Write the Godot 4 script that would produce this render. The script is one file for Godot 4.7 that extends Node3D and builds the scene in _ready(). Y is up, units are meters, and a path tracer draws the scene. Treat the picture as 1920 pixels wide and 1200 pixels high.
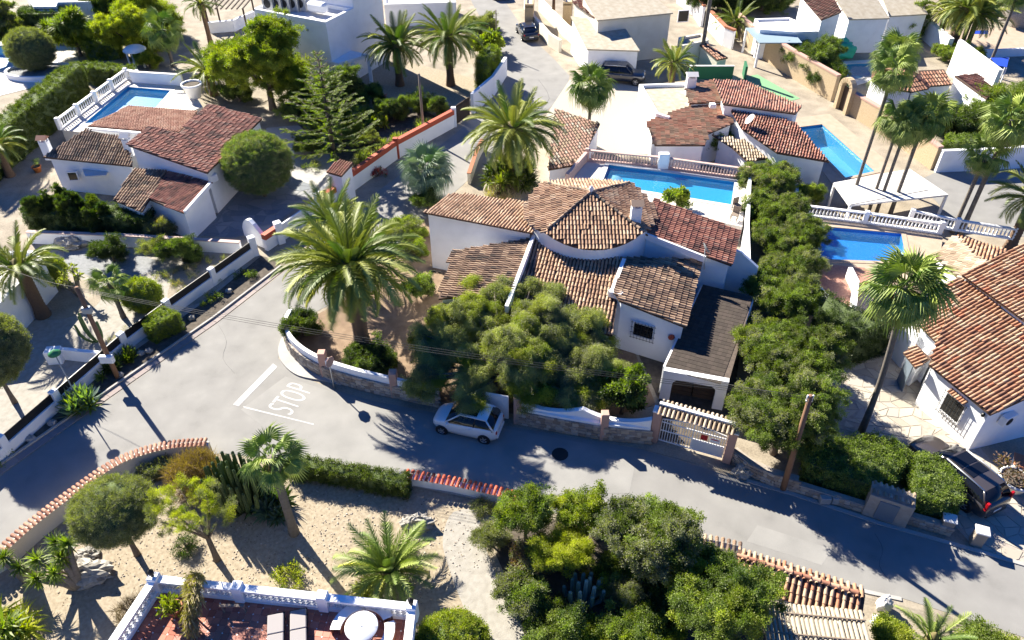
extends Node3D
# A hillside street of white villas with tiled roofs, pools and gardens, seen from a low flight.

const EYE := Vector3(0, 30, 0)
var M := {}
var used := {}
var rng := RandomNumberGenerator.new()
var patch := FastNoiseLite.new()
var mesh_store := {}

func V(x: float, y: float, z: float) -> Vector3: return Vector3(x, y, z)

# ---------- naming and tagging ----------
func numbered(n: String) -> String:
	if not used.has(n):
		used[n] = 0
		return n
	used[n] += 1
	return "%s_%03d" % [n, used[n]]

func tag(o: Node, label: String, category: String, group := "", kind := ""):
	if label: o.set_meta("label", label)
	if category: o.set_meta("category", category)
	if group: o.set_meta("group", group)
	if kind: o.set_meta("kind", kind)
	return o

func thing(called: String, label: String, category: String, at := Vector3.ZERO, turn := 0.0, group := "") -> Node3D:
	var o := Node3D.new()
	o.name = numbered(called)
	add_child(o)
	o.position = at
	o.rotation.y = turn
	tag(o, label, category, group)
	return o

func part(called: String, mesh: Mesh, m: Material, parent: Node, xf := Transform3D.IDENTITY) -> MeshInstance3D:
	var o := MeshInstance3D.new()
	o.name = called
	o.mesh = mesh
	if m: o.material_override = m
	parent.add_child(o, true)
	o.transform = xf
	return o

func structure(called: String, mesh: Mesh, m: Material) -> MeshInstance3D:
	var o := part(numbered(called), mesh, m, self)
	o.set_meta("kind", "structure")
	return o

# ---------- mesh building ----------
class B:
	var st := SurfaceTool.new()
	var sg := -1
	func _init(smooth := false):
		st.begin(Mesh.PRIMITIVE_TRIANGLES)
		sg = 0 if smooth else -1
	func tri(a: Vector3, b: Vector3, c: Vector3, hint := Vector3.ZERO):
		if hint != Vector3.ZERO and (a - c).cross(a - b).dot(hint) < 0.0:
			var t := b
			b = c
			c = t
		st.set_smooth_group(sg)
		st.add_vertex(a)
		st.set_smooth_group(sg)
		st.add_vertex(b)
		st.set_smooth_group(sg)
		st.add_vertex(c)
	func quad(a: Vector3, b: Vector3, c: Vector3, d: Vector3, hint := Vector3.ZERO):
		tri(a, b, c, hint)
		tri(a, c, d, hint)
	func box(xf: Transform3D, s: Vector3, bevel := 0.0):
		var h := s * 0.5
		if bevel <= 0.0:
			for ax in 3:
				for sn in [-1.0, 1.0]:
					var n := Vector3.ZERO
					n[ax] = sn
					var u := Vector3.ZERO
					u[(ax + 1) % 3] = 1.0
					var w := Vector3.ZERO
					w[(ax + 2) % 3] = 1.0
					quad(xf * ((n + u + w) * h), xf * ((n + u - w) * h), xf * ((n - u - w) * h), xf * ((n - u + w) * h), xf.basis * n)
			return
		# chamfered box
		var e := Vector3(bevel, bevel, bevel)
		var i := h - e
		for ax in 3:
			var a1 := (ax + 1) % 3
			var a2 := (ax + 2) % 3
			for sn in [-1.0, 1.0]:
				var c := []
				for q in [[1, 1], [1, -1], [-1, -1], [-1, 1]]:
					var p := Vector3.ZERO
					p[ax] = sn * h[ax]
					p[a1] = q[0] * i[a1]
					p[a2] = q[1] * i[a2]
					c.append(xf * p)
				var n := Vector3.ZERO
				n[ax] = sn
				quad(c[0], c[1], c[2], c[3], xf.basis * n)
			for s1 in [-1.0, 1.0]:
				for s2 in [-1.0, 1.0]:
					var ps := []
					for q in [[1, 0], [1, 1], [-1, 1], [-1, 0]]:
						var p := Vector3.ZERO
						p[ax] = q[0] * i[ax]
						p[a1] = s1 * (h[a1] if q[1] == 0 else i[a1])
						p[a2] = s2 * (i[a2] if q[1] == 0 else h[a2])
						ps.append(xf * p)
					var n := Vector3.ZERO
					n[a1] = s1
					n[a2] = s2
					quad(ps[0], ps[1], ps[2], ps[3], xf.basis * n)
		for sx in [-1.0, 1.0]:
			for sy in [-1.0, 1.0]:
				for sz in [-1.0, 1.0]:
					tri(xf * Vector3(sx * h.x, sy * i.y, sz * i.z), xf * Vector3(sx * i.x, sy * h.y, sz * i.z), xf * Vector3(sx * i.x, sy * i.y, sz * h.z), xf.basis * Vector3(sx, sy, sz))
	func prism(poly: PackedVector2Array, y0: float, y1: float, bottom := true):
		var idx := Geometry2D.triangulate_polygon(poly)
		for k in range(0, idx.size(), 3):
			var a := poly[idx[k]]
			var b := poly[idx[k + 1]]
			var c := poly[idx[k + 2]]
			tri(Vector3(a.x, y1, a.y), Vector3(b.x, y1, b.y), Vector3(c.x, y1, c.y), Vector3.UP)
			if bottom: tri(Vector3(a.x, y0, a.y), Vector3(b.x, y0, b.y), Vector3(c.x, y0, c.y), Vector3.DOWN)
		var cw := 1.0 if Geometry2D.is_polygon_clockwise(poly) else -1.0
		for k in poly.size():
			var a := poly[k]
			var b := poly[(k + 1) % poly.size()]
			var n := Vector3(-(b.y - a.y), 0, b.x - a.x) * cw
			quad(Vector3(a.x, y0, a.y), Vector3(b.x, y0, b.y), Vector3(b.x, y1, b.y), Vector3(a.x, y1, a.y), -n)
	func tube(pts: Array, rad: Array, n := 8, cap := true):
		var rings := []
		var up := Vector3(0.31, 0.2, 0.93).normalized()
		for k in pts.size():
			var d: Vector3
			if k == 0: d = pts[1] - pts[0]
			elif k == pts.size() - 1: d = pts[k] - pts[k - 1]
			else: d = pts[k + 1] - pts[k - 1]
			d = d.normalized()
			var u := up
			if absf(d.dot(u)) > 0.95: u = Vector3(1, 0, 0)
			var e := d.cross(u).normalized()
			var f := e.cross(d)
			var ring := []
			for j in n:
				var a := TAU * j / n
				ring.append(pts[k] + (e * cos(a) + f * sin(a)) * rad[k])
			rings.append(ring)
		for k in pts.size() - 1:
			var c: Vector3 = (pts[k] + pts[k + 1]) * 0.5
			for j in n:
				var j2 := (j + 1) % n
				quad(rings[k][j], rings[k][j2], rings[k + 1][j2], rings[k + 1][j], (rings[k][j] + rings[k + 1][j2]) * 0.5 - c)
		if cap:
			for k in [0, pts.size() - 1]:
				var c: Vector3 = pts[k]
				var h: Vector3 = (pts[0] - pts[1]) if k == 0 else (pts[k] - pts[k - 1])
				for j in n: tri(c, rings[k][j], rings[k][(j + 1) % n], h)
	func lathe(profile: Array, n := 12, xf := Transform3D.IDENTITY):   # profile of Vector2(radius, y)
		for k in profile.size() - 1:
			var p: Vector2 = profile[k]
			var q: Vector2 = profile[k + 1]
			for j in n:
				var a := TAU * j / n
				var b := TAU * (j + 1) / n
				var ca := Vector3(cos(a), 0, sin(a))
				var cb := Vector3(cos(b), 0, sin(b))
				var h := xf.basis * ((ca + cb) * (q.y - p.y + 0.0001) + Vector3.UP * (p.x - q.x) * 2.0)
				quad(xf * (ca * p.x + Vector3.UP * p.y), xf * (cb * p.x + Vector3.UP * p.y), xf * (cb * q.x + Vector3.UP * q.y), xf * (ca * q.x + Vector3.UP * q.y), h)
	func done() -> ArrayMesh:
		st.generate_normals()
		return st.commit()

func flat(pts: Array) -> PackedVector2Array:
	var o := PackedVector2Array()
	for p in pts: o.append(Vector2(p.x, p.z))
	return o

func slab_mesh(pts: Array, y0: float, y1: float) -> ArrayMesh:
	var b := B.new()
	b.prism(flat(pts), y0, y1, false)
	return b.done()

func smooth_line(pts: Array, per := 6) -> Array:   # Catmull-Rom through the points
	var o := []
	for k in pts.size() - 1:
		var p0: Vector3 = pts[maxi(k - 1, 0)]
		var p3: Vector3 = pts[mini(k + 2, pts.size() - 1)]
		for j in per:
			o.append((pts[k] as Vector3).cubic_interpolate(pts[k + 1], p0, p3, float(j) / per))
	o.append(pts[-1])
	return o

func side_of(pts: Array, k: int) -> Vector3:   # mitred sideways direction of a ground polyline
	var d := Vector3.ZERO
	if k > 0: d += (Vector3(pts[k].x - pts[k - 1].x, 0, pts[k].z - pts[k - 1].z)).normalized()
	if k < pts.size() - 1: d += (Vector3(pts[k + 1].x - pts[k].x, 0, pts[k + 1].z - pts[k].z)).normalized()
	d = d.normalized()
	var s := Vector3(-d.z, 0, d.x)
	if k > 0 and k < pts.size() - 1:
		var e: Vector3 = Vector3(pts[k].x - pts[k - 1].x, 0, pts[k].z - pts[k - 1].z).normalized()
		s /= maxf(0.5, s.dot(Vector3(-e.z, 0, e.x)))
	return s

func run_mesh(pts: Array, thick: float, y0, y1, shift := 0.0) -> ArrayMesh:   # a wall along a polyline; y0, y1 numbers or arrays
	var b := B.new()
	var L := []
	var R := []
	for k in pts.size():
		var s := side_of(pts, k)
		L.append(pts[k] + s * (thick * 0.5 + shift))
		R.append(pts[k] + s * (-thick * 0.5 + shift))
	var lo := func(k): return y0[k] if y0 is Array else y0
	var hi := func(k): return y1[k] if y1 is Array else y1
	var at := func(p, y): return Vector3(p.x, y, p.z)
	for k in pts.size() - 1:
		var s := side_of(pts, k)
		b.quad(at.call(L[k], lo.call(k)), at.call(L[k + 1], lo.call(k + 1)), at.call(L[k + 1], hi.call(k + 1)), at.call(L[k], hi.call(k)), s)
		b.quad(at.call(R[k], lo.call(k)), at.call(R[k + 1], lo.call(k + 1)), at.call(R[k + 1], hi.call(k + 1)), at.call(R[k], hi.call(k)), -s)
		b.quad(at.call(L[k], hi.call(k)), at.call(L[k + 1], hi.call(k + 1)), at.call(R[k + 1], hi.call(k + 1)), at.call(R[k], hi.call(k)), Vector3.UP)
	for k in [0, pts.size() - 1]:
		var h: Vector3 = (pts[0] - pts[1]) if k == 0 else (pts[k] - pts[k - 1])
		b.quad(at.call(L[k], lo.call(k)), at.call(R[k], lo.call(k)), at.call(R[k], hi.call(k)), at.call(L[k], hi.call(k)), h)
	return b.done()

func box_mesh(s: Vector3, bevel := 0.0) -> ArrayMesh:
	var key := "box%v%.3f" % [s, bevel]
	if not mesh_store.has(key):
		var b := B.new()
		b.box(Transform3D.IDENTITY, s, bevel)
		mesh_store[key] = b.done()
	return mesh_store[key]

func at_xf(p: Vector3, turn := 0.0, sc := Vector3.ONE) -> Transform3D:
	return Transform3D(Basis(Vector3.UP, turn).scaled_local(sc), p)

func along(a: Vector3, b: Vector3) -> float:   # turn that points local +X from a to b
	return atan2(-(b.z - a.z), b.x - a.x)

# ---------- materials ----------
func lin(r, g, b) -> Color: return Color(r, g, b).linear_to_srgb()

func noise_image(seed_: int, size: int, coarse: float, fine: float, mix_fine: float) -> PackedFloat32Array:
	var n1 := FastNoiseLite.new()
	n1.seed = seed_
	n1.frequency = coarse
	n1.fractal_octaves = 4
	var n2 := FastNoiseLite.new()
	n2.seed = seed_ + 7
	n2.frequency = fine
	n2.fractal_octaves = 2
	var a := n1.get_seamless_image(size, size).get_data()
	var b := n2.get_seamless_image(size, size).get_data()
	var o := PackedFloat32Array()
	o.resize(size * size)
	for k in size * size: o[k] = (a[k] * (1.0 - mix_fine) + b[k] * mix_fine) / 255.0
	return o

# ramp: linear colours from low to high noise
func surface(key: String, ramp: Array, metres: float, rough := 0.9, seed_ := 1, coarse := 0.012, fine := 0.2, mix_fine := 0.45, size := 256, relief := 0.0) -> StandardMaterial3D:
	var d := noise_image(seed_, size, coarse, fine, mix_fine)
	var lo := 1.0
	var hi := 0.0
	for v in d:
		lo = minf(lo, v)
		hi = maxf(hi, v)
	var lut := PackedByteArray()
	for k in 256:
		var f := k / 255.0 * (ramp.size() - 1)
		var i := mini(int(f), ramp.size() - 2)
		var c: Color = (ramp[i] as Color).lerp(ramp[i + 1], f - i).linear_to_srgb()
		lut.append(int(clampf(c.r, 0, 1) * 255))
		lut.append(int(clampf(c.g, 0, 1) * 255))
		lut.append(int(clampf(c.b, 0, 1) * 255))
	var px := PackedByteArray()
	px.resize(size * size * 3)
	var hx := PackedByteArray()
	hx.resize(size * size)
	for k in size * size:
		var q := int((d[k] - lo) / (hi - lo) * 255.0)
		px[k * 3] = lut[q * 3]
		px[k * 3 + 1] = lut[q * 3 + 1]
		px[k * 3 + 2] = lut[q * 3 + 2]
		hx[k] = q
	var m := StandardMaterial3D.new()
	m.albedo_texture = ImageTexture.create_from_image(Image.create_from_data(size, size, false, Image.FORMAT_RGB8, px))
	m.uv1_triplanar = true
	m.uv1_world_triplanar = true
	m.uv1_scale = Vector3.ONE / metres
	m.roughness = rough
	if relief > 0.0:
		var im := Image.create_from_data(size, size, false, Image.FORMAT_L8, hx)
		im.convert(Image.FORMAT_RGBA8)
		im.bump_map_to_normal_map(relief)
		m.normal_enabled = true
		m.normal_texture = ImageTexture.create_from_image(im)
	M[key] = m
	return m

func plain(key: String, c: Color, rough := 0.8, metal := 0.0) -> StandardMaterial3D:
	var m := StandardMaterial3D.new()
	m.albedo_color = c.linear_to_srgb()
	m.roughness = rough
	m.metallic = metal
	M[key] = m
	return m

func tinted(key: String, rough := 0.8, back := Color.BLACK) -> StandardMaterial3D:   # colour comes from the instances
	var m := StandardMaterial3D.new()
	m.vertex_color_use_as_albedo = true
	m.roughness = rough
	if back != Color.BLACK:
		m.backlight_enabled = true
		m.backlight = back
	M[key] = m
	return m

func shade_set(key: String, cols: Array, rough := 0.8) -> Array:   # a few plain tones for pieces picked apart one by one
	var o := []
	for k in cols.size(): o.append(plain("%s%d" % [key, k], cols[k], rough))
	M[key] = o
	return o

# ---------- many alike pieces: the nearest as parts of their own, the rest as one ----------
func pieces(parent: Node, called: String, xfs: Array, mesh: Mesh, mats: Array, keep := 300, pick = null):
	var base: Transform3D = parent_xf(parent)
	var order := range(xfs.size())
	var far := []
	for x in xfs: far.append((base * x.origin).distance_squared_to(EYE))
	if xfs.size() > keep: order.sort_custom(func(a, b): return far[a] < far[b])
	var tones := []
	for k in xfs.size(): tones.append(pick.call(xfs[k].origin) if pick != null else rng.randi() % mats.size())
	for i in mini(keep, xfs.size()):
		var k: int = order[i]
		part(called, mesh, mats[tones[k]], parent, xfs[k])
	if xfs.size() > keep:
		var mm := MultiMesh.new()
		mm.transform_format = MultiMesh.TRANSFORM_3D
		mm.use_colors = true
		mm.mesh = mesh
		mm.instance_count = xfs.size() - keep
		for i in range(keep, xfs.size()):
			var k: int = order[i]
			mm.set_instance_transform(i - keep, xfs[k])
			var c: Color = (mats[tones[k]] as StandardMaterial3D).albedo_color.srgb_to_linear()
			var f := rng.randf_range(0.85, 1.15)
			mm.set_instance_color(i - keep, Color(c.r * f, c.g * f, c.b * f))
		var o := MultiMeshInstance3D.new()
		o.name = called + "s"
		o.multimesh = mm
		o.material_override = M.tinted
		parent.add_child(o, true)
		o.set_meta("kind", "stuff")

func parent_xf(n: Node) -> Transform3D:
	var t := Transform3D.IDENTITY
	while n is Node3D and n != self:
		t = (n as Node3D).transform * t
		n = n.get_parent()
	return t

# ---------- tiled roofs ----------
func tile_mesh() -> ArrayMesh:
	if mesh_store.has("tile"): return mesh_store.tile
	var b := B.new(true)
	var n := 6
	for j in n:
		var a := PI * j / n
		var c := PI * (j + 1) / n
		var p := func(t, z, r): return Vector3(cos(t) * r, sin(t) * r * 1.1 + 0.012 * z / 0.21, z)
		b.quad(p.call(a, -0.21, 0.064), p.call(c, -0.21, 0.064), p.call(c, 0.21, 0.08), p.call(a, 0.21, 0.08), Vector3(cos(a) + cos(c), sin(a) + sin(c), 0))
	mesh_store.tile = b.done()
	return mesh_store.tile

func plane_of(pts: Array) -> Plane:
	var n: Vector3 = (pts[1] - pts[0]).cross(pts[2] - pts[0]).normalized()
	if n.y < 0: n = -n
	return Plane(n, pts[0])

func plane_y(pl: Plane, x: float, z: float) -> float:
	return (pl.d - pl.normal.x * x - pl.normal.z * z) / pl.normal.y

# roof plane over the outline pts, with slab, tiles that run downslope and, unless foot < -50, the walls beneath it
func roof(house: Node3D, pts: Array, tones: Array, wall: Material, foot := 0.0, keep := 0, inset := 0.18, step := 0.21, row := 0.36, thick := 0.12):
	var o := house.position
	var pl := plane_of(pts)
	var poly := flat(pts)
	var b := B.new()
	var idx := Geometry2D.triangulate_polygon(poly)
	var rel := func(x, z, dy): return Vector3(x, plane_y(pl, x, z) + dy, z) - o
	for k in range(0, idx.size(), 3):
		var q := [poly[idx[k]], poly[idx[k + 1]], poly[idx[k + 2]]]
		for s in [[0.0, Vector3.UP], [-thick, Vector3.DOWN]]:
			b.tri(rel.call(q[0].x, q[0].y, s[0]), rel.call(q[1].x, q[1].y, s[0]), rel.call(q[2].x, q[2].y, s[0]), s[1])
	var mid := Vector2.ZERO
	for q in poly: mid += q / poly.size()
	for k in poly.size():
		var a := poly[k]
		var c := poly[(k + 1) % poly.size()]
		var out := Vector3((a.x + c.x) * 0.5 - mid.x, 0, (a.y + c.y) * 0.5 - mid.y)
		b.quad(rel.call(a.x, a.y, -thick), rel.call(c.x, c.y, -thick), rel.call(c.x, c.y, 0.0), rel.call(a.x, a.y, 0.0), out)
	var r := part("roof", b.done(), M.shaded_pan if tones.size() > 0 else M.tan_roof, house)
	if foot > -50.0:
		var inner := poly
		var off := Geometry2D.offset_polygon(poly, -inset)
		if off.size() > 0: inner = off[0]
		var w := B.new()
		var c2 := Vector2.ZERO
		for q in inner: c2 += q / inner.size()
		for k in inner.size():
			var a := inner[k]
			var c := inner[(k + 1) % inner.size()]
			var out := Vector3((a.x + c.x) * 0.5 - c2.x, 0, (a.y + c.y) * 0.5 - c2.y)
			w.quad(Vector3(a.x, foot, a.y) - o, Vector3(c.x, foot, c.y) - o, rel.call(c.x, c.y, -thick + 0.02), rel.call(a.x, a.y, -thick + 0.02), out)
		part("wall", w.done(), wall, house)
	if tones.size() == 0: return r
	# tiles
	var n := pl.normal
	var d := Vector3(n.x, 0, n.z)
	d = Vector3(0, 0, 1) if d.length() < 0.01 else d.normalized()
	d = (d - n * d.dot(n)).normalized()
	var e := n.cross(d).normalized()
	var p2 := PackedVector2Array()
	var lo := Vector2(INF, INF)
	var hi := Vector2(-INF, -INF)
	for p in pts:
		var fp := Vector3(p.x, plane_y(pl, p.x, p.z), p.z)
		var v := Vector2(fp.dot(e), fp.dot(d))
		p2.append(v)
		lo = lo.min(v)
		hi = hi.max(v)
	var hgt: float = n.dot(Vector3(pts[0].x, plane_y(pl, pts[0].x, pts[0].z), pts[0].z))
	var xfs := []
	var u := lo.x + step * 0.5
	while u < hi.x:
		var v := hi.y - 0.16
		while v > lo.y:
			if Geometry2D.is_point_in_polygon(Vector2(u, v), p2):
				var j := rng.randf_range(-0.014, 0.014) * (1.0 if rng.randf() < 0.94 else 4.0)
				var bs := Basis(e, n, d).rotated(n, rng.randf_range(-0.04, 0.04))
				xfs.append(Transform3D(bs, e * (u + j) + d * (v + j) + n * (hgt + 0.004 + rng.randf() * 0.008) - o))
			v -= row
		u += step
	var nt := tones.size()
	pieces(r, "tile", xfs, tile_mesh(), tones, keep, func(p):
		var f: float = patch.get_noise_3dv((p + o) * 2.6) * 1.5 + rng.randf_range(-0.4, 0.4)
		return clampi(int((f + 1.0) * 0.5 * nt), 0, nt - 1))
	return r

func ridge_tiles(parent: Node3D, a: Vector3, b: Vector3, tones: Array, keep := 60):
	var o := parent_xf(parent).origin
	var d := (b - a).normalized()
	var up := (Vector3.UP - d * d.y).normalized()
	var e := up.cross(d)
	var xfs := []
	var n := int(a.distance_to(b) / 0.36)
	for k in n: xfs.append(Transform3D(Basis(e * 1.35, up * 1.25, d), a + d * (0.18 + k * 0.36) + up * 0.05 - o))
	pieces(parent, "ridge_tile", xfs, tile_mesh(), tones, keep)

# a straight box between two ground points, as a part
func bar(called: String, a: Vector3, b: Vector3, w: float, h: float, m: Material, parent: Node3D, bevel := 0.0) -> MeshInstance3D:
	var d := b - a
	var x := d.normalized()
	var z := x.cross(Vector3.UP).normalized()
	if z.length() < 0.5: z = Vector3(0, 0, 1)
	var y := z.cross(x)
	var bb := B.new()
	bb.box(Transform3D(Basis(x, y, z), (a + b) * 0.5 - parent_xf(parent).origin), Vector3(d.length(), h, w), bevel)
	return part(called, bb.done(), m, parent)

func rod(called: String, pts: Array, rad: Array, m: Material, parent: Node3D, n := 8) -> MeshInstance3D:
	var b := B.new(true)
	b.tube(pts, rad, n)
	return part(called, b.done(), m, parent)

# rectangle on a wall: centre c, outward normal in the ground plane, width, height
func window_on(house: Node3D, called: String, c: Vector3, out: Vector3, w: float, h: float, frame: Material, glass: Material, grille := false):
	out = Vector3(out.x, 0, out.z).normalized()
	var x := Vector3.UP.cross(out).normalized()
	var xf := Transform3D(Basis(x, Vector3.UP, out), c - house.position)
	var b := B.new()
	for s in [-1.0, 1.0]:
		b.box(Transform3D(Basis.IDENTITY, Vector3(s * (w * 0.5), 0, 0.03)), Vector3(0.08, h + 0.08, 0.1))
		b.box(Transform3D(Basis.IDENTITY, Vector3(0, s * (h * 0.5), 0.03)), Vector3(w - 0.08, 0.08, 0.1))
	var f := part(called, b.done(), frame, house, xf)
	part("pane", box_mesh(Vector3(w - 0.08, h - 0.08, 0.03)), glass, f, Transform3D(Basis.IDENTITY, Vector3(0, 0, 0.02)))
	if grille:
		var n := int(w / 0.16)
		for k in n + 1: part("grille_bar", box_mesh(Vector3(0.018, h + 0.3, 0.018)), M.iron, f, Transform3D(Basis.IDENTITY, Vector3(-w * 0.5 - 0.06 + (w + 0.12) * k / n, 0, 0.16)))
		for k in 4: part("grille_bar", box_mesh(Vector3(w + 0.25, 0.018, 0.018)), M.iron, f, Transform3D(Basis.IDENTITY, Vector3(0, -h * 0.5 - 0.08 + (h + 0.16) * k / 3.0, 0.16)))
	return f

# ---------- plants ----------
const PAL := {
	"olive": [Color(0.168, 0.184, 0.107), Color(0.324, 0.323, 0.203)],
	"bright": [Color(0.125, 0.180, 0.020), Color(0.349, 0.390, 0.058)],
	"lime": [Color(0.194, 0.247, 0.020), Color(0.446, 0.456, 0.058)],
	"mid": [Color(0.095, 0.144, 0.035), Color(0.296, 0.360, 0.092)],
	"dark": [Color(0.031, 0.059, 0.019), Color(0.099, 0.136, 0.041)],
	"hedge": [Color(0.064, 0.098, 0.020), Color(0.197, 0.234, 0.049)],
	"topiary": [Color(0.101, 0.159, 0.060), Color(0.287, 0.356, 0.140)],
	"pepper": [Color(0.25, 0.27, 0.11), Color(0.48, 0.48, 0.21)],
	"yellow": [Color(0.332, 0.345, 0.026), Color(0.546, 0.546, 0.063)],
	"dry": [Color(0.17, 0.105, 0.08), Color(0.33, 0.21, 0.165)],
	"straw": [Color(0.332, 0.255, 0.141), Color(0.546, 0.459, 0.281)],
	"blue": [Color(0.115, 0.191, 0.166), Color(0.255, 0.345, 0.306)],
	"grey": [Color(0.160, 0.177, 0.096), Color(0.335, 0.332, 0.206)],
	"red": [Color(0.281, 0.026, 0.038), Color(0.536, 0.077, 0.090)],
	"frond": [Color(0.087, 0.128, 0.021), Color(0.291, 0.311, 0.051)],
	"fan": [Color(0.095, 0.150, 0.026), Color(0.277, 0.337, 0.064)],
	"bluefan": [Color(0.128, 0.191, 0.115), Color(0.306, 0.370, 0.242)],
	"cactus": [Color(0.063, 0.128, 0.038), Color(0.115, 0.191, 0.063)],
}

func pal(k: String) -> Color:
	var p: Array = PAL[k]
	var c: Color = (p[0] as Color).lerp(p[1], rng.randf())
	var f := rng.randf_range(0.8, 1.2)
	return Color(c.r * f, c.g * f, c.b * f)

func rnd_dir() -> Vector3:
	var z := rng.randf_range(-1, 1)
	var a := rng.randf() * TAU
	var r := sqrt(1 - z * z)
	return Vector3(r * cos(a), z, r * sin(a))

# one sprig of leaves
func clump(kind: String) -> ArrayMesh:
	var key := "clump" + kind
	if mesh_store.has(key): return mesh_store[key]
	var r2 := RandomNumberGenerator.new()
	r2.seed = hash(key)
	var b := B.new()
	var leaf := func(p: Vector3, d: Vector3, l: float, w: float):
		var s := d.cross(Vector3(r2.randf_range(-1, 1), r2.randf_range(-1, 1), r2.randf_range(-1, 1))).normalized() * w * 0.5
		var nn := s.cross(d).normalized() * w * 0.18
		b.tri(p, p + d * l * 0.5 + s - nn, p + d * l)
		b.tri(p, p + d * l, p + d * l * 0.5 - s - nn)
	match kind:
		"leaf", "fine", "big":
			var cfg: Array = {"leaf": [64, 0.23, 0.095, 0.055], "fine": [70, 0.22, 0.10, 0.028], "big": [16, 0.28, 0.34, 0.17]}[kind]
			for k in cfg[0]:
				var d := Vector3(r2.randfn(), r2.randfn(), r2.randfn()).normalized()
				leaf.call(d * r2.randf() * cfg[1], (d + Vector3(0, 0.3, 0)).normalized(), cfg[2] * r2.randf_range(0.7, 1.2), cfg[3])
		"weep":
			for k in 13:
				var a := r2.randf() * TAU
				var rr := r2.randf() * 0.25
				var p := Vector3(cos(a) * rr, r2.randf_range(0.0, 0.22), sin(a) * rr)
				var o := Vector3(cos(a), 0, sin(a)) * 0.07
				for j in 8:
					p += o * (1.0 - j * 0.12) + Vector3(0, -0.085, 0)
					var side := Vector3(r2.randfn(), -0.4, r2.randfn()).normalized()
					leaf.call(p, side, 0.14, 0.03)
					leaf.call(p, Vector3(-side.x, side.y, -side.z), 0.14, 0.03)
		"needle":
			for k in 40:
				var d := Vector3(r2.randfn() * 0.6, absf(r2.randfn()) * 0.9 + 0.3, r2.randfn() * 0.6).normalized()
				leaf.call(Vector3(r2.randfn(), r2.randfn(), r2.randfn()) * 0.09, d, r2.randf_range(0.22, 0.4), 0.05)
		"tuft":
			for k in 34:
				var a := r2.randf() * TAU
				var el := r2.randf_range(-0.35, 1.35)
				var d := Vector3(cos(a) * cos(el), sin(el), sin(a) * cos(el))
				var l := r2.randf_range(0.42, 0.6)
				var s := d.cross(Vector3.UP).normalized() * 0.022
				var m := d * l * 0.6
				var t := d * l + Vector3(0, -0.07, 0)
				b.quad(-s, s, m + s, m - s)
				b.tri(m - s, m + s, t)
		"agave":
			for k in 22:
				var a := k * 2.4
				var el := 0.25 + 1.1 * k / 22.0
				var d := Vector3(cos(a) * cos(el), sin(el), sin(a) * cos(el))
				var s := d.cross(Vector3.UP).normalized() * 0.05
				var m := d * 0.3 + Vector3(0, -0.02, 0)
				b.quad(-s * 0.7, s * 0.7, m + s, m - s)
				b.tri(m - s, m + s, d * 0.56)
		"twig":
			for k in 26:
				var d := Vector3(r2.randfn() * 0.7, absf(r2.randfn()) + 0.4, r2.randfn() * 0.7).normalized()
				leaf.call(Vector3(r2.randfn(), r2.randfn(), r2.randfn()) * 0.08, d, r2.randf_range(0.3, 0.55), 0.018)
		"spray":   # flat needle spray of a tiered pine, along +Z
			for k in 26:
				for s in [-1.0, 1.0]:
					var z := k / 26.0
					leaf.call(Vector3(0, 0, z), Vector3(s * 0.8, r2.randf_range(-0.05, 0.5), 0.5).normalized(), 0.28 * (1.1 - z * 0.5) * r2.randf_range(0.8, 1.2), 0.06)
	mesh_store[key] = b.done()
	return mesh_store[key]

func scatter(parent: Node3D, called: String, kind: String, xfs: Array, cols: Array) -> MultiMeshInstance3D:
	var mm := MultiMesh.new()
	mm.transform_format = MultiMesh.TRANSFORM_3D
	mm.use_colors = true
	mm.mesh = clump(kind)
	mm.instance_count = xfs.size()
	for k in xfs.size():
		mm.set_instance_transform(k, xfs[k])
		mm.set_instance_color(k, cols[k])
	var o := MultiMeshInstance3D.new()
	o.name = called
	o.multimesh = mm
	o.material_override = M.leaf
	parent.add_child(o, true)
	o.set_meta("kind", "stuff")
	return o

func rnd_basis(s: float) -> Basis:
	return Basis(Vector3.UP, rng.randf() * TAU) * Basis(Vector3.RIGHT, rng.randf_range(-0.7, 0.7)) * Basis(Vector3.FORWARD, rng.randf_range(-0.7, 0.7)) * Basis.from_scale(Vector3.ONE * s)

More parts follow.
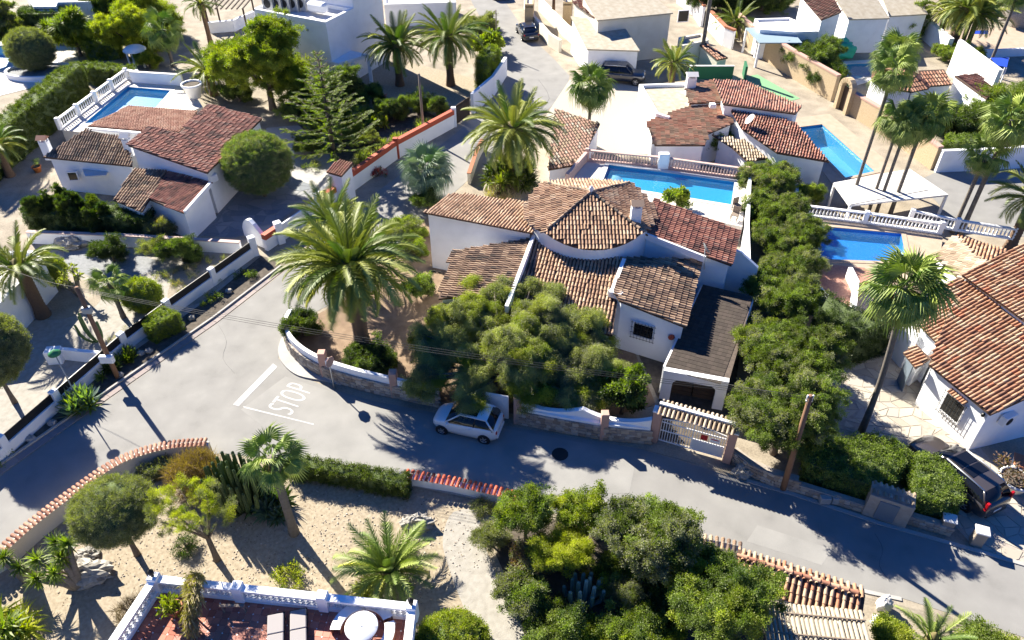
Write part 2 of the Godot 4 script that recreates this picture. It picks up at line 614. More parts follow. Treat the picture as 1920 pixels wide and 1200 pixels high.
# crown of lobes, each [centre, radii]; every lobe carries uneven tufts of leaf sprigs with gaps between them
func crown(parent: Node3D, lobes: Array, kind: String, palette, dens: float, size := 1.0, inner := 0.5, rough := 0.35, called := "crown"):
	var xfs := []
	var cols := []
	var pals: Array = palette if palette is Array else [palette]
	var o := parent_xf(parent).origin
	for lb in lobes:
		var c: Vector3 = lb[0]
		var r: Vector3 = lb[1]
		var area := 4.19 * (r.x * r.y + r.y * r.z + r.z * r.x)
		if rough < 0.1:   # clipped: an even skin
			for k in int(area * dens):
				var d := rnd_dir()
				var f := 1.0 + rough * patch.get_noise_3dv((d * 1.6 + c + o) * 9.0) * 1.6
				xfs.append(Transform3D(rnd_basis(size * rng.randf_range(0.75, 1.3)), c + d * r * lerpf(inner, 1.0, pow(rng.randf(), 0.6)) * f))
				cols.append(pal(pals[rng.randi() % pals.size()]))
			continue
		var lobe_pal: String = pals[rng.randi() % pals.size()]
		for k in int(area * dens / 4.6) + 2:
			var d := rnd_dir()
			if d.y < -0.6 and rng.randf() < 0.5: continue
			var f := 1.0 + rough * patch.get_noise_3dv((d * 1.3 + c + o) * 7.0) * 2.0
			var p := c + d * r * lerpf(inner, 1.06, pow(rng.randf(), 0.7)) * f
			var tr := size * rng.randf_range(0.16, 0.40)
			var pk: String = lobe_pal if rng.randf() < 0.65 else pals[rng.randi() % pals.size()]
			var tone := pal(pk)
			for m in int(rng.randf_range(5, 10)):
				var e := rnd_dir()
				e.y = e.y * 0.6 + 0.15
				xfs.append(Transform3D(rnd_basis(size * rng.randf_range(0.5, 0.95)), p + e * tr * rng.randf_range(0.4, 1.0)))
				var q := rng.randf_range(0.85, 1.15)
				cols.append(Color(tone.r * q, tone.g * q, tone.b * q))
	return scatter(parent, called, kind, xfs, cols)

func trunk(parent: Node3D, h: float, r: float, ends: Array, m: Material = null, lean := Vector3.ZERO):
	var b := B.new(true)
	var fork := Vector3(0, h * 0.45, 0) + lean * 0.45
	b.tube([Vector3(0, -0.1, 0), Vector3(lean.x * 0.1, h * 0.15, lean.z * 0.1), fork, Vector3(0, h * 0.75, 0) + lean * 0.8], [r * 1.35, r, r * 0.8, r * 0.5], 9)
	for e in ends:
		var mid: Vector3 = fork.lerp(e, 0.5) + Vector3(rng.randf_range(-0.15, 0.15), 0.1, rng.randf_range(-0.15, 0.15))
		b.tube([fork - Vector3(0, 0.1, 0), mid, e], [r * 0.55, r * 0.35, r * 0.12], 6)
	return part("trunk", b.done(), m if m else M.bark, parent)

# loose tree or bush: hc = height of the crown's middle
func tree(called: String, label: String, category: String, base: Vector3, hc: float, rx: float, ry: float, kind: String, palette, lobes := 7, dens := 13.0, group := "", size := 1.0, tr := 0.0, lobe_k := 0.52) -> Node3D:
	var t := thing(called, label, category, base, 0.0, group)
	if category == "shrub" or category == "bush":   # leafy down to the ground
		var top := hc + ry
		hc = top * 0.52
		ry = top * 0.5
	var ls := [[Vector3(0, hc, 0), Vector3(rx, ry, rx) * 0.62]]
	var ends := []
	for k in lobes * 2:
		var a := 2.39996 * k + rng.randf_range(-0.4, 0.4)
		var el := asin(clampf(lerpf(-0.75, 0.95, fposmod(k * 0.618, 1.0)), -1, 1))
		var s := rng.randf_range(0.24, 0.46)
		var c := Vector3(cos(a) * cos(el) * rx, sin(el) * ry, sin(a) * cos(el) * rx) * rng.randf_range(0.62, 0.84) + Vector3(0, hc, 0)
		ls.append([c, Vector3(rx, (rx + ry) * 0.5, rx) * s])
		if k % 2 == 0: ends.append(c)
	trunk(t, hc, tr if tr > 0 else maxf(0.04, rx * 0.07), ends)
	crown(t, ls, kind, palette, dens, size)
	return t

# clipped ball or dome with a dense twig mass inside
func clipped_ball(called: String, label: String, category: String, base: Vector3, hc: float, r: Vector3, kind: String, palette, dens := 34.0, stem := true, group := "") -> Node3D:
	var t := thing(called, label, category, base, 0.0, group)
	if stem: trunk(t, hc, 0.12, [Vector3(r.x * 0.4, hc, 0), Vector3(-r.x * 0.4, hc, 0.2), Vector3(0, hc, -r.z * 0.4)])
	var b := B.new(true)
	var prof := []
	for k in 13:
		var a := -PI * 0.5 + PI * k / 12.0
		prof.append(Vector2(maxf(cos(a), 0.001) * 0.88, sin(a) * 0.88))
	b.lathe(prof, 18, Transform3D(Basis.from_scale(r), Vector3(0, hc, 0)))
	part("twig_mass", b.done(), M.twigs, t)
	crown(t, [[Vector3(0, hc, 0), r]], kind, palette, dens, 0.66, 0.86, 0.098, "foliage")
	return t

# clipped hedge over a ground polygon
func hedge(called: String, label: String, poly3: Array, h: float, palette, dens := 26.0, y0 := 0.0, kind := "leaf", size := 0.6, group := "") -> Node3D:
	var mid := Vector3.ZERO
	for p in poly3: mid += p / poly3.size()
	mid.y = y0
	var t := thing(called, label, "hedge", mid, 0.0, group)
	var poly := PackedVector2Array()
	for p in poly3: poly.append(Vector2(p.x - mid.x, p.z - mid.z))
	var inner := poly
	var off := Geometry2D.offset_polygon(poly, -0.12)
	if off.size() > 0: inner = off[0]
	var b := B.new()
	b.prism(inner, 0.0, h - 0.12)
	part("twig_mass", b.done(), M.twigs, t)
	var xfs := []
	var cols := []
	for k in poly.size():
		var a := poly[k]
		var c := poly[(k + 1) % poly.size()]
		for i in int(a.distance_to(c) * h * dens):
			var q := a.lerp(c, rng.randf())
			xfs.append(Transform3D(rnd_basis(size * rng.randf_range(0.7, 1.2)), Vector3(q.x, rng.randf() * (h - 0.05), q.y) * Vector3(0.99, 1, 0.99) + Vector3(rng.randfn(), rng.randfn(), rng.randfn()) * 0.045))
			cols.append(pal(palette))
	var bb := Rect2(poly[0], Vector2.ZERO)
	for p in poly: bb = bb.expand(p)
	for i in int(bb.get_area() * dens):
		var q := bb.position + bb.size * Vector2(rng.randf(), rng.randf())
		if Geometry2D.is_point_in_polygon(q, poly):
			xfs.append(Transform3D(rnd_basis(size * rng.randf_range(0.7, 1.2)), Vector3(q.x, h - 0.06 + rng.randfn() * 0.05, q.y)))
			cols.append(pal(palette))
	scatter(t, "foliage", kind, xfs, cols)
	return t

# ---------- palms ----------
func frond_mesh(v: int) -> ArrayMesh:   # 1 m long along +Z; v = how much it droops
	var key := "frond%d" % v
	if mesh_store.has(key): return mesh_store[key]
	var r2 := RandomNumberGenerator.new()
	r2.seed = 40 + v
	var b := B.new()
	var droop: float = [0.5, 1.1, 1.7][v % 3]
	var pts := [Vector3.ZERO]
	var n := 16
	for k in n:
		var ang := -droop * pow((k + 0.5) / n, 1.4)
		pts.append(pts[-1] + Vector3(0, sin(ang), cos(ang)) / n)
	for k in n:
		var w0 := 0.013 * (1.0 - 0.8 * k / n)
		var w1 := 0.013 * (1.0 - 0.8 * (k + 1) / n)
		b.quad(pts[k] + Vector3(w0, 0, 0), pts[k] - Vector3(w0, 0, 0), pts[k + 1] - Vector3(w1, 0, 0), pts[k + 1] + Vector3(w1, 0, 0))
		b.quad(pts[k] + Vector3(0, w0, 0), pts[k] - Vector3(0, w0, 0), pts[k + 1] - Vector3(0, w1, 0), pts[k + 1] + Vector3(0, w1, 0))
	var m := 34
	for k in range(3, m):
		var t := float(k) / m
		var i := mini(int(t * n), n - 1)
		var p: Vector3 = (pts[i] as Vector3).lerp(pts[i + 1], t * n - i)
		var dir: Vector3 = ((pts[i + 1] as Vector3) - pts[i]).normalized()
		var l := 0.21 * pow(sin(PI * clampf(0.12 + 0.86 * t, 0, 1)), 0.7)
		for s in [-1.0, 1.0]:
			var d := (Vector3(s, 0.28 + r2.randf_range(-0.15, 0.15), 0) * 0.8 + dir * r2.randf_range(0.75, 1.1)).normalized()
			var q := p + d * l + Vector3(0, -l * 0.18, 0)
			var w := dir * 0.0135
			b.tri(p - w, p + w, p + d * l * 0.55 + w * 0.9)
			b.tri(p - w, p + d * l * 0.55 + w * 0.9, q)
	mesh_store[key] = b.done()
	return mesh_store[key]

func fan_mesh(v: int) -> ArrayMesh:   # petiole along +Z to 0.55, blade beyond it, in all about 1.1 m
	var key := "fan%d" % v
	if mesh_store.has(key): return mesh_store[key]
	var r2 := RandomNumberGenerator.new()
	r2.seed = 90 + v
	var b := B.new()
	b.quad(Vector3(0.02, 0, 0), Vector3(-0.02, 0, 0), Vector3(-0.01, 0.02, 0.55), Vector3(0.01, 0.02, 0.55))
	b.quad(Vector3(0, 0.015, 0), Vector3(0, -0.02, 0), Vector3(0, 0, 0.55), Vector3(0, 0.03, 0.55))
	var h := Vector3(0, 0.02, 0.53)
	var n := 26
	var hang: float = [0.16, 0.36, 0.6][v % 3]
	for k in n:
		var a := deg_to_rad(lerpf(-128, 128, (k + 0.5) / n))
		var w := deg_to_rad(256.0 / n) * 0.54
		var l := 0.56 * (0.74 + 0.26 * cos(a * 0.6)) * r2.randf_range(0.9, 1.06)
		var up := 0.06 + 0.05 * (k % 2)
		var f := func(an, rr, dy): return h + Vector3(sin(an) * rr * 0.92, dy - 0.3 * absf(sin(an)) * rr, cos(an) * rr)
		var p1: Vector3 = f.call(a - w, l * 0.58, up * 0.4 - hang * 0.12)
		var p2: Vector3 = f.call(a + w, l * 0.58, up * 0.4 - hang * 0.12)
		var pm: Vector3 = f.call(a, l * 0.58, up * 0.4 - hang * 0.12 - 0.03)
		var tip: Vector3 = f.call(a, l, -hang * r2.randf_range(0.7, 1.4))
		b.tri(h, p1, pm)
		b.tri(h, pm, p2)
		b.tri(p1, pm, tip)
		b.tri(pm, p2, tip)
	mesh_store[key] = b.done()
	return mesh_store[key]

func tone_set(palette: String, n := 5) -> Array:
	var key := "tones_" + palette
	if M.has(key): return M[key]
	var o := []
	for k in n:
		var p: Array = PAL[palette]
		var m := StandardMaterial3D.new()
		var c: Color = (p[0] as Color).lerp(p[1], float(k) / (n - 1))
		m.albedo_color = c.linear_to_srgb()
		m.roughness = 0.6
		m.backlight_enabled = true
		m.backlight = Color(c.r, c.g, c.b * 0.5) * (0.3 / maxf(c.g, c.r))
		o.append(m)
	M[key] = o
	return o

func palm_trunk(t: Node3D, h: float, r: float, m: Material, lean := Vector3.ZERO, ringed := true):
	var b := B.new(true)
	var pts := []
	var rad := []
	var n := maxi(6, int(h / 0.22)) if ringed else maxi(4, int(h / 0.8))
	for k in n + 1:
		var f := float(k) / n
		for q in ([0.0, 0.6] if ringed else [0.0]):
			var g: float = f + q / n
			if g > 1.0: continue
			pts.append(Vector3(lean.x * g * g, -0.08 + (h + 0.08) * g, lean.z * g * g))
			rad.append(r * (1.25 - 0.35 * minf(g * 4.0, 1.0)) * (1.0 if q == 0.0 else 0.9))
	b.tube(pts, rad, 10)
	return part("trunk", b.done(), m, t)

func date_palm(called: String, label: String, base: Vector3, h: float, r: float, flen: float, n: int, group := "", low := -0.75, palette := "frond", yellow := 0.12, lean := Vector3.ZERO, high := 1.35) -> Node3D:
	var t := thing(called, label, "palm tree", base, rng.randf() * TAU, group)
	palm_trunk(t, h, r, M.palm_bark, lean)
	var top := Vector3(lean.x, h, lean.z)
	var b := B.new(true)
	b.lathe([Vector2(r * 0.9, -0.6), Vector2(r * 1.5, -0.25), Vector2(r * 1.4, 0.1), Vector2(r * 0.5, 0.5), Vector2(0.01, 0.6)], 10, Transform3D(Basis.IDENTITY, top))
	part("crown_base", b.done(), M.palm_heart, t)
	var set1 := tone_set(palette)
	var set2 := tone_set("yellow")
	for k in n:
		var f := (k + 0.5) / n
		var el := lerpf(high, low, pow(f, 0.85)) + rng.randf_range(-0.1, 0.1)
		var a := k * 2.39996 + rng.randf_range(-0.2, 0.2)
		var l := flen * (0.72 + 0.3 * sin(PI * minf(1.0, f * 1.15 + 0.12))) * rng.randf_range(0.9, 1.08)
		var bs := Basis(Vector3.UP, a) * Basis(Vector3.RIGHT, -el) * Basis(Vector3.BACK, rng.randf_range(-0.35, 0.35)) * Basis.from_scale(Vector3(l, l, l))
		var v := 0 if el > 0.95 else (1 if rng.randf() < 0.55 else 2)
		var m: Material = set2[rng.randi() % 3] if (f > 0.55 and rng.randf() < yellow * 2.0) else set1[rng.randi() % 5]
		part("frond", frond_mesh(v), m, t, Transform3D(bs, top + Basis(Vector3.UP, a) * Vector3(0, 0.1 - f * 0.2, r * 0.7)))
	return t

func fan_palm(called: String, label: String, base: Vector3, h: float, r: float, flen: float, n: int, group := "", skirt := 8, palette := "fan", lean := Vector3.ZERO, low := -1.05, bark: Material = null) -> Node3D:
	var t := thing(called, label, "palm tree", base, rng.randf() * TAU, group)
	lean = lean.rotated(Vector3.UP, -t.rotation.y)
	palm_trunk(t, h, r, bark if bark else M.fan_bark, lean, h < 6.0)
	var top := Vector3(lean.x, h, lean.z)
	var set1 := tone_set(palette)
	var straw := tone_set("straw")
	for k in n + skirt:
		var dead := k >= n
		var f := (k + 0.5) / n
		var el := lerpf(1.3, low, f) + rng.randf_range(-0.12, 0.12)
		if dead: el = rng.randf_range(-1.45, -1.1)
		var a := k * 2.39996 + rng.randf_range(-0.2, 0.2)
		var l := flen * rng.randf_range(0.85, 1.1) * (0.8 if dead else 1.0)
		var bs := Basis(Vector3.UP, a) * Basis(Vector3.RIGHT, -el) * Basis(Vector3.BACK, rng.randf_range(-0.5, 0.5)) * Basis.from_scale(Vector3(l, l, l))
		var m: Material = straw[rng.randi() % 4] if dead else set1[rng.randi() % 5]
		part("dead_frond" if dead else "frond", fan_mesh((0 if f < 0.3 else (1 if f < 0.65 else 2)) if not dead else 2), m, t, Transform3D(bs, top + Basis(Vector3.UP, a) * Vector3(0, -0.15 if dead else 0.1 - f * 0.15, r * 0.8)))
	return t

# stems that end in tufts of sword leaves
func yucca(called: String, label: String, base: Vector3, heads: Array, r: float, size: float, palette := "fan", kind := "tuft", group := "") -> Node3D:
	var t := thing(called, label, "yucca" if kind == "tuft" else "plant", base, 0.0, group)
	var b := B.new(true)
	var xfs := []
	var cols := []
	for e in heads:
		b.tube([Vector3(0, -0.1, 0), Vector3(e.x * 0.35, e.y * 0.4, e.z * 0.35), e], [r * 1.5, r, r * 0.7], 8)
		for j in 3:
			xfs.append(Transform3D(rnd_basis(size * (1.0 - 0.12 * j)), e + Vector3(0, 0.05 - j * 0.1, 0)))
			cols.append(pal(palette))
	part("trunk", b.done(), M.bark_pale, t)
	scatter(t, "crown", kind, xfs, cols)
	return t

func low_plant(called: String, label: String, category: String, base: Vector3, kind: String, palette, n: int, spread: float, h: float, size := 1.0, group := "") -> Node3D:
	var t := thing(called, label, category, base, 0.0, group)
	var xfs := []
	var cols := []
	var pals: Array = palette if palette is Array else [palette]
	var b := B.new(true)
	for k in n:
		var a := rng.randf() * TAU
		var rr := sqrt(rng.randf()) * spread
		var p := Vector3(cos(a) * rr, h * rng.randf_range(0.3, 1.0) * (1.0 - 0.5 * rr / spread), sin(a) * rr)
		xfs.append(Transform3D(rnd_basis(size * rng.randf_range(0.75, 1.2)), p))
		cols.append(pal(pals[rng.randi() % pals.size()]))
		if k % 3 == 0: b.tube([Vector3(p.x * 0.3, -0.05, p.z * 0.3), p], [0.03, 0.012], 5)
	part("stem", b.done(), M.bark, t)
	scatter(t, "foliage", kind, xfs, cols)
	return t

func column_cactus(called: String, label: String, base: Vector3, arms: Array, r: float, palette := "cactus", group := "") -> Node3D:
	var t := thing(called, label, "cactus", base, 0.0, group)
	var ms := tone_set(palette)
	for a in arms:   # [ground offset, height]
		var b := B.new()
		var o: Vector3 = a[0]
		var ribs := 7
		var pts := [Vector3(o.x * 0.3, -0.05, o.z * 0.3), Vector3(o.x * 0.8, a[1] * 0.25, o.z * 0.8), Vector3(o.x, a[1] * 0.5, o.z), Vector3(o.x * 1.05, a[1], o.z * 1.05)]
		for k in 3:
			for j in ribs * 2:
				var a0 := TAU * j / (ribs * 2)
				var a1 := TAU * (j + 1) / (ribs * 2)
				var r0 := r * (1.0 if j % 2 == 0 else 0.72)
				var r1 := r * (0.72 if j % 2 == 0 else 1.0)
				var q := 0.75 if k == 2 else 1.0
				b.quad(pts[k] + Vector3(cos(a0), 0, sin(a0)) * r0, pts[k] + Vector3(cos(a1), 0, sin(a1)) * r1, pts[k + 1] + Vector3(cos(a1), 0, sin(a1)) * r1 * q, pts[k + 1] + Vector3(cos(a0), 0, sin(a0)) * r0 * q, Vector3(cos(a0), 0, sin(a0)))
				if k == 2: b.tri(pts[3] + Vector3(cos(a0), 0, sin(a0)) * r0 * q, pts[3] + Vector3(cos(a1), 0, sin(a1)) * r1 * q, pts[3] + Vector3(0, r * 0.6, 0), Vector3.UP)
		part("arm", b.done(), ms[rng.randi() % ms.size()], t)
	return t

func tiered_pine(called: String, label: String, base: Vector3, h: float, rmax: float) -> Node3D:
	var t := thing(called, label, "pine tree", base)
	var b := B.new(true)
	b.tube([Vector3(0, -0.1, 0), Vector3(0, h * 0.5, 0), Vector3(0, h, 0)], [0.2, 0.12, 0.02], 8)
	var xfs := []
	var cols := []
	var y := h * 0.1
	while y < h * 0.99:
		var f := y / h
		var r := rmax * (1.0 - pow(f, 1.3)) + 0.25
		var n := 6
		var a0 := rng.randf() * TAU
		for k in n:
			var a := a0 + TAU * k / n + rng.randf_range(-0.15, 0.15)
			var d := Vector3(sin(a), 0, cos(a))
			var tip := d * r + Vector3(0, y + r * 0.32, 0)
			b.tube([Vector3(0, y, 0), d * r * 0.5 + Vector3(0, y + r * 0.06, 0), tip], [0.04, 0.03, 0.01], 5)
			var segs := maxi(1, int(r / 0.5))
			for j in segs:
				var g := (j + 0.35) / segs
				var p := Vector3(0, y, 0) + d * r * g + Vector3(0, r * 0.32 * g * g, 0)
				var s := 0.5 * rng.randf_range(0.9, 1.25) * (1.15 if segs > 1 else 0.8)
				xfs.append(Transform3D(Basis(Vector3.UP, a) * Basis(Vector3.RIGHT, -0.25) * Basis.from_scale(Vector3(s * 1.35, s, s)), p))
				cols.append(pal("mid"))
				xfs.append(Transform3D(Basis(Vector3.UP, a + rng.randf_range(-0.7, 0.7)) * Basis.from_scale(Vector3(s * 1.2, s, s)), p))
				cols.append(pal("bright"))
		y += h * 0.072 * (1.2 - 0.5 * f)
	part("trunk", b.done(), M.bark, t)
	scatter(t, "crown", "spray", xfs, cols)
	return t

# ---------- walls, balustrades, pools ----------
func wall_run(called: String, label: String, pts: Array, thick: float, h, m: Material, y0 := 0.0, cap: Material = null, cap_h := 0.06, group := "", category := "wall") -> Node3D:
	var t := thing(called, label, category, Vector3.ZERO, 0.0, group)
	var top = h
	part("wall", run_mesh(pts, thick, y0, top), m, t)
	if cap:
		var hi
		if h is Array:
			hi = []
			for v in h: hi.append(v + cap_h)
		else: hi = h + cap_h
		part("coping", run_mesh(pts, thick + 0.07, h, hi), cap, t)
	return t

func cap_tiles(t: Node3D, pts: Array, y: float, w: float, tones: Array, step := 0.24, keep := 300, tilt := 0.35, sc := 1.15):
	var xfs := []
	var carry := step * 0.5
	for k in pts.size() - 1:
		var a: Vector3 = pts[k]
		var b: Vector3 = pts[k + 1]
		var d := (b - a).normalized()
		var s := Vector3(-d.z, 0, d.x)
		var L := a.distance_to(b)
		while carry < L:
			var p := a.lerp(b, carry / L)
			carry += step
			for q in [-1.0, 1.0]:
				var dn: Vector3 = (s * q * cos(tilt) + Vector3.DOWN * sin(tilt)).normalized()
				var e: Vector3 = (d * q).normalized() * -1.0
				var up := dn.cross(e).normalized()
				if up.y < 0:
					up = -up
					e = -e
				xfs.append(Transform3D(Basis(e * sc, up * sc, dn * (w / 0.42)), Vector3(p.x, y, p.z) + dn * w * 0.45 + up * 0.02))
		carry -= L
	pieces(t, "cap_tile", xfs, tile_mesh(), tones, keep)

func baluster_mesh(h: float) -> ArrayMesh:
	var key := "baluster%.2f" % h
	if not mesh_store.has(key):
		var b := B.new(true)
		b.lathe([Vector2(0.055, 0), Vector2(0.055, 0.05 * h), Vector2(0.03, 0.1 * h), Vector2(0.07, 0.32 * h), Vector2(0.06, 0.45 * h), Vector2(0.03, 0.72 * h), Vector2(0.035, 0.9 * h), Vector2(0.055, 0.95 * h), Vector2(0.055, h)], 8)
		mesh_store[key] = b.done()
	return mesh_store[key]

func balustrade(called: String, label: String, pts: Array, y: float, h: float, m: Material, rail: Material, post_gap := 3.0, step := 0.23, plinth := 0.12, group := "") -> Node3D:
	var t := thing(called, label, "balustrade", Vector3(0, y, 0), 0.0, group)
	var p0 := []
	for p in pts: p0.append(Vector3(p.x, 0, p.z))
	part("plinth", run_mesh(p0, 0.22, 0.0, plinth), rail, t)
	part("top_rail", run_mesh(p0, 0.24, h - 0.1, h), rail, t)
	for k in p0.size() - 1:
		var a: Vector3 = p0[k]
		var b: Vector3 = p0[k + 1]
		var n := maxi(1, roundi(a.distance_to(b) / post_gap))
		for i in n:
			var u := a.lerp(b, float(i) / n)
			var v := a.lerp(b, float(i + 1) / n)
			part("post", box_mesh(Vector3(0.32, h + 0.12, 0.32), 0.03), m, t, at_xf(u + Vector3(0, (h + 0.12) * 0.5, 0), along(a, b)))
			var c := int((u.distance_to(v) - 0.4) / step)
			for j in c:
				part("baluster", baluster_mesh(h - 0.1 - plinth), m, t, at_xf(u.lerp(v, (0.26 + step * (j + 0.5)) / u.distance_to(v)) + Vector3(0, plinth, 0)))
	part("post", box_mesh(Vector3(0.32, h + 0.12, 0.32), 0.03), m, t, at_xf(p0[-1] + Vector3(0, (h + 0.12) * 0.5, 0), along(p0[-2], p0[-1])))
	return t

func csg_poly(pts: Array, y0: float, y1: float, m: Material, op := CSGShape3D.OPERATION_UNION) -> CSGPolygon3D:
	var c := CSGPolygon3D.new()
	c.polygon = flat(pts)
	c.mode = CSGPolygon3D.MODE_DEPTH
	c.depth = y1 - y0
	c.rotation_degrees = Vector3(90, 0, 0)
	c.position.y = y0
	c.material = m
	c.operation = op
	return c

func grow(pts: Array, d: float) -> Array:
	var o := []
	var off := Geometry2D.offset_polygon(flat(pts), d, Geometry2D.JOIN_MITER)
	for q in off[0]: o.append(Vector3(q.x, 0, q.y))
	return o

# deck (or ground) with holes cut for the pools
func deck(called: String, outline: Array, holes: Array, y0: float, y1: float, m: Material):
	var d := csg_poly(outline, y0, y1, m)
	d.name = numbered(called)
	for h in holes:
		var c := csg_poly(h, y0 - 1.0, y1 + 1.0, m, CSGShape3D.OPERATION_SUBTRACTION)
		c.rotation_degrees = Vector3.ZERO
		c.position = Vector3(0, 0, 1.0)
		d.add_child(c)
	add_child(d)
	d.set_meta("kind", "structure")
	return d

func pool(called: String, label: String, pts: Array, y: float, depth: float, cop: Material, water: Material, cop_w := 0.3, steps_at = null, tiles: Material = null) -> Node3D:
	var c := Vector3.ZERO
	for p in pts: c += p / pts.size()
	var t := thing(called, label, "swimming pool", Vector3(c.x, y, c.z))
	var rel := []
	for p in pts: rel.append(Vector3(p.x - c.x, 0, p.z - c.z))
	var inner := grow(rel, -0.015)
	var b := B.new()
	var poly := flat(inner)
	var idx := Geometry2D.triangulate_polygon(poly)
	for k in range(0, idx.size(), 3):
		b.tri(Vector3(poly[idx[k]].x, -depth, poly[idx[k]].y), Vector3(poly[idx[k + 1]].x, -depth, poly[idx[k + 1]].y), Vector3(poly[idx[k + 2]].x, -depth, poly[idx[k + 2]].y), Vector3.UP)
	for k in inner.size():
		var p: Vector3 = inner[k]
		var q: Vector3 = inner[(k + 1) % inner.size()]
		b.quad(p + Vector3(0, -depth, 0), q + Vector3(0, -depth, 0), q + Vector3(0, -0.01, 0), p + Vector3(0, -0.01, 0), -(p + q))
	part("basin", b.done(), tiles if tiles else M.pool_tile, t)
	# coping ring
	var ob := grow(rel, cop_w)
	var r := B.new()
	var n := rel.size()
	if ob.size() == n:
		# match corners
		var ring := []
		for k in n:
			var best: Vector3 = ob[0]
			for q in ob:
				if q.distance_to(rel[k]) < best.distance_to(rel[k]): best = q
			ring.append(best)
		for k in n:
			var k2 := (k + 1) % n
			var up := Vector3(0, 0.035, 0)
			r.quad(rel[k] + up, rel[k2] + up, ring[k2] + up, ring[k] + up, Vector3.UP)
			r.quad(ring[k], ring[k2], ring[k2] + up, ring[k] + up, ring[k] + ring[k2])
			r.quad(rel[k] - up * 3.0, rel[k2] - up * 3.0, rel[k2] + up, rel[k] + up, -(rel[k] + rel[k2]))
		part("coping", r.done(), cop, t)
	var w := B.new()
	for k in range(0, idx.size(), 3):
		w.tri(Vector3(poly[idx[k]].x, -0.14, poly[idx[k]].y), Vector3(poly[idx[k + 1]].x, -0.14, poly[idx[k + 1]].y), Vector3(poly[idx[k + 2]].x, -0.14, poly[idx[k + 2]].y), Vector3.UP)
	part("water", w.done(), water, t)
	if steps_at != null:
		for k in 3:
			var s := B.new(true)
			s.lathe([Vector2(0.001, 0), Vector2(1.5 - 0.35 * k, 0), Vector2(1.5 - 0.35 * k, -0.25)], 20)
			part("step", s.done(), M.pool_step, t, at_xf(Vector3(steps_at.x - c.x, -0.85 + 0.25 * k, steps_at.z - c.z)))
	return t

func chimney(house: Node3D, p: Vector3, w: float, h: float, m: Material, cap: Material):
	var b := B.new()
	b.box(Transform3D(Basis.IDENTITY, Vector3(0, h * 0.5 - 0.4, 0)), Vector3(w, h + 0.8, w * 0.85), 0.02)
	for sx in [-1.0, 1.0]:
		for sz in [-1.0, 1.0]: b.box(Transform3D(Basis.IDENTITY, Vector3(sx * w * 0.38, h + 0.1, sz * w * 0.3)), Vector3(w * 0.2, 0.2, w * 0.2))
	var c := part("chimney", b.done(), m, house, at_xf(p - house.position))
	var r := B.new()
	var e := w * 0.62
	var y := h + 0.2
	r.quad(Vector3(-e, y, -e), Vector3(e, y, -e), Vector3(e, y + 0.25, 0), Vector3(-e, y + 0.25, 0), Vector3.UP)
	r.quad(Vector3(-e, y, e), Vector3(e, y, e), Vector3(e, y + 0.25, 0), Vector3(-e, y + 0.25, 0), Vector3.UP)
	r.tri(Vector3(-e, y, -e), Vector3(-e, y, e), Vector3(-e, y + 0.25, 0), Vector3.LEFT)
	r.tri(Vector3(e, y, -e), Vector3(e, y, e), Vector3(e, y + 0.25, 0), Vector3.RIGHT)
	part("cap", r.done(), cap, c)
	return c

# ---------- cars ----------
func wheel(t: Node3D, p: Vector3, r: float, w: float, side: float):
	var b := B.new(true)
	var xf := Transform3D(Basis(Vector3(1, 0, 0), Vector3(0, 0, side), Vector3(0, -side, 0)), Vector3.ZERO)
	b.lathe([Vector2(r * 0.62, w * 0.45), Vector2(r * 0.92, w * 0.5), Vector2(r, w * 0.35), Vector2(r, -w * 0.4), Vector2(r * 0.9, -w * 0.5), Vector2(0.01, -w * 0.5)], 20, xf)
	var wh := Node3D.new()
	wh.name = "wheel"
	t.add_child(wh, true)
	wh.position = p
	part("tyre", b.done(), M.rubber, wh)
	var q := B.new()
	q.lathe([Vector2(0.01, w * 0.36), Vector2(r * 0.2, w * 0.42), Vector2(r * 0.22, w * 0.3), Vector2(r * 0.56, w * 0.28), Vector2(r * 0.64, w * 0.47)], 20, xf)
	for k in 5:
		var a := TAU * k / 5.0
		q.box(Transform3D(Basis(Vector3(cos(a), sin(a), 0), Vector3(-sin(a), cos(a), 0), Vector3(0, 0, 1)), Vector3(cos(a) * r * 0.38, sin(a) * r * 0.38, side * w * 0.36)), Vector3(r * 0.55, r * 0.15, w * 0.12))
	part("rim", q.done(), M.alloy, wh)

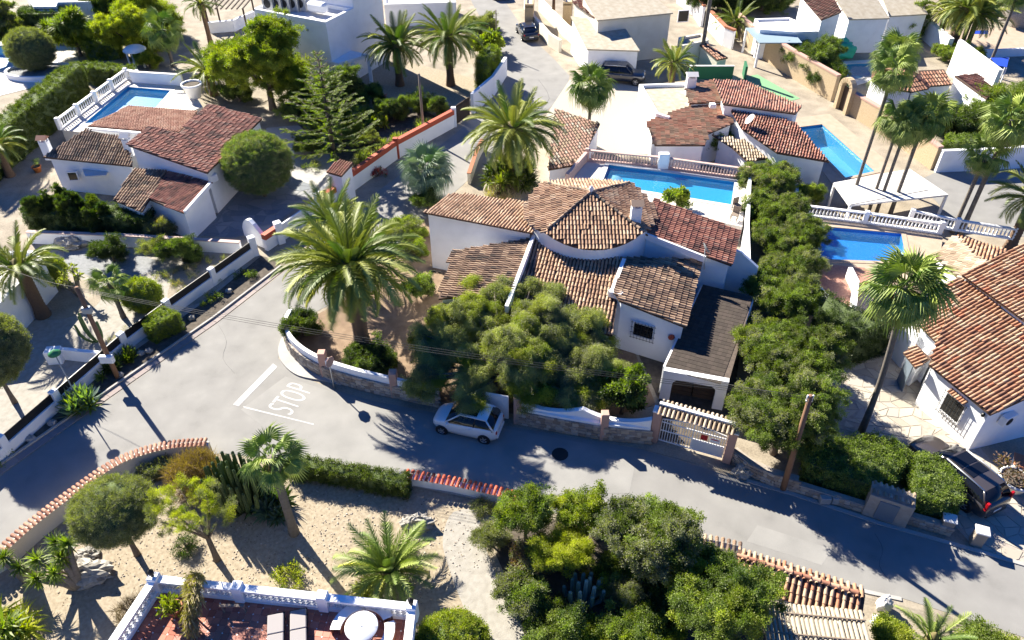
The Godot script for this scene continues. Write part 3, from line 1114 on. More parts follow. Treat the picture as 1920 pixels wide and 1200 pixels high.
func car(called: String, label: String, at: Vector3, turn: float, s: Dictionary) -> Node3D:
	var t := thing(called, label, "car", at, turn)
	var b := B.new(true)
	var rings := []
	for q in s.body:
		var x: float = q[0]
		var zb: float = q[1]
		var zt: float = q[2]
		var hw: float = q[3]
		var half := [Vector2(hw * 0.8, zb), Vector2(hw * 0.96, zb + 0.07), Vector2(hw, lerpf(zb, zt, 0.4)), Vector2(hw * 0.985, lerpf(zb, zt, 0.7)), Vector2(hw * 0.94, zt - 0.06), Vector2(hw * 0.84, zt - 0.01), Vector2(hw * 0.4, zt + 0.018), Vector2(0, zt + 0.025)]
		var ring := []
		for v in half: ring.append(Vector3(x, v.y, v.x))
		for k in range(half.size() - 2, -1, -1): ring.append(Vector3(x, half[k].y, -half[k].x))
		rings.append(ring)
	for k in rings.size() - 1:
		var cx := Vector3((s.body[k][0] + s.body[k + 1][0]) * 0.5, (s.body[k][1] + s.body[k][2]) * 0.5, 0)
		var m: int = rings[k].size()
		for j in m:
			var j2 := (j + 1) % m
			b.quad(rings[k][j], rings[k][j2], rings[k + 1][j2], rings[k + 1][j], (rings[k][j] + rings[k + 1][j2]) * 0.5 - cx)
	for k in [0, rings.size() - 1]:
		var c := Vector3(s.body[k][0], (s.body[k][1] + s.body[k][2]) * 0.5, 0)
		for j in rings[k].size(): b.tri(c, rings[k][j], rings[k][(j + 1) % rings[k].size()], Vector3(signf(s.body[k][0]), 0, 0))
	part("body", b.done(), s.paint, t)
	# glasshouse: side outline from the rear base over the roof to the windscreen base
	var o: Array = s.cabin     # [x, y] rear base, rear top, front top, front base
	var hb: float = s.hw_base
	var ht: float = s.hw_top
	# rounded outline through the four corners
	var line := []
	for i in 3:
		for k in 5:
			var w := k / 5.0
			var p := Vector2(o[i][0], o[i][1]).lerp(Vector2(o[i + 1][0], o[i + 1][1]), w)
			if i != 1: p += Vector2(-1 if i == 0 else 1, 0.55) * 0.07 * sin(PI * w)
			line.append(p)
	line.append(Vector2(o[3][0], o[3][1]))
	var y0 := minf(o[0][1], o[3][1])
	var y1 := maxf(o[1][1], o[2][1])
	var half := func(y): return lerpf(hb, ht, pow(clampf((y - y0) / (y1 - y0), 0, 1), 1.4))
	var g := B.new(true)
	for i in line.size() - 1:
		var p: Vector2 = line[i]
		var q: Vector2 = line[i + 1]
		var wp: float = half.call(p.y)
		var wq: float = half.call(q.y)
		g.quad(Vector3(p.x, p.y, -wp), Vector3(q.x, q.y, -wq), Vector3(q.x, q.y, wq), Vector3(p.x, p.y, wp), Vector3(-(q.y - p.y), q.x - p.x, 0))
	for sd in [-1.0, 1.0]:
		for i in line.size() - 1:
			var p: Vector2 = line[i]
			var q: Vector2 = line[i + 1]
			g.quad(Vector3(p.x, p.y, sd * half.call(p.y)), Vector3(q.x, q.y, sd * half.call(q.y)), Vector3(q.x, y0 - 0.03, sd * hb), Vector3(p.x, y0 - 0.03, sd * hb), Vector3(0, 0.2, sd))
	part("windows", g.done(), M.car_glass, t)
	# roof skin, a little proud and crowned
	var r := B.new(true)
	var x0: float = o[1][0] - 0.04
	var x1: float = o[2][0] + 0.03
	var nx := 6
	var nz := 6
	for i in nx:
		for j in nz:
			var f := func(u, v):
				var xx := lerpf(x0, x1, u)
				var zz := lerpf(-ht - 0.02, ht + 0.02, v)
				return Vector3(xx, lerpf(o[1][1], o[2][1], u) + 0.012 + 0.05 * (1.0 - pow(2 * v - 1, 4)) * sin(PI * (0.12 + 0.76 * u)), zz)
			r.quad(f.call(float(i) / nx, float(j) / nz), f.call((i + 1.0) / nx, float(j) / nz), f.call((i + 1.0) / nx, (j + 1.0) / nz), f.call(float(i) / nx, (j + 1.0) / nz), Vector3.UP)
	part("roof", r.done(), s.paint, t)
	for sr in s.get("sunroof", []):
		var sx0: float = lerpf(x0, x1, sr[0])
		var sx1: float = lerpf(x0, x1, sr[1])
		var y: float = lerpf(o[1][1], o[2][1], (sr[0] + sr[1]) * 0.5)
		part("sunroof", box_mesh(Vector3(sx1 - sx0, 0.03, ht * 1.62), 0.012), M.car_glass, t, Transform3D(Basis(Vector3.BACK, atan2(o[2][1] - o[1][1], o[2][0] - o[1][0])), Vector3((sx0 + sx1) * 0.5, y + 0.062, 0)))
	for sd in [-1.0, 1.0]:
		for pr in [[0, 1, 0.05], [3, 2, 0.04]]:
			rod("pillar", [Vector3(o[pr[0]][0], o[pr[0]][1] - 0.02, sd * hb), Vector3(o[pr[1]][0], o[pr[1]][1] + 0.02, sd * ht)], [pr[2] * 1.2, pr[2]], s.paint, t, 6)
		rod("roof_rail", [Vector3(o[1][0], o[1][1] + 0.02, sd * ht), Vector3((o[1][0] + o[2][0]) * 0.5, maxf(o[1][1], o[2][1]) + 0.035, sd * (ht + 0.015)), Vector3(o[2][0], o[2][1] + 0.02, sd * ht)], [0.04, 0.04, 0.04], s.get("rail", s.paint), t, 6)
		var xm: float = s.get("bpillar", 0.0)
		rod("pillar", [Vector3(xm, o[0][1] - 0.02, sd * (hb + 0.005)), Vector3(xm - 0.06, o[1][1], sd * (ht + 0.01))], [0.035, 0.03], M.trim_black, t, 5)
		part("mirror", box_mesh(Vector3(0.14, 0.12, 0.2), 0.04), s.paint, t, at_xf(Vector3(o[3][0] - 0.18, o[3][1] + 0.08, sd * (hb + 0.16))))
		part("door_handle", box_mesh(Vector3(0.18, 0.03, 0.03), 0.01), s.get("trim", M.alloy), t, at_xf(Vector3(xm + 0.2, o[0][1] - 0.14, sd * (s.hw + 0.005))))
		var tl: Array = s.tail    # x, y, z, sx, sy, sz
		part("tail_light", box_mesh(Vector3(tl[3], tl[4], tl[5]), 0.025), M.red_lens, t, at_xf(Vector3(tl[0], tl[1], sd * tl[2])))
		part("headlight", box_mesh(Vector3(0.16, 0.16, 0.28), 0.05), M.lens, t, at_xf(Vector3(s.body[-1][0] - 0.17, s.body[-2][2] - 0.08, sd * (s.body[-2][3] - 0.1))))
		for wx in s.wheels:
			var arch := B.new(true)
			arch.lathe([Vector2(s.wr * 1.14, 0.0), Vector2(s.wr * 1.14, 0.02), Vector2(0.01, 0.022)], 20, Transform3D(Basis(Vector3(1, 0, 0), Vector3(0, 0, sd), Vector3(0, -sd, 0)), Vector3(wx, s.wr, sd * (s.hw - 0.012))))
			part("wheel_arch", arch.done(), M.trim_black, t)
			wheel(t, Vector3(wx, s.wr, sd * (s.hw - 0.07)), s.wr, 0.22, sd)
	part("number_plate", box_mesh(Vector3(0.02, 0.11, 0.5), 0.005), M.plate, t, at_xf(Vector3(s.body[0][0] - 0.02, 0.62, 0)))
	part("rear_bumper", box_mesh(Vector3(0.14, 0.18, s.hw * 1.5), 0.05), s.get("bumper", s.paint), t, at_xf(Vector3(s.body[0][0] + 0.02, 0.42, 0)))
	return t

# ---------- street things ----------
func pot(called: String, label: String, at: Vector3, r: float, h: float, m: Material, kind := "", palette := "bright", n := 8, group := "") -> Node3D:
	var t := thing(called, label, "flower pot", at, 0.0, group)
	var b := B.new(true)
	b.lathe([Vector2(0.01, 0), Vector2(r * 0.62, 0), Vector2(r * 0.95, h * 0.85), Vector2(r * 1.05, h * 0.86), Vector2(r * 1.05, h), Vector2(r * 0.9, h), Vector2(r * 0.88, h * 0.9)], 16)
	part("pot", b.done(), m, t)
	var s := B.new()
	s.lathe([Vector2(r * 0.89, h * 0.9), Vector2(0.01, h * 0.92)], 16)
	part("soil", s.done(), M.soil, t)
	if kind:
		var xfs := []
		var cols := []
		for k in n:
			xfs.append(Transform3D(rnd_basis(r * 2.2 * rng.randf_range(0.8, 1.2)), Vector3(rng.randfn() * r * 0.5, h + r * rng.randf_range(0.2, 1.3), rng.randfn() * r * 0.5)))
			cols.append(pal(palette))
		scatter(t, "foliage", kind, xfs, cols)
	return t

func wire(called: String, label: String, a: Vector3, b: Vector3, sag: float, group := "", r := 0.012):
	var t := thing(called, label, "cable", Vector3.ZERO, 0.0, group)
	var pts := []
	var rad := []
	for k in 17:
		var f := k / 16.0
		pts.append(a.lerp(b, f) + Vector3(0, -4.0 * sag * f * (1 - f), 0))
		rad.append(r)
	rod("strand", pts, rad, M.cable, t, 5)

func rock(called: String, label: String, at: Vector3, r: Vector3, seed_: int, group := "", m: Material = null):
	var b := B.new(called != "rock" and called != "boulder")
	var n := FastNoiseLite.new()
	n.seed = seed_
	n.frequency = 0.9
	var u := 22
	var w := 14
	var f := func(i, j):
		var a: float = TAU * (i % u) / u
		var e: float = -PI * 0.5 + PI * j / w
		var d := Vector3(cos(a) * cos(e), sin(e), sin(a) * cos(e))
		return d * r * (1.0 + 0.55 * n.get_noise_3dv(d * 1.6) + 0.42 * n.get_noise_3dv(d * 4.5))
	for i in u:
		for j in w: b.quad(f.call(i, j), f.call(i + 1, j), f.call(i + 1, j + 1), f.call(i, j + 1), f.call(i, j) + f.call(i + 1, j + 1))
	var o := part(numbered(called), b.done(), m if m else M.rock, self, at_xf(at + Vector3(0, r.y * 0.55, 0)))
	tag(o, label, "rock", group)
	return o

# rubble facing on the outer side of a wall run, each stone its own piece
func stone_face(t: Node3D, pts: Array, y0: float, y1: float, side: float, thick: float, keep := 300):
	var xfs := []
	for k in pts.size() - 1:
		var a: Vector3 = pts[k]
		var b: Vector3 = pts[k + 1]
		var d := (b - a).normalized()
		var s := Vector3(-d.z, 0, d.x) * side
		var L := a.distance_to(b)
		var y := y0
		while y < y1 - 0.08:
			var hh := minf(rng.randf_range(0.15, 0.26), y1 - y)
			var x := rng.randf_range(-0.12, 0.0)
			while x < L:
				var ww := rng.randf_range(0.18, 0.42)
				var c := a + d * minf(x + ww * 0.5, L) + s * (thick * 0.5 + 0.012)
				var bs := Basis(d, Vector3.UP, -s if side < 0 else s)
				bs = Basis(d, Vector3.UP, d.cross(Vector3.UP)) * Basis(Vector3(0, 0, 1), rng.randf_range(-0.14, 0.14))
				xfs.append(Transform3D(bs * Basis.from_scale(Vector3(ww * 0.96, hh * rng.randf_range(0.85, 0.97), rng.randf_range(0.05, 0.1))), c + Vector3(0, y + hh * 0.5, 0)))
				x += ww
			y += hh
	pieces(t, "stone", xfs, stone_mesh(), M.stones, keep)

func stone_mesh() -> ArrayMesh:
	if not mesh_store.has("stone"):
		var b := B.new(true)
		b.box(Transform3D.IDENTITY, Vector3.ONE, 0.16)
		mesh_store.stone = b.done()
	return mesh_store.stone

# irregular flagstones within a ground polygon
func flagstones(parent: Node3D, outline: Array, cell: float, y: float, mats: Array, called := "flagstone", keep := 300):
	var poly := flat(outline)
	var bb := Rect2(poly[0], Vector2.ZERO)
	for p in poly: bb = bb.expand(p)
	var nx := int(bb.size.x / cell) + 1
	var nz := int(bb.size.y / cell) + 1
	var c := {}
	for i in nx + 1:
		for j in nz + 1: c[Vector2i(i, j)] = bb.position + Vector2(i + rng.randf_range(-0.3, 0.3) + 0.5 * (j % 2), j + rng.randf_range(-0.3, 0.3)) * cell
	var done := 0
	for i in nx:
		for j in nz:
			var q := PackedVector2Array([c[Vector2i(i, j)], c[Vector2i(i + 1, j)], c[Vector2i(i + 1, j + 1)], c[Vector2i(i, j + 1)]])
			if rng.randf() < 0.25: q.remove_at(rng.randi() % 4)
			for piece in Geometry2D.intersect_polygons(q, poly):
				for sm in Geometry2D.offset_polygon(piece, -0.025):
					if sm.size() < 3 or done >= keep: continue
					var b := B.new()
					b.prism(sm, y, y + rng.randf_range(0.012, 0.024), false)
					part(called, b.done(), mats[rng.randi() % mats.size()], parent)
					done += 1

# ---------- the scene ----------
func _ready():
	rng.seed = 20240
	patch.seed = 5
	patch.frequency = 0.35
	set_camera_and_light()
	make_materials()
	ground_and_roads()
	centre_villa()
	right_villa()
	left_villa()
	north_east_villa()
	modern_house()
	far_houses()
	street_edges()
	corner_garden_front()
	left_lots()
	centre_lot()
	right_lots()
	vehicles_and_poles()

func set_camera_and_light():
	var cam := Camera3D.new()
	cam.name = "camera"
	cam.fov = 45.52
	cam.near = 0.5
	cam.far = 1200.0
	add_child(cam)
	cam.position = EYE
	cam.rotation_degrees = Vector3(-39.7, 0, 0)
	cam.current = true
	var sun := DirectionalLight3D.new()
	sun.name = "sun"
	sun.light_energy = 1.6
	sun.light_color = Color(1.0, 0.972, 0.915)
	sun.light_angular_distance = 0.5
	sun.shadow_enabled = true
	add_child(sun)
	var az := deg_to_rad(42.0)
	var el := deg_to_rad(34.5)
	sun.look_at_from_position(Vector3.ZERO, Vector3(sin(az) * cos(el), -sin(el), cos(az) * cos(el)))
	var sky_mat := ProceduralSkyMaterial.new()
	sky_mat.sky_top_color = Color(0.09, 0.28, 0.56)
	sky_mat.sky_horizon_color = Color(0.40, 0.58, 0.78)
	sky_mat.sky_curve = 0.12
	sky_mat.ground_bottom_color = Color(0.35, 0.32, 0.28)
	sky_mat.ground_horizon_color = Color(0.50, 0.58, 0.66)
	sky_mat.sky_energy_multiplier = 1.0
	var sky := Sky.new()
	sky.sky_material = sky_mat
	var env := Environment.new()
	env.background_mode = Environment.BG_SKY
	env.sky = sky
	env.background_energy_multiplier = 0.6
	env.tonemap_mode = Environment.TONE_MAPPER_LINEAR
	env.tonemap_exposure = 3.3
	env.sdfgi_enabled = true
	env.ssao_enabled = true
	env.ssil_enabled = true
	var we := WorldEnvironment.new()
	we.name = "environment"
	we.environment = env
	add_child(we)

func make_materials():
	surface("ground", [Color(0.164, 0.135, 0.098), Color(0.279, 0.238, 0.180), Color(0.377, 0.328, 0.254)], 7.0, 0.95, 3)
	surface("asphalt", [Color(0.162, 0.157, 0.145), Color(0.204, 0.197, 0.184), Color(0.223, 0.216, 0.201), Color(0.261, 0.252, 0.233)], 16.0, 0.9, 11, 0.008, 0.3, 0.3, 1024)
	surface("asphalt_worn", [Color(0.190, 0.185, 0.173), Color(0.237, 0.230, 0.214), Color(0.275, 0.266, 0.247)], 11.0, 0.9, 12, 0.008, 0.3, 0.3, 512)
	surface("gravel", [Color(0.180, 0.135, 0.086), Color(0.328, 0.271, 0.189), Color(0.459, 0.402, 0.303)], 2.6, 0.95, 21, 0.02, 0.32, 0.6, 512, 2.5)
	surface("gravel_pale", [Color(0.204, 0.186, 0.156), Color(0.311, 0.288, 0.246), Color(0.396, 0.372, 0.329)], 2.2, 0.95, 22, 0.02, 0.3, 0.6, 256, 2.0)
	surface("earth", [Color(0.13, 0.085, 0.055), Color(0.22, 0.15, 0.095), Color(0.30, 0.215, 0.14)], 3.0, 0.97, 23)
	surface("soil", [Color(0.041, 0.031, 0.023), Color(0.082, 0.066, 0.049), Color(0.139, 0.115, 0.090)], 1.5, 0.97, 24)
	surface("paving", [Color(0.279, 0.271, 0.254), Color(0.344, 0.328, 0.303), Color(0.410, 0.394, 0.361)], 4.0, 0.85, 25)
	surface("deck_pale", [Color(0.476, 0.435, 0.385), Color(0.541, 0.500, 0.443), Color(0.590, 0.558, 0.500)], 3.5, 0.8, 26)
	surface("deck_peach", [Color(0.325, 0.242, 0.171), Color(0.378, 0.289, 0.212), Color(0.419, 0.330, 0.254)], 3.0, 0.8, 27)
	surface("deck_red", [Color(0.221, 0.098, 0.070), Color(0.328, 0.164, 0.119), Color(0.426, 0.254, 0.189)], 1.8, 0.75, 28, 0.03, 0.25, 0.5)
	surface("white_wall", [Color(0.77, 0.775, 0.78), Color(0.845, 0.85, 0.855), Color(0.88, 0.885, 0.89)], 5.0, 0.85, 31, 0.015, 0.3, 0.25)
	surface("cream_wall", [Color(0.60, 0.55, 0.44), Color(0.68, 0.63, 0.52), Color(0.74, 0.70, 0.60)], 5.0, 0.85, 32)
	surface("white_roof", [Color(0.521, 0.504, 0.470), Color(0.605, 0.588, 0.563), Color(0.655, 0.647, 0.630)], 4.0, 0.85, 33)
	surface("tan_roof", [Color(0.279, 0.230, 0.164), Color(0.377, 0.328, 0.246), Color(0.476, 0.435, 0.361)], 2.5, 0.9, 34)
	surface("sandstone", [Color(0.312, 0.221, 0.123), Color(0.443, 0.336, 0.205), Color(0.541, 0.443, 0.303)], 1.2, 0.9, 35, 0.03, 0.2, 0.45, 256, 2.0)
	surface("mortar", [Color(0.262, 0.221, 0.180), Color(0.344, 0.295, 0.246), Color(0.410, 0.361, 0.303)], 1.0, 0.95, 36)
	surface("dark_roof", [Color(0.057, 0.043, 0.034), Color(0.098, 0.072, 0.056), Color(0.148, 0.111, 0.082)], 2.0, 0.9, 37, 0.03)
	surface("rock", [Color(0.180, 0.164, 0.139), Color(0.328, 0.303, 0.262), Color(0.459, 0.435, 0.394)], 1.6, 0.95, 38, 0.03, 0.2, 0.4, 256, 3.0)
	surface("bark", [Color(0.066, 0.049, 0.037), Color(0.115, 0.090, 0.070), Color(0.180, 0.148, 0.119)], 0.5, 0.95, 41)
	surface("bark_pale", [Color(0.131, 0.107, 0.082), Color(0.205, 0.172, 0.135), Color(0.271, 0.234, 0.189)], 0.5, 0.95, 42)
	surface("palm_bark", [Color(0.074, 0.045, 0.029), Color(0.139, 0.086, 0.053), Color(0.213, 0.139, 0.090)], 0.6, 0.95, 43, 0.03, 0.2, 0.4, 256, 3.0)
	surface("fan_bark", [Color(0.082, 0.070, 0.057), Color(0.135, 0.115, 0.094), Color(0.197, 0.172, 0.148)], 0.7, 0.95, 44)
	surface("twigs", [Color(0.05, 0.075, 0.022), Color(0.08, 0.11, 0.035), Color(0.11, 0.14, 0.05)], 0.6, 0.95, 45)
	surface("shaded_pan", [Color(0.045, 0.025, 0.016), Color(0.082, 0.045, 0.029), Color(0.123, 0.070, 0.045)], 1.2, 0.9, 46, 0.03)  # roof bed between cover tiles, colour darkened to paint the shade in the gaps
	surface("reed", [Color(0.246, 0.205, 0.139), Color(0.344, 0.295, 0.213), Color(0.435, 0.385, 0.295)], 0.8, 0.9, 47, 0.03)
	surface("pool_tile", [Color(0.012, 0.20, 0.42), Color(0.018, 0.25, 0.50), Color(0.028, 0.30, 0.56)], 1.5, 0.4, 48, 0.04, 0.2, 0.3)
	surface("pool_tile_deep", [Color(0.008, 0.11, 0.42), Color(0.012, 0.15, 0.50), Color(0.018, 0.19, 0.56)], 1.5, 0.4, 49, 0.04, 0.2, 0.3)
	surface("slate_ground", [Color(0.131, 0.139, 0.148), Color(0.197, 0.205, 0.213), Color(0.262, 0.267, 0.271)], 2.2, 0.9, 50, 0.03, 0.2, 0.5)
	plain("pool_step", Color(0.16, 0.36, 0.50), 0.4)
	plain("palm_heart", Color(0.131, 0.107, 0.041), 0.9)
	plain("marking", Color(0.72, 0.71, 0.69), 0.7)
	surface("marking_worn", [Color(0.30, 0.295, 0.285), Color(0.42, 0.41, 0.40), Color(0.52, 0.51, 0.50)], 0.8, 0.8, 61)
	plain("white_paint", Color(0.78, 0.78, 0.78), 0.55)
	plain("grey_paint", Color(0.295, 0.320, 0.328), 0.5)
	plain("pink_plaster", Color(0.451, 0.279, 0.221), 0.85)
	plain("pink_rail", Color(0.492, 0.344, 0.295), 0.8)
	plain("red_paint", Color(0.410, 0.070, 0.029), 0.7)
	plain("terracotta", Color(0.344, 0.131, 0.066), 0.85)
	plain("black_panel", Color(0.010, 0.010, 0.011), 0.5)
	plain("iron", Color(0.016, 0.016, 0.016), 0.5, 0.3)
	plain("steel", Color(0.45, 0.46, 0.47), 0.4, 0.7)
	plain("wood_pole", Color(0.197, 0.107, 0.061), 0.9)
	plain("wood_dark", Color(0.057, 0.037, 0.025), 0.85)
	plain("wood_grey", Color(0.213, 0.164, 0.123), 0.85)
	plain("rubber", Color(0.010, 0.010, 0.010), 0.85)
	plain("alloy", Color(0.42, 0.42, 0.43), 0.35, 0.6)
	plain("tar", Color(0.10, 0.10, 0.098), 0.8)
	plain("trim_black", Color(0.010, 0.010, 0.011), 0.5)
	plain("plate", Color(0.7, 0.7, 0.68), 0.5)
	plain("red_lens", Color(0.344, 0.008, 0.012), 0.2)
	plain("lens", Color(0.55, 0.57, 0.58), 0.15)
	plain("cable", Color(0.016, 0.016, 0.016), 0.6)
	plain("dark_glass", Color(0.012, 0.015, 0.018), 0.12)
	plain("car_glass", Color(0.007, 0.008, 0.011), 0.06)
	plain("fabric_grey", Color(0.295, 0.271, 0.262), 0.9)
	plain("green_paint", Color(0.025, 0.180, 0.066), 0.5)
	plain("court_green", Color(0.164, 0.344, 0.164), 0.8)
	plain("court_dark", Color(0.016, 0.131, 0.057), 0.8)
	plain("net_green", Color(0.025, 0.394, 0.271), 0.7)
	plain("blue_cover", Color(0.016, 0.057, 0.410), 0.5)
	plain("blue_roof", Color(0.221, 0.295, 0.344), 0.6)
	plain("sign_red", Color(0.451, 0.008, 0.012), 0.5)
	plain("orange_pot", Color(0.451, 0.139, 0.033), 0.7)
	plain("meter_door", Color(0.139, 0.172, 0.205), 0.5)
	for c in [["paint_white", Color(0.72, 0.72, 0.71)], ["paint_brown", Color(0.045, 0.038, 0.037)], ["paint_black", Color(0.013, 0.013, 0.015)], ["paint_navy", Color(0.014, 0.018, 0.03)]]:
		var m := plain(c[0], c[1], 0.35)
		m.clearcoat_enabled = true
		m.clearcoat = 0.9
		m.clearcoat_roughness = 0.06
	tinted("tinted", 0.85)
	tinted("leaf", 0.5, Color(0.92, 1.0, 0.25))
	var water := plain("water", Color(0.10, 0.45, 0.72), 0.03)
	water.transparency = BaseMaterial3D.TRANSPARENCY_ALPHA
	water.albedo_color.a = 0.10
	var n := FastNoiseLite.new()
	n.seed = 77
	n.frequency = 0.03
	n.fractal_octaves = 2
	var im := n.get_seamless_image(256, 256)
	im.convert(Image.FORMAT_RGBA8)
	im.bump_map_to_normal_map(3.0)
	water.normal_enabled = true
	water.normal_texture = ImageTexture.create_from_image(im)
	water.normal_scale = 0.5
	water.uv1_triplanar = true
	water.uv1_world_triplanar = true
	water.uv1_scale = Vector3.ONE / 2.5
	shade_set("tiles_warm", [Color(0.179, 0.108, 0.068), Color(0.263, 0.154, 0.094), Color(0.330, 0.198, 0.120), Color(0.375, 0.240, 0.149), Color(0.414, 0.278, 0.181), Color(0.437, 0.318, 0.213)])
	shade_set("tiles_brown", [Color(0.081, 0.059, 0.043), Color(0.152, 0.097, 0.066), Color(0.237, 0.151, 0.095), Color(0.323, 0.214, 0.138), Color(0.399, 0.282, 0.180)])
	shade_set("tiles_red", [Color(0.087, 0.042, 0.034), Color(0.166, 0.072, 0.053), Color(0.245, 0.100, 0.071), Color(0.315, 0.134, 0.091), Color(0.315, 0.184, 0.135)])
	shade_set("tiles_orange", [Color(0.258, 0.114, 0.068), Color(0.319, 0.152, 0.095), Color(0.380, 0.205, 0.129), Color(0.418, 0.251, 0.167)])
	shade_set("tiles_bright", [Color(0.189, 0.095, 0.058), Color(0.284, 0.137, 0.076), Color(0.341, 0.185, 0.104), Color(0.383, 0.235, 0.142), Color(0.415, 0.297, 0.193), Color(0.352, 0.146, 0.076)])
	shade_set("tiles_sand", [Color(0.274, 0.198, 0.129), Color(0.350, 0.266, 0.182), Color(0.410, 0.327, 0.236), Color(0.456, 0.380, 0.289)])
	shade_set("stones", [Color(0.228, 0.182, 0.144), Color(0.304, 0.251, 0.198), Color(0.365, 0.312, 0.251), Color(0.274, 0.236, 0.205), Color(0.395, 0.350, 0.296)], 0.95)
	shade_set("flags", [Color(0.334, 0.296, 0.236), Color(0.395, 0.350, 0.281), Color(0.365, 0.334, 0.281), Color(0.426, 0.380, 0.304)], 0.9)
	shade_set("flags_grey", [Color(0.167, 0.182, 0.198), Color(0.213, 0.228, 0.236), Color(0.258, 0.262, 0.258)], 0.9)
	shade_set("floor_red", [Color(0.36, 0.12, 0.075), Color(0.40, 0.145, 0.09), Color(0.44, 0.17, 0.11), Color(0.33, 0.105, 0.065)], 0.6)
	shade_set("gutter_tones", [Color(0.258, 0.213, 0.198), Color(0.289, 0.243, 0.220), Color(0.236, 0.205, 0.190)], 0.9)

func ground_and_roads():
	var pools := [
		[V(7.6,1.2,-53.72),V(16.82,1.2,-51.04),V(15.84,1.2,-47.72),V(6.75,1.2,-50.72)],
		[V(25.17,0,-62.7),V(27.59,0,-63.34),V(29.16,0,-54.8),V(26.45,0,-53.76)],
		[V(21.4,1,-45.2),V(26.84,1,-44.25),V(25.84,1,-40.84),V(20.16,1,-41.2)],
		[V(-35.92,1.2,-68.82),V(-31.64,1.2,-67.97),V(-31.69,1.2,-62.06),V(-36.65,1.2,-61.01)],
		[V(33.32,0,-77.28),V(40.48,0,-78.15),V(40.46,0,-76.7),V(33.34,0,-73.13)],
		[V(-59.43,0,-83.38),V(-55.14,0,-82.74),V(-52.84,0,-79.79),V(-51.9,0,-76.85),V(-53.95,0,-73.4)]]
	var g := csg_poly([Vector3(-400, 0, 150), Vector3(400, 0, 150), Vector3(400, 0, -500), Vector3(-400, 0, -500)], -2.0, 0.0, M.ground)
	g.name = "ground"
	for p in pools:
		var c := csg_poly(p, 0.0, 4.0, M.ground, CSGShape3D.OPERATION_SUBTRACTION)
		c.rotation_degrees = Vector3.ZERO
		c.position = Vector3(0, 0, 1.0)
		g.add_child(c)
	add_child(g)
	g.set_meta("kind", "structure")
	var road := [V(-27.1,0,-20.47),V(-25.25,0,-23.99),V(-22.13,0,-29.21),V(-18.21,0,-35.52),V(-15.25,0,-41.02),V(-14.23,0,-43.77),V(-12.45,0,-47.4),V(-9.98,0,-52.42),V(-7.1,0,-57.52),V(-4.89,0,-61.65),V(-2.71,0,-66.57),V(-0.78,0,-72.08),V(-1.4,0,-79.04),V(-2.71,0,-87.07),V(-4.94,0,-97.46),V(-7.4,0,-112.55),V(-1.85,0,-112.55),V(-1,0,-98.51),V(1.51,0,-87.07),V(4.46,0,-78.74),V(5.77,0,-74.47),V(5.12,0,-70.17),V(2.41,0,-64.65),V(0,0,-60.13),V(-2.58,0,-55.15),V(-4.88,0,-50.64),V(-6.63,0,-47.62),V(-8.77,0,-43),V(-10.88,0,-38.26),V(-13.33,0,-35.83),V(-13.73,0,-34.15),V(-13.56,0,-32.64),V(-12.07,0,-31.18),V(-9.44,0,-29.9),V(-7.57,0,-29.21),V(-4.01,0,-28.29),V(0,0,-27.33),V(6.55,0,-25.8),V(9.09,0,-24.76),V(13.38,0,-22.92),V(17.11,0,-21.19),V(20.91,0,-19.77),V(22.89,0,-18.96),V(25.66,0,-17.67),V(23.83,0,-14.65),V(21,0,-15.76),V(16.46,0,-17.59),V(15.21,0,-17.92),V(10.06,0,-19.63),V(8.45,0,-19.96),V(3.49,0,-21.48),V(-0.51,0,-22.55),V(-4.96,0,-23.66),V(-11.14,0,-25),V(-14.65,0,-25.52),V(-16.97,0,-25.17),V(-19.07,0,-24.32),V(-20.3,0,-22.86),V(-21.67,0,-20.61),V(-22.7,0,-19.04),V(-24.49,0,-16.1)]
	structure("road", slab_mesh(road, 0.0, 0.012), M.asphalt)
	structure("road_patch", slab_mesh([V(-14.62,0,-28.57),V(-12.81,0,-31.13),V(-10.67,0,-30.19),V(-7.54,0,-29.01),V(-3.99,0,-28.06),V(0,0,-27.11),V(6.38,0,-25.52),V(5.67,0,-23.02),V(-0.51,0,-22.92),V(-5,0,-23.99),V(-10.83,0,-25.41)], 0.0, 0.016), M.asphalt_worn)
	structure("road_repair", slab_mesh([V(11.41,0,-21.19),V(14.47,0,-19.9),V(13.73,0,-19.09),V(10.71,0,-20.32)], 0.0, 0.0145), M.asphalt_worn)
	for q in [[[V(-17.91,0,-35.63),V(-17,0,-34.15),V(-16.78,0,-32.64),V(-15.75,0,-31.39)], 0.012], [[V(16.7,0,-20.75),V(16.76,0,-19.9),V(16.29,0,-19.09),V(16.46,0,-18.3)], 0.012], [[V(2.64,0,-73.4),V(3.53,0,-68.94),V(1.94,0,-65.43)], 0.03]]:
		structure("tar_seam", run_mesh(smooth_line(q[0], 3), q[1], 0.012, 0.0215), M.tar)
	structure("road_edging", run_mesh([V(-11.04,0,-24.89),V(-4.95,0,-23.56),V(-0.51,0,-22.45)], 0.18, 0.0, 0.05), M.paving)
	structure("road_edging", run_mesh([V(10.03,0,-19.49),V(15.28,0,-17.79),V(16.63,0,-17.44)], 0.18, 0.0, 0.05), M.paving)
	structure("road_edging", run_mesh([V(11.52,0,-23.76),V(13.64,0,-22.92),V(17.15,0,-21.28),V(20.94,0,-19.82),V(22.93,0,-19.04)], 0.2, 0.0, 0.06), M.paving)
	# stop line, letters and bay line
	structure("stop_line", slab_mesh([V(-15.15,0,-28.93),V(-14.8,0,-28.81),V(-13.45,0,-31.92),V(-13.76,0,-32.19)], 0.0, 0.020), M.marking_worn)
	structure("bay_line", slab_mesh([V(-14.57,0,-28.81),V(-14.48,0,-28.69),V(-10.48,0,-27.45),V(-10.47,0,-27.52)], 0.0, 0.020), M.marking_worn)
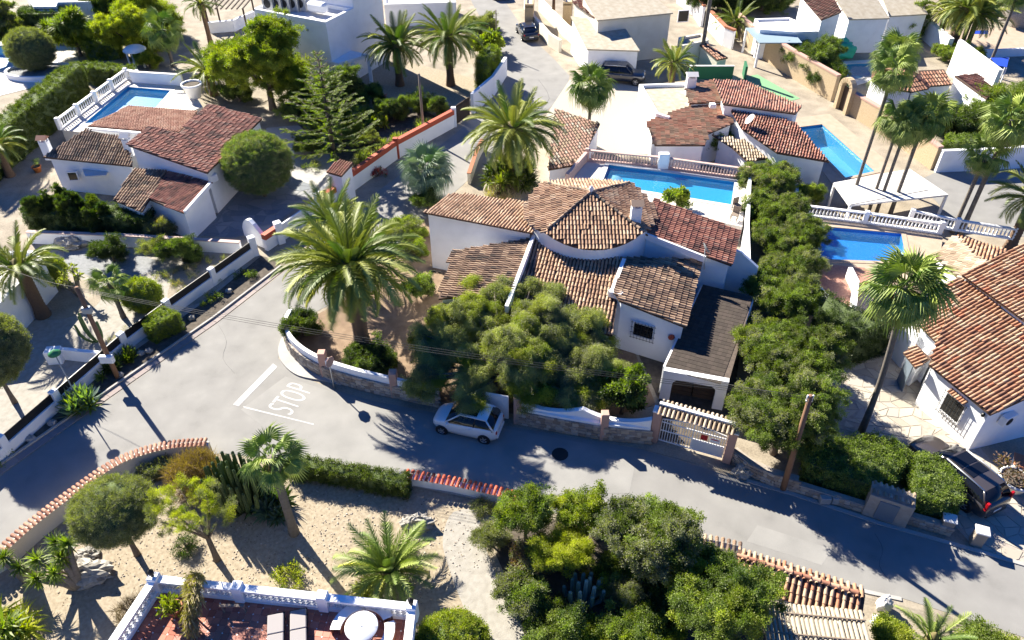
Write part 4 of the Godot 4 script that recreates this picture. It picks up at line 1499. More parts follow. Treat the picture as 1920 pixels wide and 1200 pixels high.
	var font := SystemFont.new()
	font.font_names = ["Droid Sans"]
	var tm := TextMesh.new()
	tm.text = "STOP"
	tm.font = font
	tm.font_size = 64
	tm.pixel_size = 0.01
	tm.depth = 0.02
	var stop := part(numbered("stop_lettering"), tm, M.marking_worn, self)
	var mid := V(-12.1,0,-29.41)
	var e: Vector3 = (V(-11.7,0,-30.45) - V(-12.59,0,-28.29)).normalized()
	var f := Vector3.UP.cross(e).normalized()
	var bb := tm.get_aabb()
	stop.transform = Transform3D(Basis(e * (V(-11.66,0,-30.36).distance_to(V(-12.5,0,-28.37)) / maxf(bb.size.x, 0.6)), f * (1.55 / maxf(bb.size.y, 0.4)), Vector3.UP * 0.3), mid + Vector3(0, 0.019, 0))
	stop.set_meta("kind", "structure")
	# gutter of slabs along the far kerb
	var gut := thing("gutter", "pinkish concrete gutter slabs along the kerb of the left street", "gutter")
	var ga := [V(-27.08,0,-21.69),V(-25.49,0,-24.45),V(-22.31,0,-29.66),V(-18.36,0,-36.03),V(-15.45,0,-41.57)]
	var gl := []
	for k in ga.size() - 1:
		var a: Vector3 = ga[k]
		var b: Vector3 = ga[k + 1]
		var n := int(a.distance_to(b) / 0.8)
		for i in n:
			gl.append(at_xf(a.lerp(b, (i + 0.5) / n) + Vector3(0, 0.014, 0), along(a, b), Vector3(a.distance_to(b) / n - 0.02, 0.03, 0.62)))
	pieces(gut, "slab", gl, box_mesh(Vector3.ONE), M.gutter_tones)
	structure("planter_strip", slab_mesh([V(-27.85,0,-23.02),V(-26.32,0,-26.05),V(-23.11,0,-31.61),V(-19.12,0,-38.54),V(-17.17,0,-43),V(-15.93,0,-42.37),V(-15.49,0,-41.75),V(-18.44,0,-36.29),V(-22.43,0,-29.94),V(-25.63,0,-24.72),V(-27.22,0,-21.93)], 0.0, 0.03), M.soil)
	structure("kerb", run_mesh([V(-27.2,0,-21.9),V(-25.62,0,-24.69),V(-22.41,0,-29.9),V(-18.44,0,-36.29),V(-15.53,0,-41.75)], 0.12, 0.0, 0.13), M.paving)
	# garden and driveway surfaces
	structure("gravel_garden", slab_mesh([V(-24.14,0,-19.09),V(-21.58,0,-20.41),V(-20.2,0,-22.61),V(-18.97,0,-24.05),V(-16.88,0,-24.89),V(-14.55,0,-25.17),V(-11.07,0,-24.65),V(-4.93,0,-23.34),V(-0.51,0,-22.24),V(0.99,0,-21.19),V(0,0,-19.09),V(-0.44,0,-16.1),V(0.83,0,-13.49),V(-21.9,0,-13.49)], 0.0, 0.008), M.gravel)
	structure("gravel_path", slab_mesh(smooth_line([V(-1.39,0,-22.08),V(-1.48,0,-21.04),V(-1.08,0,-19.63),V(-0.58,0,-18.3),V(0,0,-17.05),V(0.86,0,-14.97),V(-0.85,0,-14.75),V(-2.03,0,-17.05),V(-2.84,0,-19.09),V(-3.17,0,-20.47),V(-2.77,0,-21.93),V(-1.39,0,-22.08)], 4), 0.0, 0.014), M.gravel_pale)
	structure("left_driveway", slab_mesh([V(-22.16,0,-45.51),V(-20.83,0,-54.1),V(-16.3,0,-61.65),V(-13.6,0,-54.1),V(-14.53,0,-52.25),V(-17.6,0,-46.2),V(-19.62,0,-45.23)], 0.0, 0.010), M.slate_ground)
	structure("pale_drive", slab_mesh([V(-20.83,0,-54.1),V(-21.68,0,-62.7),V(-18.97,0,-63.23),V(-15.74,0,-58.66),V(-13.6,0,-54.1),V(-14.95,0,-52.25)], 0.0, 0.016), M.paving)
	structure("left_lot", slab_mesh([V(-31.01,0,-35.12),V(-32.02,0,-44.3),V(-17.99,0,-43.32),V(-18.71,0,-36.65),V(-22.76,0,-30.74),V(-26.04,0,-25.52),V(-27.42,0,-23.18),V(-32.11,0,-31.39)], 0.0, 0.006), M.gravel_pale)
	structure("centre_lot_ground", slab_mesh([V(-13.27,0,-35.52),V(-10.82,0,-37.93),V(-8.72,0,-42.62),V(-6.26,0,-47.77),V(1.58,0,-48.5),V(6.46,0,-38.26),V(7.81,0,-28.89),V(3.96,0,-27.71),V(0,0,-28.29),V(-4.08,0,-29.21),V(-7.71,0,-30.19),V(-10.26,0,-31.18),V(-12.39,0,-32.64)], 0.0, 0.02), M.earth)
	structure("gate_apron", slab_mesh([V(6.03,0,-26.01),V(7.61,0,-26.52),V(10.9,0,-25.1),V(11.5,0,-23.66),V(13.41,0,-23.02),V(9.11,0,-24.89)], 0.0, 0.018), M.flags[1])
	structure("villa_drive", slab_mesh([V(6.46,0,-38.26),V(12.56,0,-39.96),V(15.22,0,-39.38),V(12.53,0,-30.53),V(10.95,0,-25.34),V(7.62,0,-26.59),V(8.1,0,-28.89)], 0.0, 0.024), M.soil)
	structure("right_drive_base", slab_mesh([V(16.96,0,-31.39),V(21.61,0,-34.15),V(23.2,0,-31.83),V(24.18,0,-24.49),V(25.55,0,-20.75),V(24.25,0,-18.43),V(20.98,0,-19.9),V(20.47,0,-21.48),V(20.08,0,-26.23),V(15.85,0,-27.71)], 0.0, 0.010), M.mortar)
	structure("courtyard", slab_mesh([V(-16.59,0,-71.44),V(-12.3,0,-79.04),V(-3.17,0,-73.4),V(-3.51,0,-68.34),V(-5.35,0,-65.43),V(-8.92,0,-67.15)], 0.0, 0.010), M.gravel)
	structure("parking_court", slab_mesh([V(5.71,0,-73.4),V(8.73,0,-73.4),V(12.7,0,-71.44),V(11.59,0,-64.87),V(12.45,0,-57.71),V(6.26,0,-58.18),V(4.6,0,-60.63),V(2.89,0,-64.65)], 0.0, 0.014), M.flags[1])
	# the footway apron at the bend
	structure("corner_apron", slab_mesh(smooth_line([V(-13.4,0,-35.52),V(-13.75,0,-34.53),V(-13.69,0,-33.2),V(-13.12,0,-32.06),V(-12.06,0,-31.13),V(-10.47,0,-30.7),V(-9.53,0,-30.45),V(-10.85,0,-31.13),V(-12.25,0,-32.28),V(-12.96,0,-34.15),V(-13.4,0,-35.52)], 4), 0.0, 0.10), M.paving)

func centre_villa():
	var h := thing("villa", "white villa with round tiled centre roof beside the blue pool", "house", V(5.18,0,-40.55))
	var tw: Array = M.tiles_warm
	var tb: Array = M.tiles_brown
	# round drum under a four sided roof
	var c := Vector3(4.9, 0, -41.4)
	var R := 4.11
	var apex := 5.92
	var k := 0.345
	for sgm in 4:
		var ax := PI * 0.5 * sgm
		var dir := Vector3(sin(ax), 0, cos(ax))
		var pts := [c + Vector3(0, apex, 0)]
		for i in 11:
			var a := ax - PI * 0.25 + PI * 0.5 * i / 10.0
			var q := Vector3(sin(a), 0, cos(a)) * R
			pts.append(c + q + Vector3(0, apex - k * q.dot(dir), 0))
		roof(h, [pts[0]] + pts.slice(1), tw, M.white_wall, -99.0, 75 if sgm == 0 else 0)
	var drum := B.new()
	for i in 40:
		var a := TAU * i / 40.0
		var b := TAU * (i + 1) / 40.0
		var top := func(an):
			var w := fposmod(an + PI * 0.25, PI * 0.5) - PI * 0.25
			return apex - k * R * cos(w) - 0.1
		var p := Vector3(sin(a), 0, cos(a)) * (R - 0.1) + c - h.position
		var q := Vector3(sin(b), 0, cos(b)) * (R - 0.1) + c - h.position
		drum.quad(p, q, q + Vector3(0, top.call(b), 0), p + Vector3(0, top.call(a), 0), p + q - 2.0 * (c - h.position))
	part("wall", drum.done(), M.white_wall, h)
	for sgm in 4:
		var a := PI * 0.25 + PI * 0.5 * sgm
		var q := Vector3(sin(a), 0, cos(a)) * R
		var rt := part("hip_ridge", box_mesh(Vector3(0.02, 0.02, 0.02)), M.shaded_pan, h, at_xf(c + Vector3(0, apex, 0) - h.position))
		ridge_tiles(rt, c + Vector3(0, apex, 0), c + q + Vector3(0, apex - k * R * 0.7071, 0), tb)
	var fin := B.new(true)
	fin.lathe([Vector2(0.16, -0.1), Vector2(0.12, 0.15), Vector2(0.17, 0.25), Vector2(0.01, 0.5)], 10)
	part("finial", fin.done(), M.white_paint, h, at_xf(c + Vector3(0, apex, 0) - h.position))
	roof(h, [V(-4.03,3.7,-45.1),V(-5.57,4.4,-41.52),V(1.3,4.4,-39.13),V(1.04,3.77,-42.94),V(0.89,3.59,-44.03)], tw, M.white_wall)
	roof(h, [V(-3.61,3.3,-38.84),V(1.32,3.8,-39.5),V(0.06,3.8,-34.15),V(-4.16,3.36,-33.98)], tb, M.white_wall)
	roof(h, [V(-0.36,2.7,-32.88),V(5.49,2.7,-31.6),V(6.63,3.65,-37.32),V(4.2,3.71,-38.24),V(1.32,3.86,-39.78)], tw, M.white_wall, 0.0, 150)
	roof(h, [V(6.7,3.75,-37.51),V(11.59,3.2,-38.07),V(9.46,3.2,-31.69),V(5.98,3.68,-33.43),V(5.73,3.74,-34.23)], tb, M.white_wall, 0.0, 75)
	roof(h, [V(8.01,4.45,-39.05),V(13.01,3.65,-36.83),V(14.38,3.65,-40.58),V(9.19,4.49,-43.07)], M.tiles_red, M.white_wall)
	var para := B.new()
	var pa := V(1.42,3.85,-39.79) - h.position
	var pb := V(-0.3,3.5,-32.84) - h.position
	var pd := (pb - pa).normalized()
	para.box(Transform3D(Basis(pd, Vector3.UP, pd.cross(Vector3.UP)).orthonormalized(), (pa + pb) * 0.5), Vector3(pa.distance_to(pb), 0.5, 0.2))
	part("parapet", para.done(), M.white_wall, h)
	bar("parapet", V(6.68,3.7,-37.25), V(5.62,3.5,-34.19), 0.22, 0.3, M.white_wall, h)
	bar("parapet", V(5.56,3.45,-34.45), V(6.19,3.55,-33.93), 0.3, 0.4, M.white_wall, h)
	bar("fascia", V(7.98,4.25,-39.18), V(11.44,3.9,-37.08), 0.12, 0.42, M.white_wall, h)
	for vn in 2: part("vent", box_mesh(Vector3(0.22, 0.14, 0.06), 0.01), M.iron, h, at_xf(V(-4.76,4.4,-38.95) * Vector3(1, 0, 1) + Vector3(0.35 * vn - 0.1, 1.9 - 0.1 * vn, 0.35) - h.position, along(V(-5.57,4.4,-41.52), V(1.3,4.4,-39.13))))
	chimney(h, V(7.48,4.5,-39.51), 0.62, 1.55, M.white_wall, M.tiles_warm[4])
	var e2a := V(5.96,3.75,-33.34)
	var e2b := V(9.46,3.2,-31.69)
	var wall_out := Vector3(-(e2b - e2a).z, 0, (e2b - e2a).x).normalized()
	var wc := e2a.lerp(e2b, 0.4) - wall_out * 0.18
	window_on(h, "window", Vector3(wc.x, 1.95, wc.z), wall_out, 1.2, 0.95, M.white_paint, M.dark_glass, true)
	var al := B.new(true)
	al.lathe([Vector2(0.01, 0.1), Vector2(0.17, 0.08), Vector2(0.2, 0.0)], 8, Transform3D(Basis(Vector3.RIGHT, PI * 0.5), Vector3.ZERO))
	part("alarm_box", al.done(), M.red_paint, h, at_xf(e2a.lerp(e2b, 0.82) * Vector3(1, 0, 1) + Vector3(0, 2.1, 0) - wall_out * 0.14 - h.position))
	var dish := B.new(true)
	dish.lathe([Vector2(0.01, 0.0), Vector2(0.2, 0.03), Vector2(0.4, 0.13)], 14, Transform3D(Basis(Vector3(0.2, 0, 1).normalized(), -1.0), Vector3.ZERO))
	part("satellite_dish", dish.done(), M.grey_paint, h, at_xf(V(11.34,4.6,-37.11) - h.position))
	rod("mast", [V(11.4,3.4,-36.75) - h.position, V(11.34,4.6,-37.11) - h.position], [0.03, 0.03], M.grey_paint, h)
	# garage with an arched front
	var gr := thing("garage", "dark flat roofed garage with a white arched front by the gate", "garage", V(9.99,0,-29.7))
	var gp := [V(8.08,2.1,-29.52),V(11.34,2.1,-28.63),V(14.34,2.1,-35.79),V(11.58,2.1,-36.95)]
	var gm := B.new()
	var rel := []
	for q in gp: rel.append(q - gr.position)
	gm.prism(flat(rel), 2.0, 2.1)
	part("roof", gm.done(), M.dark_roof, gr)
	# rows of flat brown tiles on the garage roof, shade painted in by darker colour
	var rows := []
	var a0: Vector3 = rel[3]
	var u: Vector3 = rel[2] - rel[3]
	var v: Vector3 = rel[0] - rel[3]
	for i in 26:
		for j in 12:
			var p: Vector3 = a0 + u * ((j + 0.5) / 12.0) + v * ((i + 0.5) / 26.0)
			rows.append(Transform3D(Basis(u.normalized() * (u.length() / 12.0 * 0.98), Vector3.UP * 0.025, -v.normalized() * (v.length() / 26.0 * 0.93)), Vector3(p.x, 2.112, p.z)))
	var shaded_tones := [plain("gt0", Color(0.039, 0.028, 0.021), 0.9), plain("gt1", Color(0.046, 0.034, 0.025), 0.9), plain("gt2", Color(0.054, 0.039, 0.030), 0.9)]
	pieces(gr, "roof_tile", rows, box_mesh(Vector3.ONE), shaded_tones, 300)
	var fl: Vector3 = rel[0]
	var fr: Vector3 = rel[1]
	var fd := (fr - fl).normalized()
	var fw := fl.distance_to(fr)
	var arch := CSGCombiner3D.new()
	var front := CSGBox3D.new()
	front.size = Vector3(fw, 2.16, 0.3)
	front.material = M.white_wall
	arch.add_child(front)
	var hole := CSGBox3D.new()
	hole.size = Vector3(fw - 1.1, 1.6, 1.0)
	hole.position = Vector3(0, -0.6, 0)
	hole.operation = CSGShape3D.OPERATION_SUBTRACTION
	hole.material = M.white_wall
	arch.add_child(hole)
	for s in [-1.0, 1.0]:
		var cy := CSGCylinder3D.new()
		cy.radius = 0.35
		cy.height = 1.0
		cy.sides = 24
		cy.rotation_degrees = Vector3(90, 0, 0)
		cy.position = Vector3(s * ((fw - 1.1) * 0.5 - 0.35), 0.2, 0)
		cy.operation = CSGShape3D.OPERATION_SUBTRACTION
		cy.material = M.white_wall
		arch.add_child(cy)
	var mid := CSGBox3D.new()
	mid.size = Vector3(fw - 1.8, 0.5, 1.0)
	mid.position = Vector3(0, 0.3, 0)
	mid.operation = CSGShape3D.OPERATION_SUBTRACTION
	mid.material = M.white_wall
	arch.add_child(mid)
	arch.name = "front_arch"
	gr.add_child(arch)
	arch.transform = Transform3D(Basis(fd, Vector3.UP, fd.cross(Vector3.UP)), Vector3((fl.x + fr.x) * 0.5, 1.06, (fl.z + fr.z) * 0.5))
	var inn := fd.cross(Vector3.UP) * -0.5
	for s in 2:
		var dm := B.new()
		for i in 6: dm.box(Transform3D(Basis(fd, Vector3.UP, fd.cross(Vector3.UP)), fl.lerp(fr, 0.31 + 0.38 * s) * Vector3(1, 0, 1) + inn + Vector3(0, 0.17 + i * 0.29, 0)), Vector3(fw * 0.36, 0.27, 0.06), 0.01)
		part("door", dm.done(), M.wood_dark, gr)
	part("side_wall", run_mesh([rel[1] * Vector3(1, 0, 1) + Vector3(-0.15, 0, -0.3), rel[2] * Vector3(1, 0, 1)], 0.2, 0.0, 2.0), M.white_wall, gr)
	part("side_wall", run_mesh([rel[0] * Vector3(1, 0, 1) + Vector3(0.1, 0, -0.3), rel[3] * Vector3(1, 0, 1)], 0.2, 0.0, 2.0), M.white_wall, gr)
	wall_run("terrace_wall", "blue shaded white terrace wall with sweeping top behind the dark garage roof", [V(12.47,0,-39.1),V(13.98,0,-38.48),V(15.05,0,-37.93)], 0.22, [3.6, 3.5, 2.7], M.white_wall)
	# gate, its pillars and little roof
	var gt := thing("gate_canopy", "narrow tiled canopy on a white beam over the white driveway gate", "canopy", V(9.26,0,-25.69))
	var ca := V(7.3,2.75,-26.35)
	var cb := V(10.8,2.75,-24.93)
	var cd := (cb - ca).normalized()
	var cs := cd.cross(Vector3.UP).normalized()
	for s in [-1.0, 1.0]:
		var xf := []
		var n := 17
		for i in n:
			var p := ca.lerp(cb, (i + 0.5) / n)
			var dn: Vector3 = (cs * s * 0.9 + Vector3.DOWN * 0.42).normalized()
			var e: Vector3 = cd * s
			var up := dn.cross(e)
			if up.y < 0:
				e = -e
				up = -up
			xf.append(Transform3D(Basis(e * 1.05, up * 1.05, dn * 1.25), p + dn * 0.32 - gt.position))
		pieces(gt, "tile", xf, tile_mesh(), M.tiles_sand)
	bar("ridge", ca + Vector3(0, 0.06, 0), cb + Vector3(0, 0.06, 0), 0.16, 0.1, M.white_paint, gt)
	bar("beam", ca - Vector3(0, 0.3, 0), cb - Vector3(0, 0.3, 0), 0.5, 0.12, M.wood_dark, gt)
	for q in [[V(7.32,0,-26.41), "pink gate pillar at the left end of the driveway gate"], [V(10.8,0,-25.03), "pink gate pillar at the right end of the driveway gate"]]:
		var pl := thing("gate_pillar", q[1], "pillar", q[0])
		part("shaft", box_mesh(Vector3(0.42, 2.2, 0.42), 0.02), M.pink_plaster, pl, at_xf(Vector3(0, 1.1, 0), along(ca, cb)))
		part("cap", box_mesh(Vector3(0.5, 0.1, 0.5), 0.02), M.white_paint, pl, at_xf(Vector3(0, 2.25, 0), along(ca, cb)))
	var gate := thing("driveway_gate", "white barred double gate with a red sign across the villa driveway", "gate", (V(7.32,0,-26.41) + V(10.8,0,-25.03)) * 0.5, along(V(7.32,0,-26.41), V(10.8,0,-25.03)))
	var gw := V(7.32,0,-26.41).distance_to(V(10.8,0,-25.03)) - 0.5
	for s in [-1.0, 1.0]:
		var leaf := Node3D.new()
		leaf.name = "gate_leaf"
		gate.add_child(leaf, true)
		leaf.position = Vector3(s * gw * 0.25, 0, 0)
		var lw := gw * 0.5 - 0.03
		for i in 13:
			var f := (i + 0.0) / 12.0
			var hh := 1.55 + 0.3 * (f if s < 0 else 1.0 - f)
			part("bar", box_mesh(Vector3(0.03, hh, 0.03)), M.white_paint, leaf, at_xf(Vector3((f - 0.5) * lw, 0.12 + hh * 0.5, 0)))
		for y in [0.15, 0.9, 1.5]: part("rail", box_mesh(Vector3(lw, 0.05, 0.04)), M.white_paint, leaf, at_xf(Vector3(0, y, 0)))
		var tr := B.new()
		tr.box(Transform3D(Basis(Vector3.BACK, atan2(0.3, lw) * -s), Vector3(0, 1.85, 0)), Vector3(lw, 0.05, 0.04))
		part("top_rail", tr.done(), M.white_paint, leaf)
		if s > 0:
			part("panel", box_mesh(Vector3(lw * 0.98, 0.7, 0.015)), M.white_paint, leaf, at_xf(Vector3(0, 0.52, -0.03)))
			part("sign", box_mesh(Vector3(0.34, 0.34, 0.02), 0.004), M.sign_red, leaf, at_xf(Vector3(-0.25, 1.25, 0.05)))
			part("notice", box_mesh(Vector3(0.5, 0.3, 0.02), 0.004), M.white_paint, leaf, at_xf(Vector3(0.3, 1.22, 0.05)))
			part("notice_stripe", box_mesh(Vector3(0.36, 0.06, 0.01)), M.sign_red, leaf, at_xf(Vector3(0.28, 1.29, 0.062)))
	# pool terrace behind the villa
	var pl := [V(7.6,1.2,-53.72),V(16.82,1.2,-51.04),V(15.84,1.2,-47.72),V(6.75,1.2,-50.72)]
	deck("pool_terrace", [V(5.81,1.2,-54.33),V(17.86,1.2,-51.53),V(15.98,1.2,-44.82),V(12.45,1.2,-46.21),V(8.59,1.2,-48.62),V(3.99,1.2,-50.16)], [pl], -0.2, 1.2, M.deck_pale)
	pool("swimming_pool", "long rectangular blue pool behind the round roofed villa", pl, 1.2, 0.5, M.white_roof, M.water, 0.35, V(7.75,1.2,-51.94))
	structure("pool_walk", slab_mesh([V(5.93,1.2,-54.77),V(17.94,1.2,-51.86),V(17.8,1.2,-51.28),V(5.8,1.2,-54.15)], 1.0, 1.206), M.pink_rail)
	balustrade("pool_balustrade", "pinkish balustrade running behind the long blue pool of the round roofed villa", [V(5.91,1.2,-54.5),V(11.63,1.2,-53.29),V(17.76,1.2,-51.45)], 1.2, 0.9, M.pink_rail, M.pink_rail, 5.2)
	wall_run("terrace_side_wall", "low pink wall at the left end of the long pool terrace", [V(5.8,1.2,-54.24),V(4.1,1.2,-50.72)], 0.25, 2.05, M.pink_rail)
	wall_run("terrace_end_wall", "white wall along the right end of the long pool terrace", [V(17.92,1.2,-51.28),V(15.96,1.2,-43.82),V(14.88,1.2,-38.92)], 0.2, 2.0, M.white_wall)
	part("post_box", box_mesh(Vector3(0.8, 1.3, 0.5), 0.04), M.white_wall, thing("pump_housing", "white pump housing set in the middle of the pinkish pool balustrade", "housing", V(11.71,1.2,-53.29)), at_xf(Vector3(0, 0.6, 0.05)))
	for q in [[V(16.01,1.2,-46.92), 0.4, "wicker chair nearer the water at the right end of the long pool terrace"], [V(15.58,1.2,-45.72), -0.5, "wicker chair nearer the villa roof at the right end of the long pool terrace"]]:
		chair("terrace_chair", q[2], q[0], q[1], M.wood_grey, "chairs on the pool terrace")
	pot("flower_pot", "orange potted plant beside the sweeping blue shaded terrace wall", V(14.63,1.2,-40.08), 0.3, 0.5, M.orange_pot, "leaf", "mid", 8)

func chair(called: String, label: String, at: Vector3, turn: float, m: Material, group := ""):
	var t := thing(called, label, "chair", at, turn, group)
	part("seat", box_mesh(Vector3(0.5, 0.06, 0.5), 0.02), m, t, at_xf(Vector3(0, 0.45, 0)))
	part("backrest", box_mesh(Vector3(0.5, 0.5, 0.05), 0.02), m, t, at_xf(Vector3(0, 0.72, -0.24)))
	for sx in [-1.0, 1.0]:
		for sz in [-1.0, 1.0]: part("leg", box_mesh(Vector3(0.05, 0.45, 0.05)), m, t, at_xf(Vector3(sx * 0.22, 0.22, sz * 0.22)))

func right_villa():
	var h := thing("villa", "white villa with striped terracotta roof behind the dark estate car", "house", V(24.73,0,-27.33))
	var tb: Array = M.tiles_bright
	roof(h, [V(23.14,2.95,-25.44),V(21.64,2.95,-28.99),V(24.94,4.75,-34.03),V(26.47,4.69,-29.97),V(27.68,4.61,-26.57),V(26.49,4.19,-26.38)], tb, M.white_wall, 0.0, 240, 0.22)
	roof(h, [V(24.89,4.82,-33.98),V(22.75,3.2,-29.7),V(22.23,3.2,-31.96),V(23.6,4.16,-34.07)], tb, M.white_wall, 0.0, 60, 0.3)
	roof(h, [V(26.27,5.05,-29.88),V(24.83,5.05,-33.97),V(28.37,6.3,-35.26),V(29.86,6.16,-29.76)], tb, M.white_wall, 3.0, 0)
	roof(h, [V(26.24,2.9,-38.84),V(28.43,2.9,-41.17),V(27.65,4.1,-36.36),V(25.76,3.83,-35.27)], M.tiles_sand, M.white_wall)
	roof(h, [V(28.43,2.9,-41.17),V(30.92,2.9,-39.42),V(27.65,4.1,-36.36)], tb, M.white_wall)
	# porch with a small tiled hood
	bar("porch_wall", V(22.04,0,-30.45) + Vector3(0, 1.2, 0), V(23.87,0,-31.83) + Vector3(0, 1.2, 0), 0.25, 2.4, M.white_wall, h)
	roof(h, [V(21.03,2.5,-30.43),V(21.21,2.5,-29.18),V(21.96,2.9,-29.49),V(21.7,2.86,-30.68)], M.tiles_bright, M.white_wall, -99.0)
	bar("porch_wall", V(22.29,0,-31.83) + Vector3(0, 1.3, 0), V(21.97,0,-33.43) + Vector3(0, 1.3, 0), 0.2, 2.6, M.white_wall, h)
	var d := B.new()
	d.box(Transform3D.IDENTITY, Vector3(0.9, 2.0, 0.06), 0.02)
	part("door", d.done(), M.meter_door, h, at_xf(V(21.58,1,-30.35) - h.position, along(V(22.29,0,-31.83), V(22.19,0,-30.45))))
	var wd: Vector3 = (V(23.76,0,-25.27) - V(22.16,0,-29.29)).normalized()
	var out := Vector3(wd.z, 0, -wd.x)
	if out.x > 0: out = -out
	var re := V(21.64,2.95,-28.99).lerp(V(23.14,2.95,-25.44), 0.52) - out * 0.22
	window_on(h, "window", Vector3(re.x, 1.55, re.z), out, 1.2, 1.25, M.white_paint, M.dark_glass, true)
	var wt := []
	var wa := V(21.64,2.95,-28.99).lerp(V(23.14,2.95,-25.44), 0.38) - out * 0.22 - Vector3(0, 0.5, 0)
	var wb := V(21.64,2.95,-28.99).lerp(V(23.14,2.95,-25.44), 0.66) - out * 0.22 - Vector3(0, 0.5, 0)
	for i in 7:
		var dn := (out + Vector3.DOWN * 0.45).normalized()
		var e := (wb - wa).normalized()
		var up := dn.cross(e)
		if up.y < 0:
			e = -e
			up = -up
		wt.append(Transform3D(Basis(e, up, dn), wa.lerp(wb, (i + 0.5) / 7.0) + dn * 0.1 - h.position))
	pieces(h, "hood_tile", wt, tile_mesh(), M.tiles_bright)
	var ac := part("air_conditioner", box_mesh(Vector3(0.85, 0.6, 0.35), 0.03), M.white_paint, h, at_xf(V(24.49,2.2,-25.86) - h.position, along(V(25.67,0,-28.22), V(28.01,0,-29.33))))
	var fan := B.new()
	fan.lathe([Vector2(0.22, 0.0), Vector2(0.22, 0.02), Vector2(0.01, 0.03)], 16, Transform3D(Basis(Vector3.RIGHT, PI * 0.5), Vector3(-0.12, 0, 0.175)))
	part("fan_grille", fan.done(), M.iron, ac)
	part("wall_lamp", box_mesh(Vector3(0.16, 0.25, 0.16), 0.05), M.iron, h, at_xf(V(23.12,2.5,-25.83) - h.position))
	# paved drive
	var dr := thing("stone_drive", "cream crazy paving drive below the white villa wall", "paving")
	flagstones(dr, [V(20.33,0,-34.15),V(22.42,0,-31.39),V(23.81,0,-25.1),V(25.96,0,-21.93),V(24.09,0,-18.56),V(21.17,0,-19.9),V(20.65,0,-21.33),V(20.08,0,-25.52),V(16.99,0,-27.71),V(17,0,-30.53)], 0.62, 0.011, M.flags)
	# pool court
	var pp := [V(21.4,1,-45.2),V(26.84,1,-44.25),V(25.84,1,-40.84),V(20.16,1,-41.2)]
	deck("pool_court", [V(21.03,1,-46.74),V(29.95,1,-44.66),V(27.73,1,-40.36),V(22.38,1,-36.2),V(20,1,-34.93),V(19.46,1,-36.2),V(18.83,1,-38.63)], [pp], -0.2, 1.0, M.deck_peach)
	pool("swimming_pool", "deep blue pool with terracotta surround beside the tall fan palm", pp, 1.0, 0.6, M.deck_peach, M.water, 0.3, null, M.pool_tile_deep)
	structure("pool_patio", slab_mesh([V(21.03,1,-46.6),V(21.48,1,-46.46),V(19.73,1,-40.72),V(22.84,1,-40.24),V(23.27,1,-39.54),V(20.14,1,-35.33),V(19.38,1,-36.99),V(18.94,1,-38.91)], 0.8, 1.006), M.deck_red)
	wall_run("pool_patio_wall", "thin curved white wall edging the terracotta pool patio", smooth_line([V(18.76,1,-38.74),V(19.25,1,-36.57),V(19.9,1,-34.83)], 5), 0.18, 1.5, M.white_wall)
	wall_run("patio_pillar_wall", "short white stepped wall at the corner of the terracotta pool patio", [V(21.38,1,-39.19),V(21.31,1,-37.8),V(20.3,1,-35.33)], 0.25, 1.8, M.white_wall)
	balustrade("street_balustrade", "long white balustrade behind the deep blue pool", [V(20.72,1,-46.6),V(24.75,1,-45.61),V(29.41,1,-44.25)], 1.0, 0.85, M.white_paint, M.white_paint, 3.4, 0.24)
	balustrade("street_balustrade", "white balustrade section to the right of the tall leaning palms", [V(28.05,1,-45.89),V(30.69,1,-44.66),V(34.19,1,-43.53)], 1.0, 0.85, M.white_paint, M.white_paint, 3.4, 0.24)

